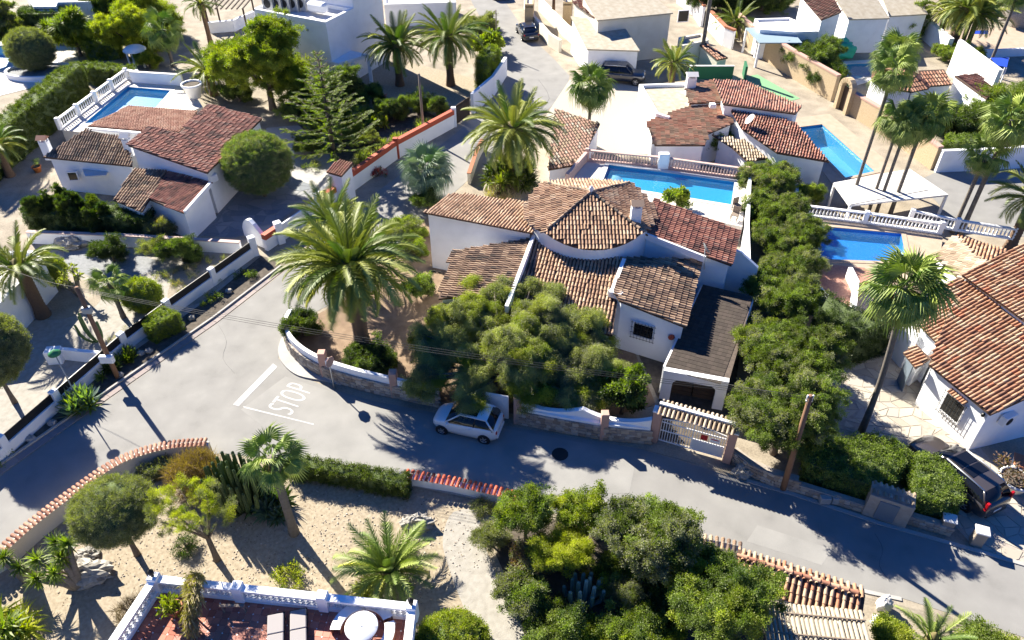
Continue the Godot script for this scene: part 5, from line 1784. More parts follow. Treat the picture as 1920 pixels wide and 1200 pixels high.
func left_villa():
	var h := thing("villa", "white villa with dark red mottled roofs below the left pool", "house", V(-26.61,0,-50.02))
	var tr: Array = M.tiles_red
	roof(h, [V(-35.17,2.9,-51.79),V(-27.92,2.9,-50.38),V(-28.99,4,-52.72),V(-32.35,4.17,-53.71)], M.tiles_brown, M.white_wall)
	roof(h, [V(-32.61,4.05,-54.51),V(-28.01,4.05,-53.69),V(-25.26,4,-53.52),V(-25.85,3.17,-59.03),V(-31.95,3.16,-60.19)], M.tiles_orange, M.white_wall)
	roof(h, [V(-19.96,3.5,-57.11),V(-21.62,3.5,-48.25),V(-27.88,4.4,-50.72),V(-27.36,4.41,-53.76),V(-25.13,4.1,-53.24),V(-24.56,4.15,-58.47)], tr, M.white_wall)
	roof(h, [V(-27.61,2.9,-49.98),V(-25.12,2.9,-49.66),V(-25.41,2.3,-45.06),V(-27.88,2.43,-46.39)], M.tiles_brown, M.white_wall)
	roof(h, [V(-25.16,2.75,-49.78),V(-21.47,2.75,-47.99),V(-22.33,2.45,-44.61),V(-25.95,2.48,-46.75)], tr, M.white_wall)
	bar("parapet", V(-21.39,2.85,-47.81), V(-22.14,2.6,-44.37), 0.18, 0.3, M.white_wall, h)
	bar("gutter", V(-32.54,3.98,-54.29), V(-27.95,3.98,-53.47), 0.18, 0.16, M.white_paint, h)
	part("awning", slab_mesh([V(-33.59,0,-53.42),V(-30.51,0,-53.42),V(-30.18,0,-50.49),V(-31.66,0,-50.33)].map(func(p): return p - h.position * Vector3(1, 0, 1)), 2.0, 2.08), M.white_roof, h)
	part("awning_shade", slab_mesh([V(-33.46,0,-55.33),V(-30.78,0,-54.89),V(-30.54,0,-53.51),V(-33.5,0,-53.51)].map(func(p): return p - h.position * Vector3(1, 0, 1)), 2.3, 2.36), M.grey_paint, h)
	chimney(h, V(-35.29,3,-52.79), 0.6, 0.7, M.white_wall, M.tiles_orange[1])
	chimney(h, V(-28.54,3.8,-51.91), 0.55, 0.5, M.white_wall, M.white_roof)
	window_on(h, "window", V(-21.76,1.3,-49.99), Vector3(0.8, 0, 0.6), 0.9, 0.35, M.white_paint, M.dark_glass)
	window_on(h, "window", V(-33.12,1.6,-51.22), Vector3(0.1, 0, 1), 0.7, 0.7, M.white_paint, M.dark_glass)
	part("air_conditioner", box_mesh(Vector3(0.8, 0.55, 0.3), 0.03), M.white_paint, h, at_xf(V(-21.7,2.6,-49.02) - h.position, 0.9))
	var pl := [V(-35.92,1.2,-68.82),V(-31.64,1.2,-67.97),V(-31.69,1.2,-62.06),V(-36.65,1.2,-61.01)]
	deck("pool_terrace", [V(-38.01,1.2,-59.79),V(-36.56,1.2,-70.46),V(-30.54,1.2,-69.45),V(-27.58,1.2,-64.47),V(-30.16,1.2,-61.01),V(-35.32,1.2,-59.19)], [pl], -0.2, 1.2, M.deck_pale)
	pool("swimming_pool", "blue pool beside a white railing and a tall clipped hedge", pl, 1.2, 0.6, M.white_roof, M.water, 0.35)
	var rl := balustrade("pool_railing", "white railing along the left side of the hedge lined pool", [V(-38.14,1.2,-59.89),V(-36.66,1.2,-70.72),V(-35.35,1.2,-70.2)], 1.2, 0.95, M.white_paint, M.white_paint, 2.6, 0.30)
	wall_run("pool_wall", "white wall at the far end of the hedge lined pool", [V(-35.86,1.2,-69.95),V(-30.81,1.2,-69.2)], 0.25, 2.2, M.white_wall, 0.0, M.white_roof)
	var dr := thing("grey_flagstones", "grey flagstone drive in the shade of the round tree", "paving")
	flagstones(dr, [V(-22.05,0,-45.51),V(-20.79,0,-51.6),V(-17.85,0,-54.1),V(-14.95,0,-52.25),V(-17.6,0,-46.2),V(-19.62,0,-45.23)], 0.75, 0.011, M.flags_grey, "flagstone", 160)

func north_east_villa():
	var h := thing("villa", "rambling white villa with brown mottled roofs and angled blue pool", "house", V(18.87,0,-60.63))
	var tb: Array = M.tiles_orange.slice(0, 3) + M.tiles_brown.slice(2, 4)
	var t2: Array = M.tiles_red + [M.tiles_orange[0]]
	roof(h, [V(11.17,2.3,-59.08),V(17.52,3,-62.6),V(17.75,3.1,-57.18),V(15.55,2.86,-55.78),V(14.89,2.81,-53.88),V(11.2,2.36,-54.76)], tb, M.white_wall)
	roof(h, [V(15.21,3,-64.29),V(17.7,3.2,-65.69),V(17.93,3.4,-60.59),V(14.91,3.09,-60.87)], tb, M.white_wall)
	roof(h, [V(22.38,4.1,-56.68),V(17.04,4.1,-58.48),V(17.73,3.4,-65.08),V(20.62,3.32,-64.93),V(23.42,3.88,-58.46)], t2, M.white_wall)
	roof(h, [V(20.05,2.9,-52.47),V(23.54,2.9,-51.04),V(22.31,3.6,-56.31),V(17.74,3.62,-58.33),V(18.05,3.28,-55.85)], t2, M.white_wall)
	roof(h, [V(18.09,1.9,-53.09),V(20.5,2,-53.42),V(20.58,2.5,-55.86),V(19.47,2.48,-55.81),V(19.46,2.76,-57.22),V(18.33,2.74,-57.17),V(18.28,2.41,-55.57),V(15.96,2.52,-56.28),V(17.28,2.22,-54.69)], M.tiles_sand, M.white_wall)
	var fr := B.new()
	fr.prism(flat([V(11.55,2.6,-65.6),V(15.54,2.6,-65.83),V(15.32,2.6,-61.98),V(12.98,2.6,-59.05),V(12.13,2.6,-59.86)].map(func(p): return p - h.position)), 0.0, 2.5)
	part("flat_wing", fr.done(), M.tan_roof, h)
	part("parapet", run_mesh([V(15.56,2.6,-65.95),V(11.46,2.6,-65.6),V(12.07,2.6,-59.76),V(12.98,2.6,-59.05)].map(func(p): return (p - h.position) * Vector3(1, 0, 1)), 0.25, 0.0, 2.75), M.white_wall, h)
	bar("fascia", V(17.14,3.85,-58.74), V(22.43,3.85,-56.94), 0.12, 0.35, M.white_wall, h)
	chimney(h, V(15.58,3,-64.29), 0.8, 1.0, M.white_wall, M.white_roof)
	part("vent", box_mesh(Vector3(0.5, 0.35, 0.5), 0.05), M.white_paint, h, at_xf(V(16.34,3.75,-58.96) - h.position))
	var dish := B.new(true)
	dish.lathe([Vector2(0.01, 0.0), Vector2(0.25, 0.04), Vector2(0.45, 0.15)], 14, Transform3D(Basis(Vector3(0, 0, 1), 0.9), Vector3.ZERO))
	part("satellite_dish", dish.done(), M.white_paint, h, at_xf(V(18.71,3.9,-55.96) - h.position))
	var pp := [V(25.17,0,-62.7),V(27.59,0,-63.34),V(29.16,0,-54.8),V(26.45,0,-53.76)]
	deck("pool_terrace", [V(25.3,0,-64.65),V(28.96,0,-65.54),V(30.76,0,-56.78),V(30.95,0,-52.83),V(25.1,0,-52.83),V(24.71,0,-60.13)], [pp], -0.2, 0.03, M.deck_peach)
	pool("swimming_pool", "angled blue pool on a peach terrace beside the mottled brown roof", pp, 0.03, 1.3, M.deck_peach, M.water, 0.3)
	var sw := wall_run("stone_wall", "long sandstone wall running down to an arched doorway", [V(25.55,0,-81.79),V(27.8,0,-74.47),V(30.1,0,-68.34)], 0.4, 2.4, M.sandstone, 0.0, M.pink_plaster, 0.15)
	wall_run("stone_wall", "lower sandstone wall continuing below the arched doorway", [V(30.74,0,-65.77),V(32.83,0,-59.83),V(33.94,0,-55.15)], 0.4, 1.9, M.sandstone, 0.0, M.pink_plaster, 0.15)
	var ar := thing("stone_arch", "rounded sandstone doorway between the two sandstone walls", "doorway", V(30.25,0,-66.23), along(V(30.1,0,-68.34), V(30.99,0,-65.09)))
	var am := B.new()
	for s in [-1.0, 1.0]: am.box(Transform3D(Basis.IDENTITY, Vector3(s * 0.75, 1.1, 0)), Vector3(0.4, 2.2, 0.5))
	for i in 8:
		var a := PI * (i + 0.5) / 8.0
		am.box(Transform3D(Basis(Vector3.BACK, a - PI * 0.5), Vector3(cos(a) * 0.75, 2.2 + sin(a) * 0.7, 0)), Vector3(0.42, 0.4, 0.5))
	part("arch", am.done(), M.sandstone, ar)
	part("door", box_mesh(Vector3(1.05, 2.2, 0.08), 0.02), M.wood_dark, ar, at_xf(Vector3(0, 1.1, -0.1)))
	structure("sports_court", slab_mesh([V(23.06,0,-74.07),V(24.66,0,-74.75),V(27.27,0,-68.94),V(24.92,0,-67.74)], 0.0, 0.02), M.court_green)
	wall_run("court_wall", "dark green wall behind the chimney of the rambling villa", [V(17.5,0,-73.66),V(21.85,0,-73.66)], 0.2, 1.3, M.court_dark, 0.0, M.white_roof)
	wall_run("court_wall", "short dark green wall beside the pale green court", [V(23.28,0,-75.02),V(23.06,0,-73.4)], 0.2, 1.3, M.court_dark)
	# open shelter with a pale flat roof
	var sh := thing("carport", "pale flat roofed open shelter under the tall leaning palms", "carport", V(27.93,0,-49.25))
	var sp := [V(23.61,1.9,-49.56),V(23.72,1.9,-46.42),V(31.34,1.9,-47.88),V(30.1,1.9,-51.66)]
	var sm := B.new()
	sm.prism(flat(sp.map(func(p): return p - sh.position)), 1.82, 1.95)
	part("roof", sm.done(), M.white_roof, sh)
	for q in sp: part("post", box_mesh(Vector3(0.16, 1.85, 0.16)), M.white_paint, sh, at_xf((q - sh.position) * Vector3(0.97, 0, 0.97) + Vector3(0, 0.92, 0)))
	var xs := []
	for i in 14: xs.append(Transform3D(Basis(((sp[3] - sp[0]).normalized()) * (sp[3].distance_to(sp[0]) * 0.98), Vector3.UP * 0.03, (sp[1] - sp[0]).normalized() * (sp[1].distance_to(sp[0]) / 14.0 * 0.86)), (sp[0] + sp[3]) * 0.5 + (sp[1] - sp[0]) * ((i + 0.5) / 14.0) - sh.position + Vector3(0, 0.07, 0)))
	pieces(sh, "roof_panel", xs, box_mesh(Vector3.ONE), [M.white_roof, M.deck_pale])
	wall_run("street_wall", "long white wall in the street on the right", [V(33.96,0,-54.8),V(38.34,0,-55.15),V(44.86,0,-56.05)], 0.3, 1.9, M.white_wall)
	structure("side_street", slab_mesh([V(33.89,0,-54.62),V(44.66,0,-55.69),V(38.35,0,-44.3),V(35.68,0,-45.64),V(32.22,0,-48.13),V(31.96,0,-53.25)], 0.0, 0.012), M.asphalt)
	wall_run("yard_wall", "white wall behind the grey olive shrub by the long pool", [V(21.72,0,-52.42),V(20.84,0,-48.88)], 0.3, 1.5, M.white_wall)

func modern_house():
	var h := thing("modern_house", "white cubic flat roofed house above the garden wall", "house", V(-16.93,0,-73.4))
	var a := V(-24.36,6.6,-74.13)
	var b := V(-16.87,6.6,-70.41)
	var c := V(-14.97,6.6,-74.28)
	var d := a + (c - b)
	var rel := func(p, y): return Vector3(p.x - h.position.x, y, p.z - h.position.z)
	var m1 := B.new()
	m1.prism(flat([rel.call(a, 0), rel.call(b, 0), rel.call(c, 0), rel.call(d, 0)]), 0.0, 6.3)
	part("wall", m1.done(), M.white_wall, h)
	var ring := []
	for p in [a, b, c, d, a]: ring.append(rel.call(p, 0) + (rel.call((a + c) * 0.5, 0) - rel.call(p, 0)).normalized() * 0.15)
	part("parapet", run_mesh(ring, 0.3, 6.2, 6.65), M.white_wall, h)
	part("flat_roof", slab_mesh(grow([rel.call(a, 0), rel.call(b, 0), rel.call(c, 0), rel.call(d, 0)], -0.3), 6.25, 6.32), M.white_roof, h)
	var e := c + (c - b) * 1.1
	var off: Vector3 = (a - b).normalized() * 7.0
	var m2 := B.new()
	m2.prism(flat([rel.call(c, 0), rel.call(e, 0), rel.call(e + off, 0), rel.call(c + off, 0)]), 0.0, 8.8)
	part("upper_wall", m2.done(), M.white_wall, h)
	var outr := Vector3((c - b).z, 0, -(c - b).x)
	if outr.z < 0: outr = -outr
	window_on(h, "window", V(-16.42,4.3,-72.27), outr, 0.55, 1.9, M.iron, M.dark_glass)
	# porch
	var p0 := V(-16.27,3,-70.07)
	var p1 := V(-13.59,3,-72.22)
	var back: Vector3 = (a - b).normalized() * 2.2
	var pm := B.new()
	pm.prism(flat([rel.call(p0, 0), rel.call(p1, 0), rel.call(p1 + back, 0), rel.call(p0 + back, 0)]), 2.75, 3.0)
	part("porch_roof", pm.done(), M.white_wall, h)
	for q in [p0, p1, (p0 + p1) * 0.5]: part("porch_column", box_mesh(Vector3(0.3, 2.75, 0.3)), M.white_wall, h, at_xf(rel.call(q, 1.37) + back * 0.08))
	for i in 3: part("wall_spout", box_mesh(Vector3(0.18, 0.18, 0.3)), M.grey_paint, h, at_xf(rel.call(a.lerp(b, 0.25 + 0.24 * i), 5.6), along(a, b)))
	for i in 5:
		var u := part("roof_unit", box_mesh(Vector3(1.3, 1.3, 0.7), 0.04), M.steel, h, at_xf(rel.call(a.lerp(c, 0.42 + 0.05 * i), 6.95) + Vector3(-2.5 + i * 0.3, 0, -0.4), along(a, b)))
		var fn := B.new()
		fn.lathe([Vector2(0.4, 0), Vector2(0.4, 0.03), Vector2(0.01, 0.04)], 14, Transform3D(Basis(Vector3.RIGHT, PI * 0.5), Vector3(0, 0.1, 0.35)))
		part("fan_grille", fn.done(), M.iron, u)
	part("solar_tank", box_mesh(Vector3(2.0, 0.9, 0.9), 0.2), M.white_paint, h, at_xf(rel.call(b.lerp(c, 0.5), 7.0) + (a - b).normalized() * 2.5, along(a, b)))
	# boundary walls along the street
	var red := wall_run("garden_wall", "white street wall with a red painted top below the shrubs", [V(-12.53,0,-51.44),V(-9.49,0,-57.15),V(-5.2,0,-62.91)], 0.3, 1.2, M.white_wall, 0.0, M.red_paint, 0.42)
	for i in 3: part("post", box_mesh(Vector3(0.42, 1.8, 0.42), 0.03), M.red_paint if i == 1 else M.white_wall, red, at_xf([V(-12.53,0,-51.44), V(-9.49,0,-57.15), V(-5.11,0,-63.02)][i] + Vector3(0, 0.9, 0)))
	var gt := thing("slatted_gate", "dark brown slatted gate in the white street wall", "gate", V(-4.41,0,-64.21), along(V(-5.11,0,-63.02), V(-3.65,0,-65.54)))
	for i in 9: part("slat", box_mesh(Vector3(0.22, 1.7, 0.05)), M.wood_dark, gt, at_xf(Vector3(-1.05 + i * 0.26, 0.95, 0)))
	part("frame", box_mesh(Vector3(2.4, 0.08, 0.04)), M.iron, gt, at_xf(Vector3(0, 1.6, 0.045)))
	wall_run("street_wall", "tall plain white wall beyond the dark slatted gate", [V(-3.61,0,-65.66),V(-1.78,0,-69.8),V(-0.64,0,-74.47)], 0.3, 1.9, M.white_wall)
	var gh := thing("gatehouse", "small white entrance porch with red tiled roof and grey door", "gatehouse", V(-12.9,0,-51.2))
	roof(gh, [V(-13.68,2.5,-50.23),V(-12.47,2.5,-49.6),V(-11.75,2.9,-50.79),V(-12.95,2.88,-51.33)], M.tiles_orange.slice(0, 2) + [M.tiles_red[3]], M.white_wall, 0.0, 0, 0.1)
	part("door", box_mesh(Vector3(0.95, 2.0, 0.06), 0.02), M.grey_paint, gh, at_xf(V(-12.51,1.05,-50.98) - gh.position, along(V(-13.01,0,-50.64), V(-12.37,0,-52.25))))
	var w2 := wall_run("garden_wall", "short white wall stub with a red painted top by the entrance porch", [V(-13.25,0,-50.17),V(-14.22,0,-48.5)], 0.3, 0.9, M.white_wall, 0.0, M.red_paint, 0.4)

func box_house(called: String, label: String, pts: Array, h: float, wall: Material, roof_m: Material, lip := 0.25) -> Node3D:
	var c := Vector3.ZERO
	for p in pts: c += p / pts.size()
	c.y = 0
	var t := thing(called, label, "building", c)
	var rel := pts.map(func(p): return Vector3(p.x - c.x, 0, p.z - c.z))
	var b := B.new()
	b.prism(flat(rel), 0.0, h - lip)
	part("wall", b.done(), wall, t)
	part("parapet", run_mesh(grow(rel, -0.12) + [grow(rel, -0.12)[0]], 0.24, h - lip - 0.1, h), wall, t)
	part("flat_roof", slab_mesh(grow(rel, -0.24), h - lip, h - lip + 0.04), roof_m, t)
	return t

func far_houses():
	# beyond the parked cars, up the street
	var a := thing("far_house", "cream house with tan sloping roofs behind the parked saloon cars", "house", V(11.1,0,-83.71))
	roof(a, [V(7.31,2.9,-73.88),V(12.39,2.9,-73.46),V(11.18,3.6,-79.44),V(6.08,3.73,-80.99)], [], M.white_wall, 0.0, 0, 0.15, 0.3, 0.5)
	roof(a, [V(8.45,4.6,-77.05),V(16.31,4.6,-79.3),V(14.32,5.4,-83.98),V(7.2,5.5,-82.56)], [], M.cream_wall, 0.0, 0, 0.15, 0.3, 0.5)
	roof(a, [V(6.51,4.2,-83.82),V(8.44,4.4,-77.98),V(11.59,4.8,-84.18),V(8.92,4.51,-89.35)], M.tiles_red, M.cream_wall, 0.0, 0, 0.15, 0.3, 0.5)
	window_on(a, "window", V(18.79,2.2,-85.72), Vector3(0.2, 0, 1), 1.2, 1.2, M.white_paint, M.dark_glass)
	box_house("terrace_block", "tan flat terrace below the cream house, beside the bare palm trunk", [V(17.03,2.4,-78.53),V(19.62,2.4,-79.78),V(20.04,2.4,-77.77),V(16.94,2.4,-76.12)], 2.4, M.cream_wall, M.tan_roof)
	var ramp := thing("tiled_ramp", "red tiled sloping roof beside the bare palm trunk", "roof", V(21.84,0,-80.55))
	roof(ramp, [V(19.55,2.2,-77.87),V(21.5,1.6,-75.1),V(20.32,1.6,-74.54),V(19,2.13,-77.17)], M.tiles_orange, M.cream_wall, 0.0, 0, 0.1, 0.3, 0.5)
	wall_run("street_wall", "curving cream wall beside the parked black saloon", [V(1.62,0,-95.43),V(2.45,0,-88.82),V(4.06,0,-82.9),V(5.12,0,-80.86)], 0.35, 1.3, M.cream_wall)
	wall_run("street_wall", "cream wall ramp rising behind the first street wall", [V(3.34,0,-94.44),V(5.93,0,-85.36),V(7.89,0,-79.79)], 0.35, 1.5, M.cream_wall)
	box_house("gate_tower", "yellow block at the very top of the street", [V(1.53,2.8,-90.86),V(2.56,2.8,-90.86),V(2.38,2.8,-87.81),V(1.43,2.8,-87.81)], 2.8, M.sandstone, M.cream_wall)
	box_house("gate_tower", "second yellow block behind the reddish palm trunk", [V(6.02,2.8,-91.65),V(7.07,2.8,-91.65),V(6.7,2.8,-88.56),V(5.74,2.8,-88.56)], 2.8, M.sandstone, M.cream_wall)
	wall_run("garden_wall", "white wall with red coping climbing behind the cream house", [V(20.41,0,-97.46),V(21.55,0,-92.89),V(21.72,0,-88.82)], 0.3, 2.2, M.white_wall, 0.0, M.terracotta, 0.2)
	wall_run("garden_wall", "white wall with red coping in front of the green palm", [V(22.34,0,-87.94),V(22.91,0,-82.9),V(23.65,0,-81.79)], 0.3, 1.9, M.white_wall, 0.0, M.terracotta, 0.2)
	# top right
	var b := thing("far_house", "white house with pink and tan roofs near the top right corner", "house", V(37.94,0,-88.82))
	roof(b, [V(31.16,4.2,-78.42),V(33.23,4.8,-79),V(33.24,5.4,-82.53),V(30.44,4.97,-83.98)], M.tiles_red, M.white_wall, 0.0, 0, 0.1, 0.3, 0.5)
	roof(b, [V(34.8,3.6,-80.41),V(39.11,3.6,-80.74),V(38.72,4.8,-84.91),V(34.09,4.85,-84.73)], [], M.white_wall, 0.0, 0, 0.1, 0.3, 0.5)
	window_on(b, "window", V(36.78,2,-82.9), Vector3(0, 0, 1), 1.1, 1.2, M.iron, M.dark_glass)
	window_on(b, "window", V(39.09,2.2,-83.14), Vector3(0, 0, 1), 0.5, 0.8, M.iron, M.dark_glass)
	var c := thing("far_house", "peach roofed white house at the right of the tan roof", "house", V(46.75,0,-92.51))
	roof(c, [V(39.96,3.2,-82.64),V(44.31,3.2,-83.32),V(44.54,4.2,-87.5),V(40.3,4.29,-87.2)], [], M.white_wall, 0.0, 0, 0.1, 0.3, 0.5)
	box_house("annex", "plain white flat roofed annex above the green netting", [V(25.66,3,-82.41),V(29.42,3,-82.75),V(31.55,3,-78.67),V(28.74,3,-78.36),V(25.41,3,-79.14)], 3.0, M.white_wall, M.white_roof)
	var sh := thing("shelter", "blue grey metal roofed shelter on posts by the sandstone wall", "shelter", V(28.01,0,-81.32))
	var sp := [V(24.4,2.6,-80.8),V(29.06,2.6,-81.12),V(29.04,2.6,-76.45),V(24.77,2.6,-76.45)]
	var sm := B.new()
	sm.prism(flat(sp.map(func(p): return p - sh.position)), 2.5, 2.6)
	part("roof", sm.done(), M.blue_roof, sh)
	for q in sp: part("post", box_mesh(Vector3(0.2, 2.5, 0.2)), M.white_paint, sh, at_xf((q - sh.position) * Vector3(0.96, 0, 0.96) + Vector3(0, 1.25, 0)))
	wall_run("garden_wall", "sandstone wall behind the blue grey shelter", [V(24.94,0,-87.07),V(25.62,0,-82.11)], 0.35, 2.2, M.sandstone, 0.0, M.pink_plaster, 0.15)
	rock("green_netting", "bright green netting heaped over garden furniture beside the small pool", V(34.19,0,-79.79), Vector3(1.9, 1.1, 1.2), 4, "", M.net_green)
	var pp := [V(33.32,0,-77.28),V(40.48,0,-78.15),V(40.46,0,-76.7),V(33.34,0,-73.13)]
	deck("pool_terrace", [V(32.07,0,-77.86),V(41.5,0,-79.33),V(41.43,0,-76.42),V(35.97,0,-73.4),V(32.66,0,-71.44)], [pp], -0.2, 0.03, M.white_roof)
	pool("swimming_pool", "partly hidden small blue pool below the green netting", pp, 0.03, 1.2, M.white_roof, M.water, 0.3)
	var d := thing("pool_house", "round white pool house with red conical tiles among the palms", "house", V(37.59,0,-70.8))
	for i in 8:
		var cc := V(35.17,2.6,-67.03)
		cc.y = 0
		var p := cc + Vector3(sin(TAU * i / 8.0), 0, cos(TAU * i / 8.0)) * 2.6
		var q := cc + Vector3(sin(TAU * (i + 1) / 8.0), 0, cos(TAU * (i + 1) / 8.0)) * 2.6
		roof(d, [p + Vector3(0, 2.6, 0), q + Vector3(0, 2.6, 0), cc + Vector3(0, 3.7, 0)], M.tiles_orange.slice(0, 3), M.white_wall, 0.0, 0, 0.08, 0.3, 0.5)
	roof(d, [V(36.6,2.6,-65.6),V(39.43,2.6,-66.07),V(39.34,3.2,-68.02),V(36.87,3.23,-67.69)], M.tiles_orange, M.white_wall, 0.0, 0, 0.1, 0.3, 0.5)
	roof(d, [V(39.94,3,-67.03),V(40.45,3,-62.05),V(42.82,2.6,-64.89),V(42.81,2.54,-68.66)], M.tiles_red, M.white_wall, 0.0, 0, 0.05, 0.3, 0.5)
	part("gable_wall", run_mesh([V(44.1,0,-75.3) - d.position, V(44.31,0,-67.62) - d.position], 0.4, 0.0, 3.3), M.white_wall, d)
	structure("terrace_floor", slab_mesh([V(44.58,0,-87.07),V(59.36,0,-88.82),V(54.64,0,-79.79),V(45.53,0,-78.3),V(43.76,0,-82.11)], 0.0, 0.014), M.deck_peach)
	wall_run("garden_wall", "broad sloping white and sandstone wall left of the clustered palms", [V(45.55,0,-87.07),V(45.54,0,-79.33)], 0.5, 2.0, M.white_wall)
	wall_run("garden_wall", "low white wall in front of the peach terrace at far right", [V(48.79,0,-79.33),V(54.72,0,-79.94)], 0.3, 0.8, M.white_wall)
	var sail := thing("blue_awning", "blue awning over white pool chairs at the far right", "awning", V(50.02,0,-76.14))
	part("cloth", slab_mesh([V(47.01,2,-74.05),V(48.79,2,-74.05),V(47.35,2,-71.59),V(46.59,2,-72.12)].map(func(p): return p - sail.position), 1.95, 2.0), M.blue_cover, sail)
	for q in [V(47.01,2,-74.05),V(48.79,2,-74.05),V(47.35,2,-71.59)]: part("pole", box_mesh(Vector3(0.08, 1.95, 0.08)), M.white_paint, sail, at_xf((q - sail.position) * Vector3(1, 0, 1) + Vector3(0, 0.97, 0)))
	structure("blue_strip", slab_mesh([V(52.27,0,-87.41),V(53.91,0,-87.41),V(53.41,0,-86.38),V(51.85,0,-86.38)], 0.0, 0.04), M.blue_cover)
	rock("grey_dome", "pale grey domed boulder in the top right corner", V(58.71,0,-89.72), Vector3(2.4, 3.0, 2.0), 9)
	# top left
	box_house("white_house", "white flat roofed house in the top left behind dark hedges", [V(-51.81,3.4,-85.15),V(-49.33,3.4,-85.15),V(-49.82,3.4,-86.6),V(-46.28,3.4,-86.79),V(-47.04,3.4,-90.02),V(-55.19,3.4,-90.02)], 3.4, M.white_wall, M.white_roof)
	box_house("white_annex", "bright white flat building at the top beside the twin palms", [V(-14.41,2.5,-88.78),V(-6.35,2.5,-89.53),V(-6.93,2.5,-94.29),V(-15.12,2.5,-94.29)], 2.5, M.white_wall, M.white_roof)
	wall_run("garden_wall", "low white wall below the dark pergola in the upper left", [V(-33.93,0,-86.72),V(-31.42,0,-87.41),V(-29.84,0,-90.64)], 0.3, 1.2, M.white_wall)
	var pg := thing("pergola", "dark slatted pergola left of the white cubic house", "pergola", V(-31.82,0,-88.82))
	for i in 8: part("slat", box_mesh(Vector3(0.12, 0.12, 4.0)), M.wood_dark, pg, at_xf(Vector3(-2.2 + i * 0.6, 2.6, 0)))
	for s in [[-2.2, -1.8], [2.0, -1.8], [-2.2, 1.8], [2.0, 1.8]]: part("post", box_mesh(Vector3(0.15, 2.55, 0.15)), M.wood_dark, pg, at_xf(Vector3(s[0], 1.27, s[1])))
	var pp2 := [V(-59.43,0,-83.38),V(-55.14,0,-82.74),V(-52.84,0,-79.79),V(-51.9,0,-76.85),V(-53.95,0,-73.4)]
	deck("pool_terrace", [V(-61.7,0,-85.36),V(-55.26,0,-84.36),V(-47.21,0,-82.11),V(-44.66,0,-77.57),V(-46.65,0,-71.44),V(-51.51,0,-67.15)], [pp2], -0.2, 0.03, M.deck_pale)
	pool("swimming_pool", "curved blue pool cut off by the left edge of the picture", pp2, 0.03, 1.0, M.white_roof, M.water, 0.5)
	var pl := thing("planter", "oval white planter around the grey olive tree", "planter", V(-47.18,0,-74.75))
	var ov := []
	for i in 25: ov.append(Vector3(cos(TAU * i / 24.0) * 3.4, 0, sin(TAU * i / 24.0) * 1.9))
	part("rim", run_mesh(ov, 0.25, 0.0, 0.55), M.white_wall, pl)
	part("soil", slab_mesh(grow(ov.slice(0, 24), -0.1), 0.0, 0.35), M.slate_ground, pl)
	var gz := thing("gazebo", "small white gazebo behind the hedge lined pool", "gazebo", V(-38.27,0,-76.99))
	gz.scale = Vector3.ONE * 0.75
	for i in 6: part("column", box_mesh(Vector3(0.2, 2.2, 0.2)), M.white_wall, gz, at_xf(Vector3(sin(TAU * i / 6.0) * 1.1, 1.1, cos(TAU * i / 6.0) * 1.1)))
	var gd := B.new(true)
	gd.lathe([Vector2(1.5, 2.2), Vector2(1.5, 2.35), Vector2(1.0, 2.7), Vector2(0.01, 2.9)], 12)
	part("roof", gd.done(), M.white_wall, gz)
	pot("white_tub", "large white tub beside the left pool terrace", V(-28.91,1.2,-66.53), 0.9, 1.3, M.white_wall)
	box_house("side_building", "white roofed building cut off by the left edge beside a leaning palm", [V(-34.36,2.6,-39.86),V(-30.11,2.6,-39.86),V(-29.23,2.6,-38.98),V(-29.65,2.6,-33.48),V(-31.5,2.6,-33)], 2.6, M.white_wall, M.white_roof, 0.3)

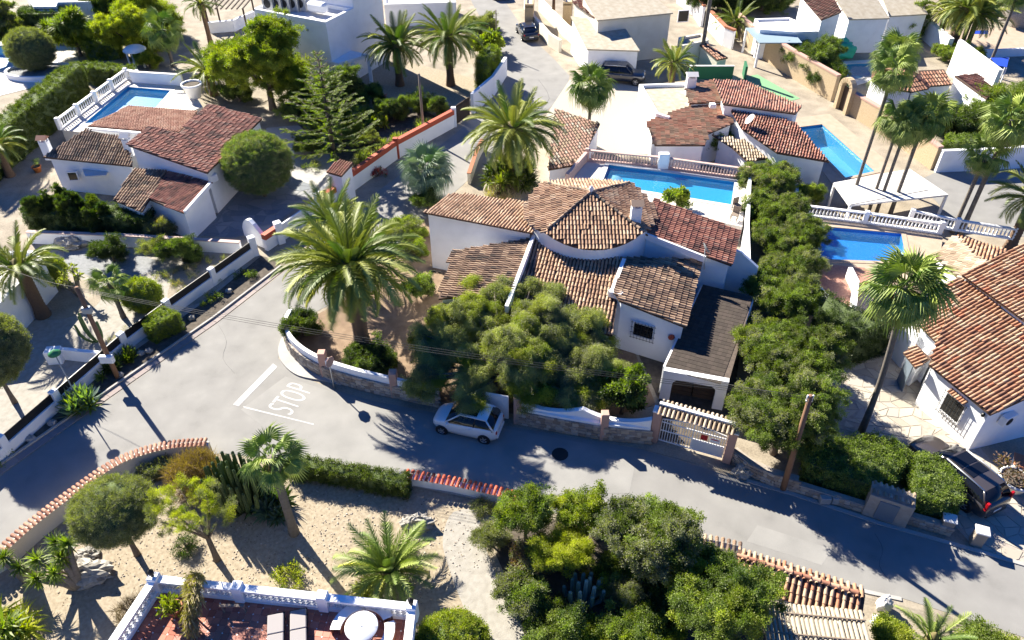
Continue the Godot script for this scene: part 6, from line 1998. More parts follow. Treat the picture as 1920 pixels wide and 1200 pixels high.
func street_edges():
	# curved stone and white wall round the villa corner
	var up := smooth_line([V(-13.27,0,-35.52),V(-13.28,0,-34.15),V(-12.39,0,-32.64),V(-10.9,0,-31.39),V(-8.93,0,-30.45),V(-6.45,0,-29.61),V(-3.91,0,-28.89)], 4)
	var w := wall_run("corner_wall", "curved white and rubble stone wall round the street corner palm", up, 0.22, 1.38, M.white_wall)
	part("stone_base", run_mesh(up, 0.38, 0.0, 0.95), M.mortar, w)
	stone_face(w, up, 0.02, 0.97, 1.0, 0.38, 300)
	for q in [V(-10.5,0,-31.18), V(-6.39,0,-29.61)]: part("post", box_mesh(Vector3(0.42, 1.85, 0.46), 0.03), M.pink_plaster, w, at_xf(q + Vector3(0, 0.92, 0)))
	var lo := [V(0.23,0,-27.71),V(2.79,0,-27.03),V(4.71,0,-26.59),V(7.03,0,-26.3)]
	var w2 := wall_run("front_wall", "rubble stone wall with scalloped white top below the weeping tree", lo, 0.3, 1.15, M.white_wall)
	part("stone_base", run_mesh(lo, 0.38, 0.0, 1.0), M.mortar, w2)
	stone_face(w2, lo, 0.02, 1.02, 1.0, 0.38, 200)
	var sc := []
	var sy := []
	for i in 33:
		var f := i / 32.0
		sc.append((lo[0] as Vector3).lerp(lo[3], f))
		sy.append(1.3 + 0.45 * pow(absf(fposmod(f * 2.0, 1.0) * 2.0 - 1.0), 2.0))
	part("white_top", run_mesh(sc, 0.26, 1.1, sy), M.white_wall, w2)
	for q in [V(0.28,0,-27.68), V(4.71,0,-26.56)]: part("post", box_mesh(Vector3(0.4, 1.9, 0.42), 0.03), M.pink_plaster, w2, at_xf(q + Vector3(0, 0.95, 0)))
	var g := thing("side_gate", "plain white gate in the wall behind the small white car", "gate", V(-1.43,0,-28.18), along(V(-2.88,0,-28.57), V(0.06,0,-27.79)))
	part("leaf", box_mesh(Vector3(2.6, 1.7, 0.08), 0.02), M.white_paint, g, at_xf(Vector3(0, 0.9, 0)))
	for i in 9: part("groove_strip", box_mesh(Vector3(0.25, 1.6, 0.02), 0.004), M.white_paint, g, at_xf(Vector3(-1.14 + 0.285 * i, 0.9, 0.05)))
	var rw := [V(11.08,0,-25.1),V(11.65,0,-24.32),V(12.67,0,-23.66),V(13.73,0,-23.24)]
	var w3 := wall_run("front_wall", "low rough stone wall right of the driveway gate under the bushes", rw, 0.35, 0.85, M.mortar)
	stone_face(w3, rw, 0.02, 0.85, 1.0, 0.35, 120)
	var rw2 := [V(13.73,0,-23.24),V(15.32,0,-22.55),V(16.65,0,-21.99)]
	var w4 := wall_run("front_wall", "low stone wall between the wooden pole and the tiled meter hut", rw2, 0.3, 0.55, M.mortar)
	stone_face(w4, rw2, 0.02, 0.55, 1.0, 0.3, 80)
	for i in 2: part("drain_block", box_mesh(Vector3(0.5, 0.4, 0.3), 0.02), M.paving, w4, at_xf(V(14.87,0,-22.73) + Vector3(0.56 * i, 0.3, 0.3)))
	var rw3 := [V(18.43,0,-21.39),V(20.02,0,-20.75)]
	var w5 := wall_run("front_wall", "low stone wall ending at the bluish capped post", rw3, 0.3, 0.6, M.mortar)
	stone_face(w5, rw3, 0.02, 0.6, 1.0, 0.3, 60)
	var mh := thing("meter_hut", "small stone hut with tile top and grey metal door at the roadside", "meter hut", V(17.35,0,-21.48), along(V(16.48,0,-22.08), V(18.4,0,-21.19)))
	part("body", box_mesh(Vector3(1.9, 1.5, 0.9), 0.02), M.mortar, mh, at_xf(Vector3(0, 0.75, -0.35)))
	part("door", box_mesh(Vector3(0.85, 1.2, 0.05), 0.015), M.meter_door, mh, at_xf(Vector3(-0.05, 0.72, 0.12)))
	var ht := []
	for i in 8:
		for j in 2: ht.append(Transform3D(Basis(Vector3.RIGHT, -0.28 if j == 0 else -0.28), Vector3(-0.85 + i * 0.24, 1.62 + 0.12 * j, -0.05 - 0.4 * j)))
	pieces(mh, "tile", ht, tile_mesh(), M.tiles_sand)
	for q in [[V(19.91,0,-20.9), "stone post with pale blue cap nearer the meter hut"], [V(21.08,0,-20.24), "stone post with pale blue cap at the drive mouth, right of its twin"]]:
		var p := thing("stone_post", q[1], "post", q[0])
		part("shaft", box_mesh(Vector3(0.5, 0.9, 0.45), 0.03), M.stones[1], p, at_xf(Vector3(0, 0.45, 0), -0.35))
		part("cap", box_mesh(Vector3(0.6, 0.1, 0.55), 0.03), M.white_roof, p, at_xf(Vector3(0, 0.95, 0), -0.35))
	rock("boulder", "pale boulder on the apron right of the driveway gate", V(11.42,0,-24.22), Vector3(0.45, 0.35, 0.35), 31)
	# left street wall: white with black infill panels
	var lw := [V(-26.19,1.15,-23.78),V(-25.54,1.15,-25.5),V(-24.37,1.15,-28.72),V(-22.65,1.15,-33.4),V(-21.13,1.15,-36.48),V(-17.61,1.15,-43.11)].map(func(p): return Vector3(p.x, 0, p.z))
	var w6 := wall_run("panel_wall", "long white street wall with black panels along the left lots", lw, 0.25, 0.70, M.white_wall)
	for k in lw.size() - 1:
		var a: Vector3 = lw[k]
		var b: Vector3 = lw[k + 1]
		var n := maxi(1, roundi(a.distance_to(b) / 4.2))
		for i in n:
			var u := a.lerp(b, float(i) / n)
			var v := a.lerp(b, float(i + 1) / n)
			part("panel", box_mesh(Vector3(u.distance_to(v) - 0.44, 0.5, 0.06)), M.black_panel, w6, at_xf((u + v) * 0.5 + Vector3(0, 0.94, 0), along(u, v)))
			part("post", box_mesh(Vector3(0.4, 1.3, 0.34), 0.02), M.white_wall, w6, at_xf(u + Vector3(0, 0.65, 0), along(u, v)))
	part("post", box_mesh(Vector3(0.45, 1.5, 0.45), 0.02), M.white_wall, w6, at_xf(lw[-1] + Vector3(0, 0.75, 0), 0.6))
	# drive entrance between the two left lots
	wall_run("gate_wing", "white peaked gate wing at the grey flagstone drive", smooth_line([V(-18.9,0,-45.64),V(-17.96,0,-44.63),V(-16.84,0,-43.9)], 4), 0.3, [0.7, 1.1, 1.5, 1.8, 1.9, 1.7, 1.3, 1.0, 0.9], M.white_wall)
	wall_run("gate_wing", "short white wall with red band at the drive mouth", [V(-16.97,0,-43.64),V(-16.39,0,-44.63)], 0.3, 0.9, M.white_wall, 0.0, M.red_paint, 0.4)
	wall_run("sliding_gate", "long white sliding gate across the grey flagstone drive", [V(-16.13,0,-44.83),V(-14.19,0,-48.35)], 0.12, 1.3, M.white_paint, 0.0, null, 0.06, "", "gate")
	for q in [[V(-16.16,0,-44.63), "white pillar at the near end of the sliding gate"], [V(-14.14,0,-48.5), "white pillar at the far end of the sliding gate"]]:
		part("shaft", box_mesh(Vector3(0.5, 1.7, 0.5), 0.03), M.white_wall, thing("gate_pillar", q[1], "pillar", q[0]), at_xf(Vector3(0, 0.85, 0), 0.6))
	wall_run("lot_wall", "white wall with brick coping between the left villa and the cactus garden", [V(-33.67,0,-44.63),V(-26.39,0,-44.16),V(-21.39,0,-43.64),V(-18.54,0,-43.32)], 0.25, 0.9, M.white_wall, 0.0, M.pink_rail)
	wall_run("inner_wall", "low white wall inside the cactus garden behind the black panels", [V(-25.95,0,-32.64),V(-22.89,0,-32.19)], 0.25, 0.8, M.white_wall)
	wall_run("inner_wall", "small white round pillar wall beside the big dark round tree", [V(-26.66,0,-32.37),V(-25.87,0,-32.46)], 0.6, 0.9, M.white_wall)
	# orange tiled wall round the lower garden
	var ow := smooth_line([V(-23.57,0,-18.05),V(-22.42,0,-18.96),V(-21.63,0,-20.52),V(-20.32,0,-22.61),V(-19.03,0,-24.22),V(-17.22,0,-25.1),V(-15.14,0,-25.34)], 5)
	var w7 := wall_run("tile_capped_wall", "cream wall with orange tile coping round the lower left garden", ow, 0.28, 0.95, M.cream_wall)
	cap_tiles(w7, ow, 1.06, 0.26, M.tiles_orange.slice(0, 3), 0.215, 300, 0.3, 1.2)
	var ow2 := [V(-5.23,0,-23.66),V(-2.85,0,-23.18),V(-0.51,0,-22.55),V(0.76,0,-22.08)]
	var w8 := wall_run("tile_capped_wall", "low wall with bright red tile coping opposite the small white car", ow2, 0.28, 0.6, M.white_wall)
	cap_tiles(w8, ow2, 0.72, 0.28, [plain("coral0", Color(0.50, 0.10, 0.045), 0.8), plain("coral1", Color(0.54, 0.13, 0.06), 0.8)], 0.26, 300)
	var ow3 := [V(7.96,0,-19.9),V(9.23,0,-19.63),V(10.12,0,-19.36)]
	var w9 := wall_run("tile_capped_wall", "short weathered tile capped wall behind the dark round tree", ow3, 0.28, 0.8, M.cream_wall)
	cap_tiles(w9, ow3, 0.92, 0.3, M.tiles_brown, 0.25, 300)

func corner_garden_front():
	# terrace with balustrade at the bottom edge
	var fy := 1.6
	var ta := V(-14.4,1.6,-16.96)
	var tb := V(-3.91,1.6,-15.73)
	var tc := V(-15.05,1.6,-14.49)
	var td := tb + (tc - ta)
	td = V(-3.93,1.6,-12.97)
	tc = V(-15.19,1.6,-13.56)
	var tp := [ta, tb, td, tc]
	structure("terrace_base", slab_mesh(tp, 0.0, fy - 0.03), M.white_wall)
	var fl := thing("terrace_floor", "red tiled terrace floor with small white inserts at the bottom edge", "floor", Vector3(0, fy, 0))
	var ux := (tb - ta).normalized()
	var uz := Vector3(-ux.z, 0, ux.x)
	var xf := []
	var ins := []
	var poly := flat(tp)
	for i in 60:
		for j in 24:
			var p := ta + ux * (i * 0.3 - 3.0 + 0.15) + uz * (j * 0.3 + 0.15)
			if Geometry2D.is_point_in_polygon(Vector2(p.x, p.z), poly):
				xf.append(Transform3D(Basis(ux, Vector3.UP, -uz), Vector3(p.x, -0.012, p.z)))
				if (i + j) % 2 == 0: ins.append(Transform3D(Basis(ux, Vector3.UP, -uz).rotated(Vector3.UP, PI * 0.25), Vector3(p.x, 0.0, p.z) + ux * 0.15 + uz * 0.15))
	pieces(fl, "floor_tile", xf, box_mesh(Vector3(0.292, 0.024, 0.292), 0.004), M.floor_red)
	pieces(fl, "white_insert", ins, box_mesh(Vector3(0.05, 0.012, 0.05)), [M.marking])
	var bl := thing("lattice_parapet", "white parapet of pierced lattice blocks round the red tiled terrace", "parapet", Vector3(0, fy, 0))
	for seg in [[ta, tb], [tc, ta], [tb, td]]:
		var a := Vector3(seg[0].x, 0, seg[0].z)
		var b := Vector3(seg[1].x, 0, seg[1].z)
		bar("base_course", a + Vector3(0, fy + 0.1, 0), b + Vector3(0, fy + 0.1, 0), 0.26, 0.2, M.white_wall, bl)
		bar("top_rail", a + Vector3(0, fy + 0.78, 0), b + Vector3(0, fy + 0.78, 0), 0.32, 0.12, M.white_wall, bl)
		var n := int(a.distance_to(b) / 0.24)
		var sx := []
		for i in n:
			for j in 3:
				var p := a.lerp(b, (i + 0.5) / n) + Vector3(0, 0.295 + 0.175 * j, 0)
				sx.append(Transform3D(Basis(Vector3.UP, along(a, b)) * Basis(Vector3.BACK, PI * 0.25), p))
				sx.append(Transform3D(Basis(Vector3.UP, along(a, b)) * Basis(Vector3.BACK, -PI * 0.25), p))
		pieces(bl, "lattice_bar", sx, box_mesh(Vector3(0.27, 0.045, 0.12)), [M.white_paint], 150 if seg[0] == ta else 70)
	for f in [0.0, 0.33, 0.66, 1.0]:
		part("post", box_mesh(Vector3(0.42, 1.0, 0.42), 0.03), M.white_wall, bl, at_xf(ta.lerp(tb, f) * Vector3(1, 0, 1) + Vector3(0, 0.5, 0), along(ta, tb)))
	for q in [[ta, "black lantern on the left corner post of the lattice parapet"], [tb, "black lantern on the right corner post of the lattice parapet"]]:
		var l := thing("lantern", q[1], "lantern", Vector3(q[0].x, fy + 1.0, q[0].z))
		var lb := B.new(true)
		lb.lathe([Vector2(0.07, 0), Vector2(0.03, 0.05), Vector2(0.1, 0.12), Vector2(0.12, 0.32), Vector2(0.05, 0.38), Vector2(0.01, 0.45)], 8)
		part("lamp_body", lb.done(), M.iron, l)
	# loungers
	for i in 2:
		var lg := thing("sun_lounger", ["grey cushioned sun lounger on the left of the pair", "grey cushioned sun lounger on the right of the pair, nearer the round table"][i], "sun lounger", [V(-9.19,1.6,-15.24), V(-8.35,1.6,-15.42)][i], 0.22, "grey sun loungers on the red terrace")
		for j in 2: part("cushion", box_mesh(Vector3(0.62, 0.1, 0.82), 0.03), M.fabric_grey, lg, at_xf(Vector3(0, 0.33, -0.05 + 0.84 * j)))
		part("frame", box_mesh(Vector3(0.68, 0.06, 1.8), 0.01), M.iron, lg, at_xf(Vector3(0, 0.24, 0.35)))
		for s in [[-0.3, -0.4], [0.3, -0.4], [-0.3, 1.1], [0.3, 1.1]]: part("leg", box_mesh(Vector3(0.05, 0.22, 0.05)), M.iron, lg, at_xf(Vector3(s[0], 0.11, s[1])))
	# round table with curved bench
	var tp0 := V(-5.77,1.6,-14.98)
	var tt := thing("round_table", "round white table inside the curved white bench", "table", tp0)
	var tm := B.new(true)
	tm.lathe([Vector2(0.01, 0.74), Vector2(0.62, 0.74), Vector2(0.64, 0.71), Vector2(0.62, 0.68), Vector2(0.08, 0.66)], 32)
	part("top", tm.done(), M.white_paint, tt)
	var ts := B.new(true)
	ts.lathe([Vector2(0.09, 0.66), Vector2(0.08, 0.1), Vector2(0.35, 0.04), Vector2(0.36, 0.0)], 16)
	part("pedestal", ts.done(), M.white_paint, tt)
	part("centre_cap", box_mesh(Vector3(0.08, 0.03, 0.08), 0.01), M.steel, tt, at_xf(Vector3(0, 0.755, 0)))
	for sgm in [[2.05, 3.05, "left arc of the curved white topped bench around the round table"], [3.3, 4.7, "right arc of the curved white topped bench around the round table"], [1.0, 1.9, "front arc of the curved white topped bench cut by the picture edge"]]:
		var bn := thing("curved_bench", sgm[2], "bench", tp0)
		var top := B.new()
		var sd := B.new()
		var m := 12
		for i in m:
			var a0 := lerpf(sgm[0], sgm[1], float(i) / m)
			var a1 := lerpf(sgm[0], sgm[1], (i + 1.0) / m)
			var c0 := Vector3(sin(a0), 0, cos(a0))
			var c1 := Vector3(sin(a1), 0, cos(a1))
			top.quad(c0 * 0.86 + Vector3(0, 0.45, 0), c1 * 0.86 + Vector3(0, 0.45, 0), c1 * 1.25 + Vector3(0, 0.45, 0), c0 * 1.25 + Vector3(0, 0.45, 0), Vector3.UP)
			for rr in [0.86, 1.25]:
				top.quad(c0 * rr + Vector3(0, 0.36, 0), c1 * rr + Vector3(0, 0.36, 0), c1 * rr + Vector3(0, 0.45, 0), c0 * rr + Vector3(0, 0.45, 0), c0 * (1 if rr > 1 else -1))
				var r3: float = rr + (0.02 if rr < 1 else -0.02)
				sd.quad(c0 * r3, c1 * r3, c1 * r3 + Vector3(0, 0.36, 0), c0 * r3 + Vector3(0, 0.36, 0), c0 * (1 if rr > 1 else -1))
		part("seat", top.done(), M.white_paint, bn)
		part("base", sd.done(), M.terracotta, bn)
	pot("potted_plant", "green plant in a terracotta pot in the corner of the red terrace", V(-13.34,1.6,-15.91), 0.32, 0.5, M.terracotta, "big", "lime", 12)
	# dried palm thatch bundle and small stools
	var th := thing("dry_thatch", "bundle of dry grey palm thatch draped over the lattice parapet", "thatch", V(-12.42,1.6,-16.37))
	var hx := []
	var hc := []
	for i in 150:
		var f := rng.randf()
		var p := Vector3(sin(f * 2.2) * 0.35 - 0.3, 1.25 * sin(PI * (0.25 + 0.7 * f)), -0.7 + f * 2.1)
		hx.append(Transform3D(Basis(Vector3.RIGHT, 1.3 + f * 1.0) * Basis(Vector3.UP, rng.randf() * 6.0) * Basis.from_scale(Vector3.ONE * 0.9), p + Vector3(rng.randfn() * 0.09, rng.randfn() * 0.06, rng.randfn() * 0.05)))
		hc.append(pal("straw"))
	scatter(th, "thatch_strands", "needle", hx, hc)
	rod("pole", [Vector3(-0.3, 0, 0.5), Vector3(-0.2, 1.1, 0.2)], [0.04, 0.04], M.wood_grey, th)
	var bx := thing("wooden_stand", "small pale wooden stand leaning by the lattice parapet", "stand", V(-11.06,1.6,-15.96))
	part("plank", box_mesh(Vector3(1.0, 0.05, 0.12)), M.wood_grey, bx, at_xf(Vector3(0, 0.5, 0)))
	for s in [-0.4, 0.45]: part("leg", box_mesh(Vector3(0.06, 0.5, 0.08)), M.wood_grey, bx, at_xf(Vector3(s, 0.25, 0)))
	# plants of the gravel garden
	yucca("yucca", "many headed yucca with green sword leaves beside the rocks", V(-18.72,0,-18.05), [Vector3(-0.9, 2.2, 0.1), Vector3(-0.3, 2.5, -0.5), Vector3(0.05, 2.3, 0.1), Vector3(-0.2, 1.8, 0.5), Vector3(-1.1, 1.4, 0.5), Vector3(0.35, 2.7, -0.3)], 0.16, 1.25)
	yucca("yucca", "thick leaning dark trunk with ragged green heads at the left edge", V(-20.99,0,-18.43), [Vector3(-1.8, 2.6, -0.5), Vector3(0.3, 1.5, 0.4), Vector3(-0.3, 1.9, 0.2)], 0.24, 1.1)
	rock("rock", "big layered pale rock beside the many headed yucca", V(-18.5,0,-18.51), Vector3(1.05, 0.5, 0.6), 12)
	rock("rock", "smaller brown rock above the big layered rock", V(-18.99,0,-19.49), Vector3(0.5, 0.3, 0.35), 13)
	rock("rock", "dark low rock right of the clipped road hedge", V(-4.41,0,-21.19), Vector3(0.75, 0.4, 0.4), 14)
	clipped_ball("topiary_tree", "grey green round topped small tree above the gravel shadow", "tree", V(-16.82,0,-19.63), 3.22, Vector3(1.75, 1.3, 1.6), "fine", "grey", 46.0)
	tree("young_tree", "sparse yellow green small tree with a forked trunk on the gravel", "tree", V(-13.15,0,-19.36), 3.88, 1.75, 1.2, "fine", ["lime", "yellow", "grey"], 8, 4.0, "", 0.8, 0.13)
	low_plant("dry_shrub", "reddish brown bare shrub behind the sparse yellow green tree", "shrub", V(-15.18,0,-23.34), "twig", "dry", 260, 1.3, 2.2, 1.2)
	hedge("low_hedge", "small grey green hedge at the end of the orange tiled wall", [V(-18.4,0,-24.09),V(-17.09,0,-24.89),V(-16.5,0,-24.15),V(-17.77,0,-23.66)], 0.7, "grey", 30.0)
	column_cactus("candelabra_cactus", "dark green candelabra cactus clump left of the shaggy fan palm", V(-12.81,0,-22.24), range(60).map(func(i): return [Vector3(sin(i * 2.4) * sqrt(i) * 0.17, 0, cos(i * 2.4) * sqrt(i) * 0.15), 3.3 - 0.022 * i + 0.35 * sin(i * 1.7)]), 0.1, "dark")
	fan_palm("fan_palm", "shaggy trunked fan palm on the gravel beside the clipped road hedge", V(-10.02,0,-20.75), 5.33, 0.22, 1.25, 22, "", 10, "fan")
	hedge("road_hedge", "long clipped green hedge along the road beside the fan palm", smooth_line([V(-11.01,0,-23.82),V(-9.39,0,-23.56),V(-7.23,0,-23.11),V(-4.99,0,-22.61)], 3) + smooth_line([V(-4.94,0,-23.43),V(-7.35,0,-23.89),V(-9.54,0,-24.35),V(-10.89,0,-24.69)], 3), 1.15, "hedge", 34.0)
	date_palm("young_date_palm", "low bright green date palm spreading over the gravel beside the terrace", V(-5.32,0,-18.43), 0.6, 0.28, 2.6, 52, "", -0.05, "fan", 0.04, Vector3.ZERO, 1.45)
	low_plant("seedling_palm", "small yellowing palm seedling left of the low date palm", "plant", V(-6.22,0,-17.92), "tuft", ["yellow", "fan"], 5, 0.35, 0.3, 1.1)
	low_plant("yellow_shrub", "bright yellow green leafy shrub beside the lattice parapet", "shrub", V(-9.68,0,-18.43), "leaf", ["lime", "yellow"], 26, 0.7, 0.7, 0.9)
	low_plant("dark_bush", "small dark green bush in the shade between two garden trees", "shrub", V(-14.66,0,-19.9), "fine", "dark", 40, 0.55, 0.7, 0.9)
	for q in [[V(-12.09,0,-22.39), "dark spiky agave clump left of the shaggy palm trunk"], [V(-11.12,0,-22.08), "dark spiky agave clump touching the shaggy palm trunk"]]:
		low_plant("agave", q[1], "agave", q[0], "agave", ["dark", "blue"], 9, 0.6, 0.5, 1.5)
	low_plant("pink_shrub", "thin pinkish shrub outside the left corner of the lattice parapet", "shrub", V(-15.94,0,-16.81), "twig", "dry", 40, 0.6, 0.7, 0.9)
	clipped_ball("dome_hedge", "rounded bright green clipped dome at the bottom edge", "shrub", V(-2.38,0,-15.3), 0.6, Vector3(1.45, 0.95, 1.2), "leaf", ["lime", "bright"], 50.0, false)
	low_plant("palm_tips", "yellow green palm leaves at the bottom left corner", "plant", V(-20.62,0,-15.87), "tuft", ["yellow", "fan"], 16, 1.0, 1.6, 2.0)
	# shrubbery right of the gravel path
	tree("shrub", "small grey green bush beside the pale gravel path", "shrub", V(-0.85,0,-20.04), 0.7, 0.75, 0.75, "fine", "grey", 5, 22.0)
	tree("shrub", "tall loose green bush next to the road end of the coral tiles", "shrub", V(0.61,0,-20.47), 2.58, 1.2, 1.2, "leaf", ["bright", "mid"], 6, 13.0)
	tree("shrub", "upright light green bush leaning over the road", "shrub", V(3.05,0,-20.47), 2.95, 1.35, 1.1, "leaf", ["bright", "lime"], 6, 11.0)
	tree("shrub", "yellow flowering bush in the middle of the shrubbery", "shrub", V(2.35,0,-18.69), 2.41, 1.3, 0.9, "fine", ["yellow", "lime"], 6, 15.0)
	tree("evergreen_tree", "dense dark green round tree overhanging the road", "tree", V(5.95,0,-18.43), 3.17, 2.0, 1.75, "leaf", ["hedge", "mid", "olive"], 9, 17.0)
	tree("evergreen_tree", "broad green tree at the bottom edge beside the tiled canopy", "tree", V(8.07,0,-15.64), 3.25, 2.1, 1.7, "leaf", ["mid", "bright"], 9, 15.0)
	tree("shrub", "leafy mid green bush edging the lower gravel path", "shrub", V(0.57,0,-17.3), 0.9, 1.1, 0.9, "leaf", ["mid", "olive"], 6, 16.0)
	tree("shrub", "dense dark green bush at the bottom below the blue green cactus", "shrub", V(1.75,0,-15.64), 0.9, 1.3, 0.95, "leaf", ["mid", "hedge"], 7, 15.0)
	tree("shrub", "light green bush low between the two broad trees", "shrub", V(5.02,0,-15.64), 0.8, 1.35, 0.85, "leaf", ["bright", "mid"], 7, 14.0)
	tree("shrub", "small olive toned bush right of the blue green cactus", "shrub", V(4.65,0,-17.3), 0.7, 0.9, 0.8, "fine", ["olive", "mid"], 5, 15.0)
	structure("shrub_bed", slab_mesh([V(-0.25,0,-21.93),V(3.72,0,-21.19),V(8.87,0,-19.63),V(10.9,0,-17.3),V(10.55,0,-14.33),V(0.84,0,-14.33),V(0.11,0,-17.54),V(-0.72,0,-19.63)], 0.0, 0.018), M.soil)
	tree("shrub", "brownish green bush between the upright bushes above the cactus", "shrub", V(1.18,0,-19.09), 0.9, 1.1, 0.8, "leaf", ["olive", "grey", "dry"], 6, 13.0)
	tree("shrub", "green bush hiding the foot of the dark round tree", "shrub", V(4.66,0,-18.43), 0.7, 1.0, 0.7, "leaf", ["mid", "bright"], 6, 14.0)
	tree("shrub", "lime bush at the bottom edge left of the broad tree", "shrub", V(6.06,0,-15.3), 0.6, 1.0, 0.7, "leaf", ["lime", "bright"], 6, 14.0)
	tree("shrub", "dark bush between the dark round tree and the broad tree", "shrub", V(6.81,0,-17.3), 0.7, 1.2, 0.8, "leaf", ["dark", "mid"], 6, 14.0)
	tree("shrub", "lime bush at the bottom edge beside the gravel path end", "shrub", V(3.02,0,-15.19), 0.5, 1.1, 0.6, "leaf", ["bright", "lime"], 6, 14.0)
	column_cactus("column_cactus", "blue green column cactus clump within the shrubbery", V(3.07,0,-17.3), range(16).map(func(i): return [Vector3(sin(i * 2.4) * sqrt(i) * 0.22, 0, cos(i * 2.4) * sqrt(i) * 0.2), 1.7 - 0.04 * i]), 0.11, "blue")
	low_plant("small_bush", "low grey green bush at the end of the coral tile coping", "shrub", V(-1.39,0,-22.08), "fine", "grey", 34, 0.55, 0.45, 0.9)
	# loose stones and fallen leaves on the gravel
	for lt in [["pebbles", "scattered pale pebbles on the gravel garden", "pebbles", M.stones, 1400, 0.035], ["leaf_litter", "dry brown leaf litter on the gravel garden", "leaf litter", [plain("litter0", Color(0.13, 0.085, 0.045), 0.9), plain("litter1", Color(0.20, 0.14, 0.075), 0.9)], 900, 0.03]]:
		var area := flat([V(-21.7,0,-19.9),V(-20.1,0,-22.39),V(-16.74,0,-24.49),V(-10.99,0,-24.32),V(-4.9,0,-23.02),V(-1.51,0,-21.93),V(-0.95,0,-19.36),V(-3.84,0,-17.05),V(-15.34,0,-18.3),V(-18.96,0,-17.05)])
		var box := Rect2(area[0], Vector2.ZERO)
		for p in area: box = box.expand(p)
		var lx := []
		while lx.size() < lt[4]:
			var p := box.position + box.size * Vector2(rng.randf(), rng.randf())
			if Geometry2D.is_point_in_polygon(p, area) and (lt[0] == "pebbles" or patch.get_noise_2d(p.x * 3.0, p.y * 3.0) > -0.05):
				var sz: float = lt[5] * rng.randf_range(0.6, 1.9)
				lx.append(Transform3D(rnd_basis(1.0) * Basis.from_scale(Vector3(sz * 1.4, sz * (0.8 if lt[0] == "pebbles" else 0.15), sz)), Vector3(p.x, 0.012, p.y)))
		var holder := thing(lt[0], lt[1], lt[2])
		holder.set_meta("kind", "stuff")
		pieces(holder, lt[0], lx, stone_mesh(), lt[3], 0)
	# tiled canopy and reed roof at the bottom
	var cn := thing("tiled_canopy", "long ridged terracotta tile canopy over the lower garden entrance", "canopy", V(12.12,0,-16.81))
	var ra := V(9.33,2.3,-18.07)
	var rb := V(13.98,2.3,-16.24)
	var cd := (rb - ra).normalized()
	var cs := cd.cross(Vector3.UP).normalized()
	for s in [-1.0, 1.0]:
		var w := 1.0 if s > 0 else 0.5
		var pts := [ra, rb, rb + cs * s * w - Vector3(0, 0.42 * w, 0), ra + cs * s * w - Vector3(0, 0.42 * w, 0)]
		roof(cn, pts, M.tiles_bright.slice(1, 6), M.white_wall, -99.0, 80, 0.1, 0.245, 0.36, 0.06)
	var rg := part("ridge", box_mesh(Vector3(0.02, 0.02, 0.02)), M.shaded_pan, cn, at_xf(ra - cn.position))
	ridge_tiles(rg, ra, rb, M.tiles_orange)
	bar("beam", ra + cs * 1.0 - Vector3(0, 0.55, 0), rb + cs * 1.0 - Vector3(0, 0.55, 0), 0.12, 0.14, M.deck_pale, cn)
	for f in [0.06, 0.94]: part("pillar", box_mesh(Vector3(0.4, 2.2, 0.4), 0.02), M.cream_wall, cn, at_xf(ra.lerp(rb, f) * Vector3(1, 0, 1) + Vector3(0, 1.1, 0) - cn.position, along(ra, rb)))
	var rr := thing("reed_roof", "pale reed roofed shelter in front of the tiled canopy", "shelter", V(12.23,0,-14.97))
	var qa := V(9.77,2.2,-15.98)
	var qb := V(13.69,2.2,-15.58)
	var qd := (qb - qa).normalized()
	var qs := qd.cross(Vector3.UP).normalized()
	for i in 22:
		var p := qa.lerp(qb, (i + 0.5) / 22.0)
		rod("reed", [p - rr.position - qs * 0.1, p + qs * 1.6 - rr.position + Vector3(0, 0.03 * sin(i * 2.1), 0), p + qs * 3.2 - rr.position], [0.075, 0.085, 0.075], M.reed, rr, 6)
	for j in 3: bar("batten", qa + qs * (0.35 + j * 0.85) + Vector3(0, 0.1, 0), qb + qs * (0.35 + j * 0.85) + Vector3(0, 0.1, 0), 0.05, 0.05, M.wood_grey, rr)
	for q in [qa, qb, qa + qs * 3.0, qb + qs * 3.0]: part("post", box_mesh(Vector3(0.12, 2.15, 0.12)), M.wood_grey, rr, at_xf(q * Vector3(1, 0, 1) + Vector3(0, 1.07, 0) - rr.position))
	rock("wrapped_stone", "pale wrapped stone at the road edge below the tiled canopy end", V(15.69,0,-17.05), Vector3(0.3, 0.5, 0.25), 17, "", M.white_roof)
	rock("wrapped_stone", "second pale stone just below the wrapped one", V(15.2,0,-16.33), Vector3(0.3, 0.25, 0.25), 18, "", M.white_roof)
	date_palm("young_date_palm", "spiky palm leaves at the bottom right below the pole shadow", V(16.92,0,-15.42), 0.4, 0.2, 1.8, 22, "", 0.1, "fan", 0.05)
	tree("shrub", "leafy green bush left of the bottom right palm leaves", "shrub", V(15.34,0,-15.53), 0.6, 0.8, 0.65, "leaf", ["bright", "lime"], 5, 16.0)
	tree("shrub", "green bush at the bottom edge right of the palm leaves", "shrub", V(19.15,0,-15.08), 0.5, 1.1, 0.6, "leaf", ["bright", "mid"], 6, 16.0)

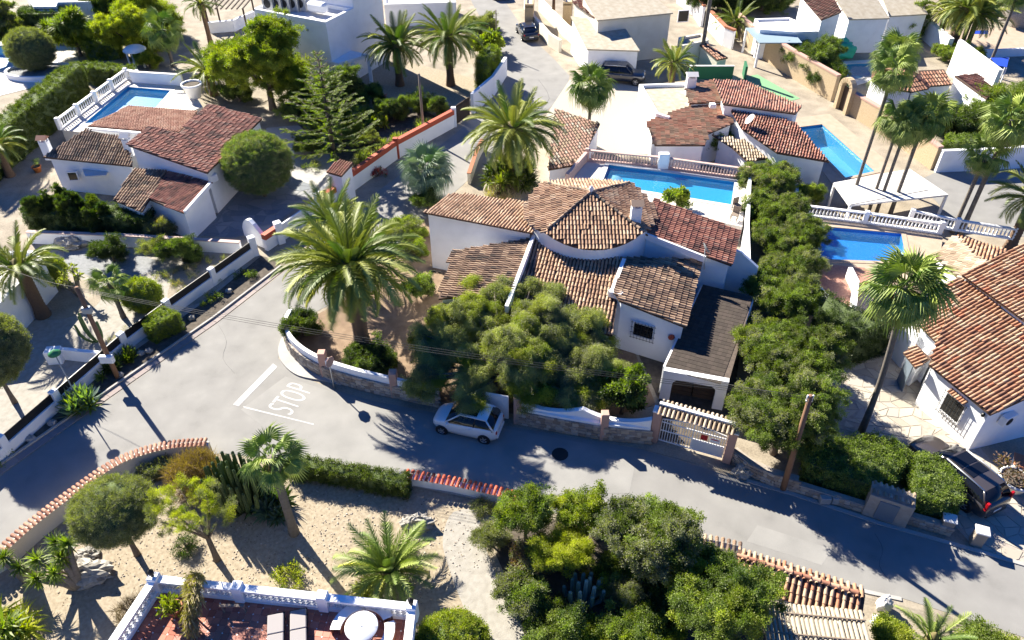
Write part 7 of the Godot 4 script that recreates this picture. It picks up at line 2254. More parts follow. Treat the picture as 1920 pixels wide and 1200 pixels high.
func left_lots():
	clipped_ball("round_tree", "large dark clipped round tree on the left edge above the street", "tree", V(-27.07,0,-29.09), 3.90, Vector3(2.0, 1.9, 2.0), "leaf", ["grey", "olive"], 42.0)
	hedge("cube_hedge", "clipped cube hedge with bright green top at the kerb", [V(-21.72,1.4,-34.35),V(-21.05,1.4,-33.87),V(-19.79,1.4,-35.19),V(-21.12,1.4,-35.91)], 1.4, "bright", 90.0, 0.0, "leaf", 0.38)
	date_palm("date_palm", "tall date palm with a stout brown trunk in the cactus garden", V(-29.03,0,-36.55), 3.74, 0.42, 2.7, 46, "", -0.45, "frond", 0.06, Vector3.ZERO)
	clipped_ball("round_bush", "bright green round bush beside the stout palm trunk", "shrub", V(-29.88,0,-39.67), 1.16, Vector3(1.15, 1.15, 1.1), "leaf", ["bright", "lime"], 34.0, true)
	clipped_ball("round_bush", "bright green round bush by the black panel wall", "shrub", V(-22.92,0,-37.29), 1.06, Vector3(1.15, 1.05, 1.1), "leaf", ["lime", "bright"], 34.0, true)
	yucca("frangipani", "knobbly brown branched plant in the cactus garden", V(-27.65,0,-38.54), [Vector3(-0.5, 1.7, 0), Vector3(0.1, 2.0, -0.3), Vector3(0.6, 1.8, 0.2), Vector3(-0.1, 1.5, 0.5), Vector3(-0.7, 1.3, 0.4)], 0.09, 0.8, "olive", "big")
	fan_palm("fan_palm", "small bright fan palm in the middle of the cactus garden", V(-24.01,0,-36.39), 2.68, 0.16, 1.15, 18, "", 4)
	column_cactus("column_cactus", "pale green branching cactus left of the wooden street pole", V(-24.62,0,-34.15), [[Vector3(-0.5, 0, 0), 1.9], [Vector3(-0.25, 0, 0.2), 2.3], [Vector3(-0.7, 0, 0.3), 1.5], [Vector3(0.2, 0, 0), 2.1], [Vector3(0.45, 0, 0.1), 1.6]], 0.09)
	tree("shrub", "dark purple leaved shrub against the brick coped white wall", "shrub", V(-26.97,0,-42.37), 1.0, 1.2, 0.9, "leaf", "dark", 6, 14.0)
	tree("shrub", "dark green citrus bush near the brick coped white wall", "shrub", V(-22.26,0,-42.37), 0.9, 1.25, 0.95, "leaf", ["mid", "dark"], 6, 18.0)
	tree("shrub", "grey feathery bush left of the citrus bush", "shrub", V(-24.11,0,-43), 0.9, 1.0, 0.7, "fine", ["grey", "olive"], 5, 9.0)
	tree("shrub", "pale straw green bush at the corner of the left villa", "shrub", V(-24.48,0,-45.1), 0.9, 1.0, 0.9, "fine", ["grey", "straw"], 5, 12.0)
	structure("garden_bed", slab_mesh(smooth_line([V(-22.59,0,-41.75),V(-20.86,0,-43.13),V(-18.63,0,-43),V(-18.66,0,-40.55),V(-19.88,0,-37.72),V(-21.83,0,-37.99),V(-22.59,0,-41.75)], 4), 0.0, 0.010), M.ground)
	structure("garden_bed", slab_mesh(smooth_line([V(-30.59,0,-38.26),V(-29.23,0,-40.55),V(-26.52,0,-39.1),V(-26.39,0,-37.18),V(-28.57,0,-36.14),V(-30.59,0,-38.26)], 4), 0.0, 0.010), M.ground)
	structure("garden_bed", slab_mesh(smooth_line([V(-30.98,0,-43.64),V(-26.04,0,-43.25),V(-23.67,0,-41.75),V(-26.29,0,-40.25),V(-29.77,0,-41.75),V(-30.98,0,-43.64)], 4), 0.0, 0.010), M.slate_ground)
	rock("boulder", "flat grey boulder near the top of the cactus garden", V(-30.72,0,-44.3), Vector3(1.1, 0.5, 0.7), 51)
	low_plant("bush", "small green bush left of the flat grey boulder", "shrub", V(-31.89,0,-45.64), "leaf", "mid", 18, 0.6, 0.6, 0.9)
	low_plant("agave", "green and cream striped agave on the kerb planting below the panels", "agave", V(-23.36,0,-28.69), "agave", ["blue", "fan"], 12, 0.7, 0.5, 1.5)
	low_plant("strip_plant", "small green tuft on the kerb strip beside the wooden street pole", "plant", V(-22.24,0,-32.51), "agave", ["mid", "bright"], 7, 0.4, 0.4, 1.1)
	low_plant("strip_plant", "dark spiky tuft on the kerb strip between agave and pole", "plant", V(-23.02,0,-31.39), "agave", ["dark", "mid"], 7, 0.5, 0.4, 1.2)
	low_plant("strip_plant", "leafy green tuft on the kerb strip right of the cube hedge", "plant", V(-19.12,0,-37.99), "leaf", ["mid", "bright"], 16, 0.7, 0.6, 0.9)
	low_plant("strip_plant", "dark green clump on the kerb strip near the drive mouth", "plant", V(-17.61,0,-40.55), "leaf", ["dark", "mid"], 16, 0.7, 0.5, 0.9)
	low_plant("strip_plant", "green clump on the kerb strip at the far left edge", "plant", V(-25.73,0,-25.17), "leaf", "mid", 14, 0.6, 0.6, 1.0)
	for i in 9: rock("strip_stone", "small grey stone on the kerb strip " + ["just below the cube hedge", "left of the striped agave", "right of the striped agave", "right of the cube hedge", "two steps right of the cube hedge", "furthest left", "nearest the drive mouth", "beside the foot of the street pole", "touching the cube hedge"][i], [V(-21.64,0,-32.97), V(-24.26,0,-27.52), V(-23,0,-29.9), V(-20.11,0,-35.37), V(-19.74,0,-36.24), V(-24.85,0,-26.41), V(-18.2,0,-38.93), V(-22.18,0,-31.18), V(-21.26,0,-33.2)][i], Vector3(0.22, 0.16, 0.2), 60 + i, "stones on the kerb strip")
	for i in 14: low_plant("ground_shrub", "small dry tuft on the pale cactus garden gravel", "plant", [V(-21.13,0,-40.55), V(-20.24,0,-39.38), V(-21.89,0,-39.67), V(-19.55,0,-41.14), V(-20.99,0,-38.54), V(-20.63,0,-42.37), V(-22.64,0,-40.84), V(-23.24,0,-40.55), V(-19.46,0,-42.06), V(-21.34,0,-41.75), V(-22.93,0,-35.12), V(-23.67,0,-34.15), V(-22.03,0,-41.14), V(-19.54,0,-39.96)][i], "fine" if i % 2 else "twig", ["grey", "olive", "straw"], 9, 0.45, 0.35, 0.8, "tufts on the cactus garden gravel")
	# the left villa's garden
	for q in [[V(-30.86,0,-46.34), 2.9, 1.1, "dark feathery conifer shrub in front of the left villa"], [V(-32.58,0,-46.34), 2.3, 1.2, "lower dark conifer shrub at the left villa corner"], [V(-28.8,0,-45.99), 2.0, 1.2, "dark conifer shrub right of the feathery one"]]:
		var t := thing("conifer_shrub", q[3], "shrub", q[0])
		trunk(t, q[1], 0.1, [])
		var lobes := []
		for i in 16: lobes.append([Vector3(rng.randfn() * q[2] * 0.55, q[1] * rng.randf_range(0.2, 0.95), rng.randfn() * q[2] * 0.35), Vector3(0.3, 0.95, 0.3)])
		crown(t, lobes, "needle", ["dark", "hedge"], 26.0, 0.8, 0.3, 0.2)
	hedge("dark_hedge", "long dark hedge behind the brick coped white wall", [V(-34.16,0,-45.64),V(-25.14,0,-44.83),V(-25.42,0,-46.69),V(-35.19,0,-47.77)], 1.8, "dark", 16.0, 0.0, "leaf", 0.8)
	clipped_ball("ball_tree", "large clipped dome tree on a twisted trunk in the drive", "tree", V(-18.9,0,-50.96), 2.85, Vector3(2.55, 2.2, 2.4), "fine", ["topiary", "grey"], 46.0)
	date_palm("date_palm", "date palm at the left edge beside the villa corner", V(-39.96,0,-54.1), 2.69, 0.35, 2.4, 40, "", -0.5)
	pot("flower_pot", "orange flower pot beside the left edge palm", V(-38.08,0,-54.8), 0.35, 0.5, M.orange_pot, "leaf", "mid", 5)
	# clipped hedges of the upper left
	hedge("tall_hedge", "tall dark clipped hedge wall on the left of the railing pool", [V(-39.85,3.2,-69.29),V(-39.88,3.2,-63.13),V(-40.24,3.2,-57.65),V(-40.5,3.2,-51.55),V(-41.84,3.2,-53.98),V(-41.84,3.2,-58.75),V(-41.47,3.2,-67.89),V(-40.66,3.2,-70.47)],3.2, "hedge", 16.0, 0.0, "leaf", 0.8)
	hedge("tall_hedge", "clipped hedge running behind the railing pool", [V(-41.02,1.9,-71.85),V(-42.07,1.9,-73.2),V(-41.47,1.9,-73.61),V(-36.36,1.9,-72.38),V(-36,1.9,-70.92)],1.9, "hedge", 16.0, 0.0, "leaf", 0.8)
	hedge("far_hedge", "dark clipped hedge below the white top left house", [V(-53.05,0,-84.04),V(-47.62,0,-84.36),V(-48.05,0,-86.72),V(-54.35,0,-86.72)], 3.0, "dark", 10.0, 0.0, "leaf", 1.0)
	hedge("far_hedge", "dark clipped hedge right of the top left house", [V(-48.16,0,-87.41),V(-44.2,0,-87.94),V(-44.72,0,-89.9),V(-49.11,0,-89.9)], 3.0, "dark", 10.0, 0.0, "leaf", 1.0)
	hedge("mid_hedge", "short bright topped hedge near the white gazebo", [V(-43.91,0,-78.15),V(-40.82,0,-78.74),V(-41.72,0,-81.32),V(-44.95,0,-80.86)], 1.9, "bright", 14.0, 0.0, "leaf", 0.9)
	clipped_ball("olive_tree", "round grey olive tree in the oval white planter", "tree", V(-47.77,0,-75.3), 2.38, Vector3(2.3, 2.0, 2.1), "fine", "olive", 34.0)
	tree("pine_tree", "grey green pine in the top left corner", "tree", V(-54.24,0,-82.11), 2.55, 2.6, 3.0, "needle", ["mid", "grey"], 7, 9.0, "", 1.4)
	tree("banana_clump", "bright arching palm like shrub behind the oval planter", "shrub", V(-45.51,0,-79.79), 2.07, 2.4, 2.4, "tuft", ["bright", "mid"], 6, 3.0, "", 2.2)
	tree("flowering_tree", "yellow green tree behind the white gazebo", "tree", V(-39.71,0,-79.79), 2.51, 3.0, 2.8, "leaf", ["lime", "yellow", "bright"], 8, 9.0, "", 1.5)
	tree("shrub", "round green bush in front of the white gazebo", "shrub", V(-36.96,0,-76.42), 0.8, 1.3, 0.9, "leaf", ["bright", "lime"], 6, 10.0, "", 1.1)
	tree("flowering_tree", "tall yellow topped tree at the top left", "tree", V(-39.45,0,-85.36), 2.77, 3.0, 2.8, "leaf", ["lime", "bright"], 8, 9.0, "", 1.5)
	tree("leafy_tree", "bright green tree top at the upper edge left of the tall palm", "tree", V(-45.64,0,-89.72), 2.09, 3.2, 2.5, "leaf", ["bright", "mid"], 7, 8.0, "", 1.6)
	fan_palm("fan_palm", "fan palm with grey leaves behind the left pool", V(-34.76,0,-76.85), 3.78, 0.2, 2.0, 24, "", 6)
	date_palm("date_palm", "tall palm at the top edge left of the dark pergola", V(-32.71,0,-82.9), 4.32, 0.28, 2.3, 34, "", -0.6)
	date_palm("date_palm", "dark date palm by the white tub", V(-28.43,0,-69.8), 2.24, 0.4, 3.2, 44, "", -0.7)
	tree("large_tree", "large bright green tree between left pool and cubic house", "tree", V(-22.05,0,-66.57), 4.35, 4.3, 3.7, "leaf", ["lime", "bright", "lime"], 14, 8.0, "", 1.5, 0.3)
	tree("dark_tree", "dark green tree under the corner of the cubic house", "tree", V(-15.36,0,-66.57), 2.29, 2.2, 1.9, "leaf", ["dark", "mid"], 7, 12.0, "", 1.2)
	tiered_pine("tiered_pine", "tall pine with flat tiers of branches in front of the cubic house", V(-14.59,0,-56.78), 9.05, 4.0)
	low_plant("barrel_bush", "round spiky bush by the tiered pine", "shrub", V(-13.28,0,-63.23), "tuft", ["mid", "fan"], 26, 1.5, 1.6, 1.6)
	for q in [[V(-10.56,0,-64.32), 1.6, "dark green bush above the red topped wall"], [V(-8.51,0,-65.43), 1.5, "dense green bush left of the slatted gate"], [V(-6.75,0,-64.65), 1.0, "grey green bush touching the slatted gate"], [V(-12.96,0,-67.74), 1.2, "green bush below the porch of the cubic house"]]:
		tree("shrub", q[2], "shrub", q[0], 1.0, q[1], 1.2, "leaf", ["mid", "dark"], 6, 12.0, "", 1.1)
	for q in [[V(-19.2,0,-64.32), 1.5, 0.9, ["mid", "dark"], "dark low bush under the large bright tree"], [V(-16.87,0,-62.17), 1.3, 0.8, ["dark", "mid"], "dark bush left of the tiered pine"], [V(-13.77,0,-60.43), 1.2, 0.8, ["bright", "mid"], "leafy bush right of the tiered pine foot"], [V(-15.18,0,-64.65), 1.6, 1.0, ["dark", "hedge"], "dark bush behind the tiered pine trunk"], [V(-16.76,0,-58.18), 1.3, 0.7, ["olive", "mid"], "low olive bush at the drive edge below the tiered pine"], [V(-18.21,0,-66.57), 1.7, 1.1, ["mid", "hedge"], "rounded bush below the cubic house corner"], [V(-25.59,0,-68.34), 1.6, 1.0, ["mid", "dark"], "dark bush left of the large bright tree trunk"], [V(-12.21,0,-59.14), 1.0, 0.6, ["lime", "grey"], "small lime bush in the walled bed"]]:
		tree("shrub", q[4], "shrub", q[0], q[2], q[1], q[2], "leaf", q[3], 6, 11.0, "", 1.1)
	structure("garden_bed", slab_mesh([V(-20.49,0,-61.65),V(-15.85,0,-67.15),V(-8.37,0,-66.57),V(-5.47,0,-63.56),V(-12.45,0,-52.25),V(-15.04,0,-54.98)], 0.0, 0.009), M.soil)
	low_plant("broad_leaf_plant", "bright broad leaved plant in the shrub bed", "plant", V(-11.69,0,-62.7), "big", ["lime", "bright"], 16, 0.6, 1.6, 1.2)
	for i in 8: low_plant("bed_plant", "low grey green plant in the walled bed, " + ["third from the entrance porch", "fourth from the entrance porch", "second from the entrance porch", "fifth from the entrance porch", "first above the entrance porch", "right beside the entrance porch roof", "nearest the slatted gate", "alone below the tiered pine"][i], "plant", [V(-9.98,0,-59.44), V(-8.95,0,-60.43), V(-10.82,0,-58.18), V(-7.92,0,-61.65), V(-11.87,0,-56.78), V(-12.49,0,-55.69), V(-7.54,0,-62.7), V(-16.15,0,-55.15)][i], "fine" if i % 2 else "agave", ["grey", "olive", "mid"], 14, 0.8, 0.6, 1.2, "low plants behind the red topped wall")
	low_plant("yellow_plant", "yellow flowering plant behind the red topped wall", "plant", V(-12.45,0,-57.71), "leaf", ["yellow", "lime"], 16, 0.6, 0.7, 1.0)
	low_plant("purple_shrub", "dark purple red shrub in front of the white street wall", "shrub", V(-10.54,0,-54.1), "leaf", ["red", "dark"], 20, 0.7, 0.8, 0.9)
	date_palm("date_palm", "left one of the twin date palms in the courtyard", V(-10.96,0,-72.08), 3.92, 0.42, 3.6, 60, "twin courtyard palms", -0.8)
	date_palm("date_palm", "right one of the twin date palms in the courtyard", V(-6,0,-72.08), 4.67, 0.42, 3.8, 60, "twin courtyard palms", -0.8)
	hedge("box_hedge", "tall clipped hedge with lime top at the street corner", [V(-3.43,0,-70.17),V(-2.28,0,-69.31),V(-1.16,0,-73.4),V(-2.39,0,-73.93)], 3.4, "bright", 16.0, 0.0, "leaf", 0.9)
	tree("shrub", "yellow green bush on the lime topped hedge", "shrub", V(-2.7,0,-79.79), 1.2, 1.6, 1.2, "big", ["lime", "bright"], 6, 7.0, "", 1.3)
	tree("shrub", "long grey green hedge along the upper street", "hedge", V(-3.3,0,-86.72), 0.9, 2.2, 1.0, "leaf", ["grey", "olive"], 6, 9.0, "", 1.3)
	var tc := thing("tile_edging", "short red tile edging across the gravel courtyard", "edging")
	cap_tiles(tc, [V(-14.37,0,-69.8),V(-11.96,0,-69.31)], 0.18, 0.3, M.tiles_orange.slice(0, 2), 0.28)
	fan_palm("fan_palm", "grey blue fan palm at the street beside the villa corner", V(-6.3,0,-50.64), 2.45, 0.3, 1.9, 40, "", 10, "bluefan", Vector3.ZERO, -0.9)
	date_palm("date_palm", "big shaggy date palm on the verge behind the villa", V(0.08,0,-52.83), 4.72, 0.55, 3.9, 84, "", -1.25, "frond", 0.12)
	low_plant("verge_bush", "round mass of palm suckers under the shaggy date palm", "shrub", V(-0.21,0,-52.58), "tuft", ["frond", "dark"], 60, 1.9, 2.4, 2.0)
	low_plant("bare_shrub", "grey leafless shrub behind the left wing of the villa", "shrub", V(-0.81,0,-50.64), "twig", ["dry", "straw"], 50, 1.2, 0.9, 1.4)
	fan_palm("fan_palm", "slender fan palm between parked jeep and pale tiled roof", V(6.47,0,-59.83), 5.10, 0.16, 1.9, 30, "", 8)
	var pr := thing("lean_to", "grey pink tiled lean to roof beside the slender fan palm", "shed", V(5.27,0,-56.78))
	roof(pr, [V(2.77,1.6,-52.21),V(5.15,1.6,-53.06),V(7.28,2.2,-58.9),V(3.6,2.6,-61.01)], [M.tiles_sand[0], M.tiles_red[4], M.flags[0]], M.white_wall, 0.0, 0, 0.1, 0.26, 0.4)
	wall_run("verge_wall", "low pale wall with an orange edge left of the shaggy date palm", [V(-3.35,0,-52.83),V(-2.86,0,-56.78),V(-2.47,0,-58.66)], 0.25, 0.9, M.cream_wall, 0.0, M.terracotta)

func centre_lot():
	date_palm("date_palm", "huge date palm with yellowing fronds at the street corner", V(-8.69,0,-33.2), 6.32, 0.5, 3.95, 120, "", -0.95, "frond", 0.3)
	date_palm("date_palm", "smaller bright date palm behind the huge corner palm", V(-11.27,0,-40.55), 4.34, 0.35, 2.9, 50, "", -0.5, "frond", 0.1)
	var pt := thing("pepper_tree", "broad weeping pepper tree hanging over the wall and small car", "tree", V(-0.44,0,-29.9))
	var lobes := []
	for q in [[V(-2.88,2.8,-30.96), 1.5], [V(-3.99,2,-29.71), 1.2], [V(-1.62,3.4,-32.5), 1.4], [V(-0.61,3.6,-34.41), 1.0], [V(1.17,3.6,-32.26), 1.3], [V(2.43,3.3,-31.04), 1.5], [V(3.81,3.2,-32.28), 1.1], [V(3.98,2.7,-30.21), 1.3], [V(2.54,2.1,-29.2), 1.4], [V(-0.28,3.3,-29.55), 1.4], [V(-1.96,1.9,-28.6), 1.2], [V(1.39,3.2,-29.45), 1.3], [V(-3.28,3,-32.99), 1.0], [V(4.95,2,-29.3), 0.9], [V(-4.68,2.4,-31.41), 1.0], [V(-3.9,2.6,-33), 1.0], [V(0.28,2.4,-28.88), 1.1], [V(4.68,2.4,-31.41), 1.0], [V(1.84,3.4,-34.92), 0.9], [V(-2.47,3.2,-35.18), 0.9], [V(-4.8,1.6,-28.9), 0.9], [V(1.11,1.6,-28.11), 0.9], [V(4.2,1.6,-28.5), 0.9], [V(3.35,1.5,-28.21), 0.9], [V(-2.21,1.6,-27.73), 0.7]]:
		lobes.append([q[0] - pt.position, Vector3(q[1], q[1] * 0.75, q[1]) * 0.72])
		for j in 4:
			var d := rnd_dir()
			var k: float = q[1] * rng.randf_range(0.3, 0.5)
			lobes.append([q[0] - pt.position + Vector3(d.x, d.y * 0.6 + 0.1, d.z) * q[1] * 0.8, Vector3(k, k * 0.8, k)])
	var ends := []
	for l in lobes: ends.append(l[0])
	trunk(pt, 3.4, 0.26, ends)
	crown(pt, lobes, "weep", ["pepper", "pepper", "lime", "grey"], 14.0, 0.85, 0.35, 0.35)
	tree("rubber_tree", "glossy dark green big leaved shrub beside the villa window", "shrub", V(5.87,0,-28.29), 2.39, 1.35, 1.25, "big", ["mid", "dark"], 7, 14.0, "", 0.7)
	tree("shrub", "dark bush under the huge corner palm at the curved wall", "shrub", V(-12.49,0,-34.63), 0.9, 1.2, 0.9, "leaf", ["dark", "hedge"], 6, 16.0)
	tree("shrub", "dark bush at the foot of the huge corner palm", "shrub", V(-7.94,0,-31.83), 0.7, 1.5, 0.7, "leaf", ["dark", "mid"], 7, 13.0)
	tree("shrub", "round green bush between huge palm and villa", "shrub", V(-5.78,0,-38.26), 0.9, 1.0, 0.95, "leaf", ["mid", "dark"], 6, 17.0)
	tree("shrub", "light green hedge bush beside the upper street", "shrub", V(-7.33,0,-44.96), 0.9, 1.5, 0.95, "leaf", ["bright", "olive"], 6, 13.0)
	tree("shrub", "loose olive green bush left of the tall white villa wall", "shrub", V(-6.58,0,-43), 0.6, 0.9, 0.7, "leaf", ["olive", "bright"], 5, 13.0)
	tree("shrub", "dark bush behind the left wing of the villa", "shrub", V(-6.15,0,-48.88), 0.9, 1.1, 0.9, "leaf", ["mid", "dark"], 5, 13.0)
	# row of big bushes down the right side
	var i := 0
	for q in [[V(19.51,0,-50.64), 1.24, 2.25, 1.59, "grey"], [V(19.07,0,-46.69), 1.21, 2.25, 1.70, "mid"], [V(18.67,0,-42.87), 1.31, 2.18, 1.70, "mid"], [V(18,0,-39.67), 1.16, 1.93, 1.59, "olive"], [V(16.82,0,-36.39), 1.38, 2.06, 1.70, "mid"], [V(14.65,0,-31.83), 1.63, 2.24, 1.78, "bright"], [V(15.48,0,-29.9), 2.52, 2.35, 1.89, "mid"], [V(13.29,0,-25.52), 3.13, 2.41, 2.21, "mid"]]:
		tree("tall_bush", ["grey green bush at the far end of the tall bush row by the pool", "second bush from the pool end of the tall bush row", "third bush from the pool end of the tall bush row", "fourth bush from the pool end, beside the deep blue pool", "fifth bush of the row, beside the dark garage roof", "yellow green bush leaning over the dark garage roof", "big bush next to the dark conifer hedge", "largest bush at the road end of the row, beside the gate"][i], "bush", q[0], q[1], q[2], q[3], "leaf", [q[4], "mid", "hedge", "grey" if i % 2 else "olive"], 14, 16.0, "tall bushes between the two lots", 0.95)
		i += 1
	tree("lemon_tree", "small leafy tree at the edge of the long pool", "tree", V(11.77,1.2,-47.14), 1.0, 0.95, 0.85, "big", ["mid", "bright"], 6, 8.0, "", 0.7)
	tree("shrub", "bright green bush behind the white yard wall", "shrub", V(22.26,0,-49.63), 0.9, 1.2, 1.0, "leaf", ["mid", "bright"], 5, 13.0)
	for q in [[V(16.41,0,-57.52), ["mid", "grey"], 1.4, "mounded green bush against the rambling villa front"], [V(18.45,0,-57.71), ["bright", "yellow"], 0.8, "yellow green broad leaved bush by the striped porch roof"], [V(13.91,0,-58.47), ["red", "mid"], 0.9, "red flowering bush behind the pinkish balustrade"], [V(12.59,0,-58.66), ["olive", "red"], 0.7, "low olive bush at the end of the flower bed"]]:
		tree("shrub", q[3], "shrub", q[0], 1.7, q[2], 0.75, "leaf", q[1], 5, 14.0)

func right_lots():
	fan_palm("fan_palm", "tall fan palm with a long bare trunk in the crazy paved drive", V(18.31,0,-27.03), 9.3, 0.16, 1.85, 38, "", 20, "fan", V(17.59,9.3,-27.18) - V(18.31,0,-27.03))
	hedge("conifer_hedge", "high dark conifer hedge behind the bare palm trunk", [V(17.33,0,-33.67),V(19.23,0,-31.83),V(21.64,0,-32.97),V(21.92,0,-34.15),V(20.09,0,-33.43),V(18.49,0,-35.37)], 2.8, "dark", 18.0, 0.0, "fine", 0.9)
	hedge("front_hedge", "bushy green hedge above the low stone wall by the pole", [V(14.11,0,-23.66),V(16.54,0,-22.39),V(17.8,0,-22.7),V(19.4,0,-24.49),V(18.45,0,-25.52),V(14.8,0,-25.1)], 1.5, "mid", 26.0, 0.0, "leaf", 0.9)
	hedge("front_hedge", "bushy green hedge beside the dark estate car", [V(18.55,0,-21.69),V(19.84,0,-21.19),V(20.72,0,-21.78),V(20.95,0,-23.18),V(20.06,0,-24.49),V(19.27,0,-23.82)], 1.6, "mid", 26.0, 0.0, "leaf", 0.9)
	var tall := [[0.13,1.5,24,"leftmost and tallest fan palm of the leaning group"], [0.12,1.5,24,"slim fan palm second from the left in the leaning group"], [0.12,1.45,24,"slim fan palm third in the leaning group"], [0.14,1.7,28,"bushy fan palm right of the slim pair"], [0.15,1.45,24,"left one of the two palms beside the right balustrade"], [0.17,1.75,28,"right one of the two palms beside the right balustrade"]]
	var bases := [V(25.22,0,-49.25), V(26.44,0,-48.65), V(26.88,0,-48.35), V(27.85,0,-48.21), V(31.44,0,-45.92), V(31.89,0,-45.64)]
	var hs := [10.66, 7.31, 7.18, 7.90, 6.13, 8.71]
	for k in 6: fan_palm("fan_palm", tall[k][3], bases[k], hs[k], tall[k][0], tall[k][1], tall[k][2], "tall fan palms by the carport", 10, "fan")
	date_palm("date_palm", "date palm cut off by the right edge above the striped roof", V(34.3,0,-43.64), 4.15, 0.4, 3.0, 40, "", -0.6, "frond", 0.2)
	# top right palms and bushes
	var tr := [V(46.99,0,-84.53), V(46.98,0,-81.32), V(48.22,0,-81.79), V(48.11,0,-80.55)]
	var th := [3.04, 4.44, 4.13, 3.99]
	for k in 4: date_palm("date_palm", ["leftmost palm of the dark cluster at the top right", "thickest palm in the dark cluster at the top right", "thin palm behind the thickest one at the top right", "rightmost palm of the dark cluster at the top right"][k], tr[k], th[k], [0.4, 0.5, 0.25, 0.3][k], 3.6, 40, "palm cluster at the top right", -0.7)
	fan_palm("fan_palm", "very thin tall palm at the far right by the blue awning", V(47.61,0,-74.75), 8.20, 0.16, 1.6, 20)
	fan_palm("fan_palm", "bushy palm at the corner of the small hidden pool", V(37.45,0,-73.4), 2.66, 0.3, 2.2, 30)
	tree("shrub", "bright green tree above the partly hidden pool", "tree", V(43.31,0,-85.36), 1.63, 2.2, 2.0, "leaf", ["bright", "mid"], 7, 8.0, "", 1.5)
	tree("shrub", "dark green bushes behind the sandstone wall", "shrub", V(30.23,0,-75.44), 1.4, 3.0, 1.8, "leaf", ["mid", "dark"], 8, 8.0, "", 1.4)
	tree("shrub", "dark bush below the dark bushes along the sandstone wall", "shrub", V(30.58,0,-71.44), 1.0, 1.8, 1.2, "leaf", ["dark", "mid"], 6, 9.0, "", 1.3)
	tree("leafy_tree", "bright green tree at the right edge behind the white street wall", "tree", V(43.9,0,-63.77), 1.76, 3.2, 2.4, "leaf", ["bright", "mid"], 9, 8.0, "", 1.5)
	tree("leafy_tree", "green tree mass behind the bushy leaning palm", "tree", V(38.66,0,-61.65), 1.24, 2.8, 1.8, "leaf", ["mid", "dark"], 8, 9.0, "", 1.4)
	hedge("street_hedge", "green hedge on top of the white street wall at right", [V(35.16,0,-56.78),V(46.05,0,-58.18),V(46.85,0,-59.63),V(35.99,0,-58.18)], 1.6, "mid", 12.0, 0.0, "leaf", 1.1)
	tree("shrub", "green bush in front of the palm cluster", "shrub", V(45.61,0,-77.86), 0.8, 1.8, 1.0, "leaf", ["mid", "bright"], 6, 10.0, "", 1.2)
	tree("shrub", "yellow bush right of the palm cluster bush", "shrub", V(47.66,0,-77.86), 0.8, 1.1, 0.9, "leaf", ["yellow", "mid"], 5, 10.0, "", 1.1)
	date_palm("date_palm", "bright date palm beside the green court wall", V(15.55,0,-72.08), 2.23, 0.35, 2.6, 40, "", -0.5)
	date_palm("date_palm", "low bright palm beyond the white wall with red coping", V(24.7,0,-85.7), 1.52, 0.35, 3.0, 36, "", -0.4)
	var bp := thing("bare_palm", "tall bare palm trunk rising between terrace block and red coped wall", "palm tree", V(19.35,0,-77.28))
	palm_trunk(bp, 7.46, 0.22, M.fan_bark, Vector3.ZERO, false)
	var b2 := thing("bare_palm", "reddish palm trunk on the bank behind the parked saloon", "palm tree", V(4.77,0,-90.27))
	palm_trunk(b2, 9.0, 0.2, M.palm_bark, Vector3.ZERO, false)
	tree("dark_tree", "dark tree mass at the top edge right of the cream house", "tree", V(24.32,0,-92.51), 2.5, 4.0, 2.6, "leaf", "dark", 8, 6.0, "", 1.6)
	tree("dark_tree", "dark hedge mass at the top edge above the blue grey shelter", "tree", V(29.96,0,-94.84), 2.0, 4.0, 2.2, "leaf", ["dark", "mid"], 8, 6.0, "", 1.6)
	tree("dark_tree", "dark tree mass in the top right corner", "tree", V(59.08,0,-94.44), 2.6, 5.0, 2.8, "leaf", "dark", 8, 6.0, "", 1.6)

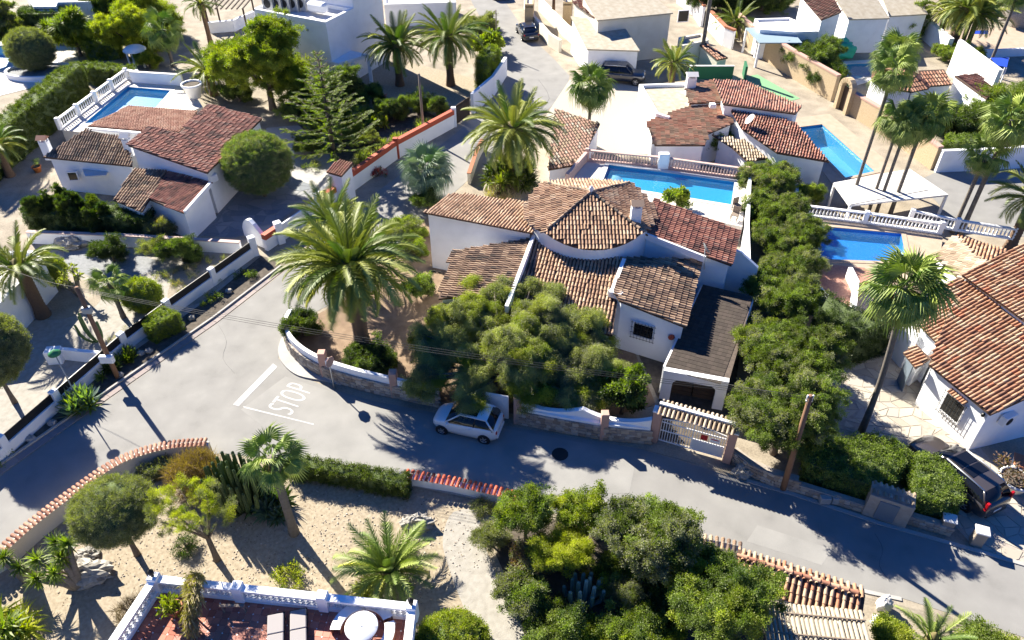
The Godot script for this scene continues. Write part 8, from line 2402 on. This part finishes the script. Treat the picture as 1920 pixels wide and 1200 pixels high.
func vehicles_and_poles():
	var fa := V(-3.59,0,-26.89)
	var fb := V(-1.35,0,-26.23)
	var turn := along(fb, fa)
	var f := (fa + fb) * 0.5 + Vector3(sin(turn), 0, cos(turn)) * 0.0
	# the wheels in view are the car's left side: its middle lies half a width further off
	var off := Vector3(0.23, 0, -0.97) * 0.72
	car("small_car", "small white three door hatchback parked by the stone wall", f + off, turn, {
		"paint": M.paint_white, "hw": 0.815,
		"body": [[-1.78, 0.45, 0.82, 0.60], [-1.72, 0.30, 1.0, 0.72], [-1.45, 0.2, 1.03, 0.79], [-0.9, 0.18, 1.0, 0.815], [0.0, 0.17, 0.96, 0.82], [0.7, 0.18, 0.94, 0.81], [1.15, 0.2, 0.9, 0.78], [1.5, 0.24, 0.8, 0.7], [1.7, 0.32, 0.68, 0.58], [1.77, 0.42, 0.58, 0.45]],
		"cabin": [[-1.62, 0.98], [-1.2, 1.44], [0.2, 1.47], [0.98, 0.93]], "hw_base": 0.74, "hw_top": 0.56,
		"sunroof": [[0.38, 0.97]], "bpillar": -0.55, "wheels": [-1.13, 1.17], "wr": 0.3, "tail": [-1.73, 0.78, 0.6, 0.1, 0.2, 0.16], "trim": M.paint_white})
	var vt := along(V(23.1,0,-22.7), V(21.52,0,-26.05))
	var fw := Vector3(cos(vt), 0, -sin(vt))
	var sd := Vector3(sin(vt), 0, cos(vt))
	car("estate_car", "dark brown estate car with twin sunroofs parked on the paved drive", V(21.4,0,-21.99) + fw * 1.55 + sd * 0.85, vt, {
		"paint": M.paint_brown, "hw": 0.93, "rail": M.steel,
		"body": [[-2.36, 0.42, 0.95, 0.80], [-2.28, 0.32, 1.08, 0.88], [-2.0, 0.27, 1.10, 0.92], [-1.0, 0.24, 1.08, 0.935], [0.4, 0.24, 1.06, 0.935], [1.1, 0.25, 1.03, 0.93], [1.7, 0.27, 0.98, 0.91], [2.1, 0.32, 0.9, 0.84], [2.28, 0.38, 0.78, 0.74], [2.35, 0.45, 0.68, 0.62]],
		"cabin": [[-2.2, 1.07], [-1.75, 1.62], [0.35, 1.64], [1.15, 1.03]], "hw_base": 0.86, "hw_top": 0.66,
		"sunroof": [[0.36, 0.62], [0.65, 0.95]], "bpillar": -0.25, "wheels": [-1.4, 1.42], "wr": 0.37, "tail": [-2.25, 1.12, 0.8, 0.14, 0.5, 0.16], "bumper": M.trim_black})
	car("saloon_car", "black saloon parked at the top of the street", V(1.67,0,-85.7), along(V(1.89,0,-84.69), V(0.98,0,-88.82)), {
		"paint": M.paint_black, "hw": 0.9,
		"body": [[-2.2, 0.42, 0.85, 0.74], [-2.1, 0.3, 0.98, 0.84], [-1.2, 0.22, 1.0, 0.9], [0.5, 0.2, 0.97, 0.9], [1.4, 0.22, 0.9, 0.88], [2.0, 0.3, 0.78, 0.78], [2.2, 0.42, 0.62, 0.6]],
		"cabin": [[-1.9, 0.96], [-1.3, 1.42], [0.2, 1.45], [1.0, 0.95]], "hw_base": 0.82, "hw_top": 0.62, "bpillar": -0.2, "wheels": [-1.3, 1.35], "wr": 0.32, "tail": [-2.12, 0.82, 0.7, 0.1, 0.16, 0.3]})
	car("parked_jeep", "dark blue black four wheel drive parked beside a white wall", V(10.81,0,-73.13), along(V(9.26,0,-73.4), V(12.61,0,-72.73)), {
		"paint": M.paint_navy, "hw": 0.93, "rail": M.steel,
		"body": [[-2.3, 0.42, 0.95, 0.80], [-2.2, 0.35, 1.10, 0.88], [-1.0, 0.28, 1.12, 0.935], [0.5, 0.28, 1.10, 0.935], [1.6, 0.3, 1.05, 0.91], [2.1, 0.36, 0.95, 0.82], [2.3, 0.45, 0.75, 0.66]],
		"cabin": [[-2.15, 1.1], [-1.75, 1.72], [0.35, 1.74], [1.1, 1.08]], "hw_base": 0.87, "hw_top": 0.72, "bpillar": -0.25, "wheels": [-1.4, 1.42], "wr": 0.38, "tail": [-2.25, 1.1, 0.8, 0.12, 0.3, 0.16]})
	car("far_car", "black car just cut by the top edge of the street", V(-1.88,0,-100.21), along(V(-0.98,0,-96.44), V(-2.41,0,-102.86)), {
		"paint": M.paint_black, "hw": 0.9,
		"body": [[-2.2, 0.42, 0.85, 0.74], [-2.1, 0.3, 0.98, 0.84], [-1.2, 0.22, 1.0, 0.9], [0.5, 0.2, 0.97, 0.9], [1.4, 0.22, 0.9, 0.88], [2.0, 0.3, 0.78, 0.78], [2.2, 0.42, 0.62, 0.6]],
		"cabin": [[-1.9, 0.96], [-1.3, 1.42], [0.2, 1.45], [1.0, 0.95]], "hw_base": 0.82, "hw_top": 0.62, "bpillar": -0.2, "wheels": [-1.3, 1.35], "wr": 0.32, "tail": [-2.12, 0.82, 0.7, 0.1, 0.16, 0.3]})
	# poles and wires
	var rp := thing("utility_pole", "wooden utility pole at the roadside beside the largest bush", "utility pole", V(13.16,0,-23.24))
	var rt := V(12.87,6.5,-23.2) - rp.position
	rod("pole", [Vector3(0, -0.2, 0), rt], [0.15, 0.11], M.wood_pole, rp, 10)
	part("bracket", box_mesh(Vector3(0.3, 0.12, 0.12), 0.02), M.steel, rp, at_xf(rt - Vector3(0, 0.3, 0)))
	for s in [-0.12, 0.12]: rod("insulator", [rt + Vector3(s, -0.25, 0), rt + Vector3(s, 0.02, 0)], [0.03, 0.04], M.white_paint, rp, 8)
	var lp := thing("utility_pole", "brown wooden street pole rising through the black panel wall", "utility pole", V(-22.25,0,-31.05))
	var lt := Vector3(0, 6.4, 0)
	rod("pole", [Vector3(0, -0.2, 0), lt], [0.15, 0.11], M.wood_pole, lp, 10)
	part("junction_box", box_mesh(Vector3(0.75, 0.5, 0.3), 0.05), M.white_paint, lp, at_xf(Vector3(0.0, 1.6, 0.2)))
	part("insulator_bar", box_mesh(Vector3(0.5, 0.4, 0.3), 0.05), M.grey_paint, lp, at_xf(Vector3(0, 4.9, 0)))
	for s in 3: wire("power_cable", ["topmost of three thin cables strung between the wooden street poles", "middle one of three thin cables strung between the wooden street poles", "lowest of three thin cables strung between the wooden street poles"][s], rp.position + rt + Vector3(0.1 * s - 0.1, -0.1 * s, 0), lp.position + lt + Vector3(0.1 * s - 0.1, -0.12 * s, 0), 0.5 + 0.06 * s, "cables between the street poles", 0.01)
	wire("service_cable", "thin cable from the brown street pole towards the left edge", lp.position + lt, V(-30.1,6,-34.91), 0.4)
	wire("service_cable", "thin cable from the roadside pole to the villa garage", rp.position + rt, V(8.36,2.7,-28.81), 0.25)
	var sl := thing("street_lamp", "slim street lamp with a green head beside the striped agave", "street lamp", V(-23.64,0,-29.21))
	rod("post", [Vector3(0, -0.1, 0), Vector3(0, 3.4, 0)], [0.045, 0.03], M.grey_paint, sl, 8)
	var hd := B.new(true)
	hd.lathe([Vector2(0.05, 0.0), Vector2(0.3, 0.1), Vector2(0.32, 0.16), Vector2(0.12, 0.34), Vector2(0.01, 0.38)], 14)
	part("lamp_head", hd.done(), M.green_paint, sl, at_xf(Vector3(0, 3.35, 0)))
	var ml := thing("utility_pole", "thin wooden pole by the red topped street wall", "utility pole", V(-7.61,0,-60.83))
	rod("pole", [Vector3(0, -0.1, 0), Vector3(0, 5.67, 0)], [0.13, 0.09], M.wood_grey, ml, 8)
	var mp := thing("street_post", "thin dark post at the upper street bend", "post", V(-1.65,0,-80.55))
	rod("pole", [Vector3(0, 0, 0), Vector3(0, 4.5, 0)], [0.07, 0.05], M.wood_grey, mp, 8)
	var sg := thing("stop_sign", "round traffic sign seen from behind at the curved wall", "traffic sign", V(-9.87,0,-30.19))
	rod("post", [Vector3(0, 0, 0), Vector3(0, 2.3, 0)], [0.035, 0.035], M.steel, sg, 8)
	var dm := B.new()
	dm.lathe([Vector2(0.01, -0.012), Vector2(0.33, -0.012), Vector2(0.33, 0.012), Vector2(0.01, 0.012)], 8, Transform3D(Basis(Vector3.FORWARD, PI * 0.5), Vector3.ZERO))
	part("plate", dm.done(), M.pink_plaster, sg, at_xf(Vector3(0.06, 2.0, 0), -0.5))
	pot("stone_planter", "white stone planter heaped with terracotta near the estate car", V(24.27,0,-23.34), 0.75, 0.75, M.white_roof, "leaf", "dry", 6)
	var bs := thing("planter_box", "white terracotta rimmed tub at the right edge behind the estate car", "planter", V(25.21,0,-24.15))
	part("tub", box_mesh(Vector3(1.2, 0.8, 0.8), 0.08), M.white_wall, bs, at_xf(Vector3(0, 0.4, 0), -0.5))
	part("rim", box_mesh(Vector3(1.3, 0.1, 0.9), 0.03), M.terracotta, bs, at_xf(Vector3(0, 0.85, 0), -0.5))
	var mh := part(numbered("manhole"), slab_mesh(range(20).map(func(k): return V(2.44,0,-25.45) + Vector3(cos(TAU * k / 20.0), 0, sin(TAU * k / 20.0)) * 0.42), 0.0, 0.03), M.iron, self)
	tag(mh, "round dark manhole cover in the shaded road", "manhole cover")
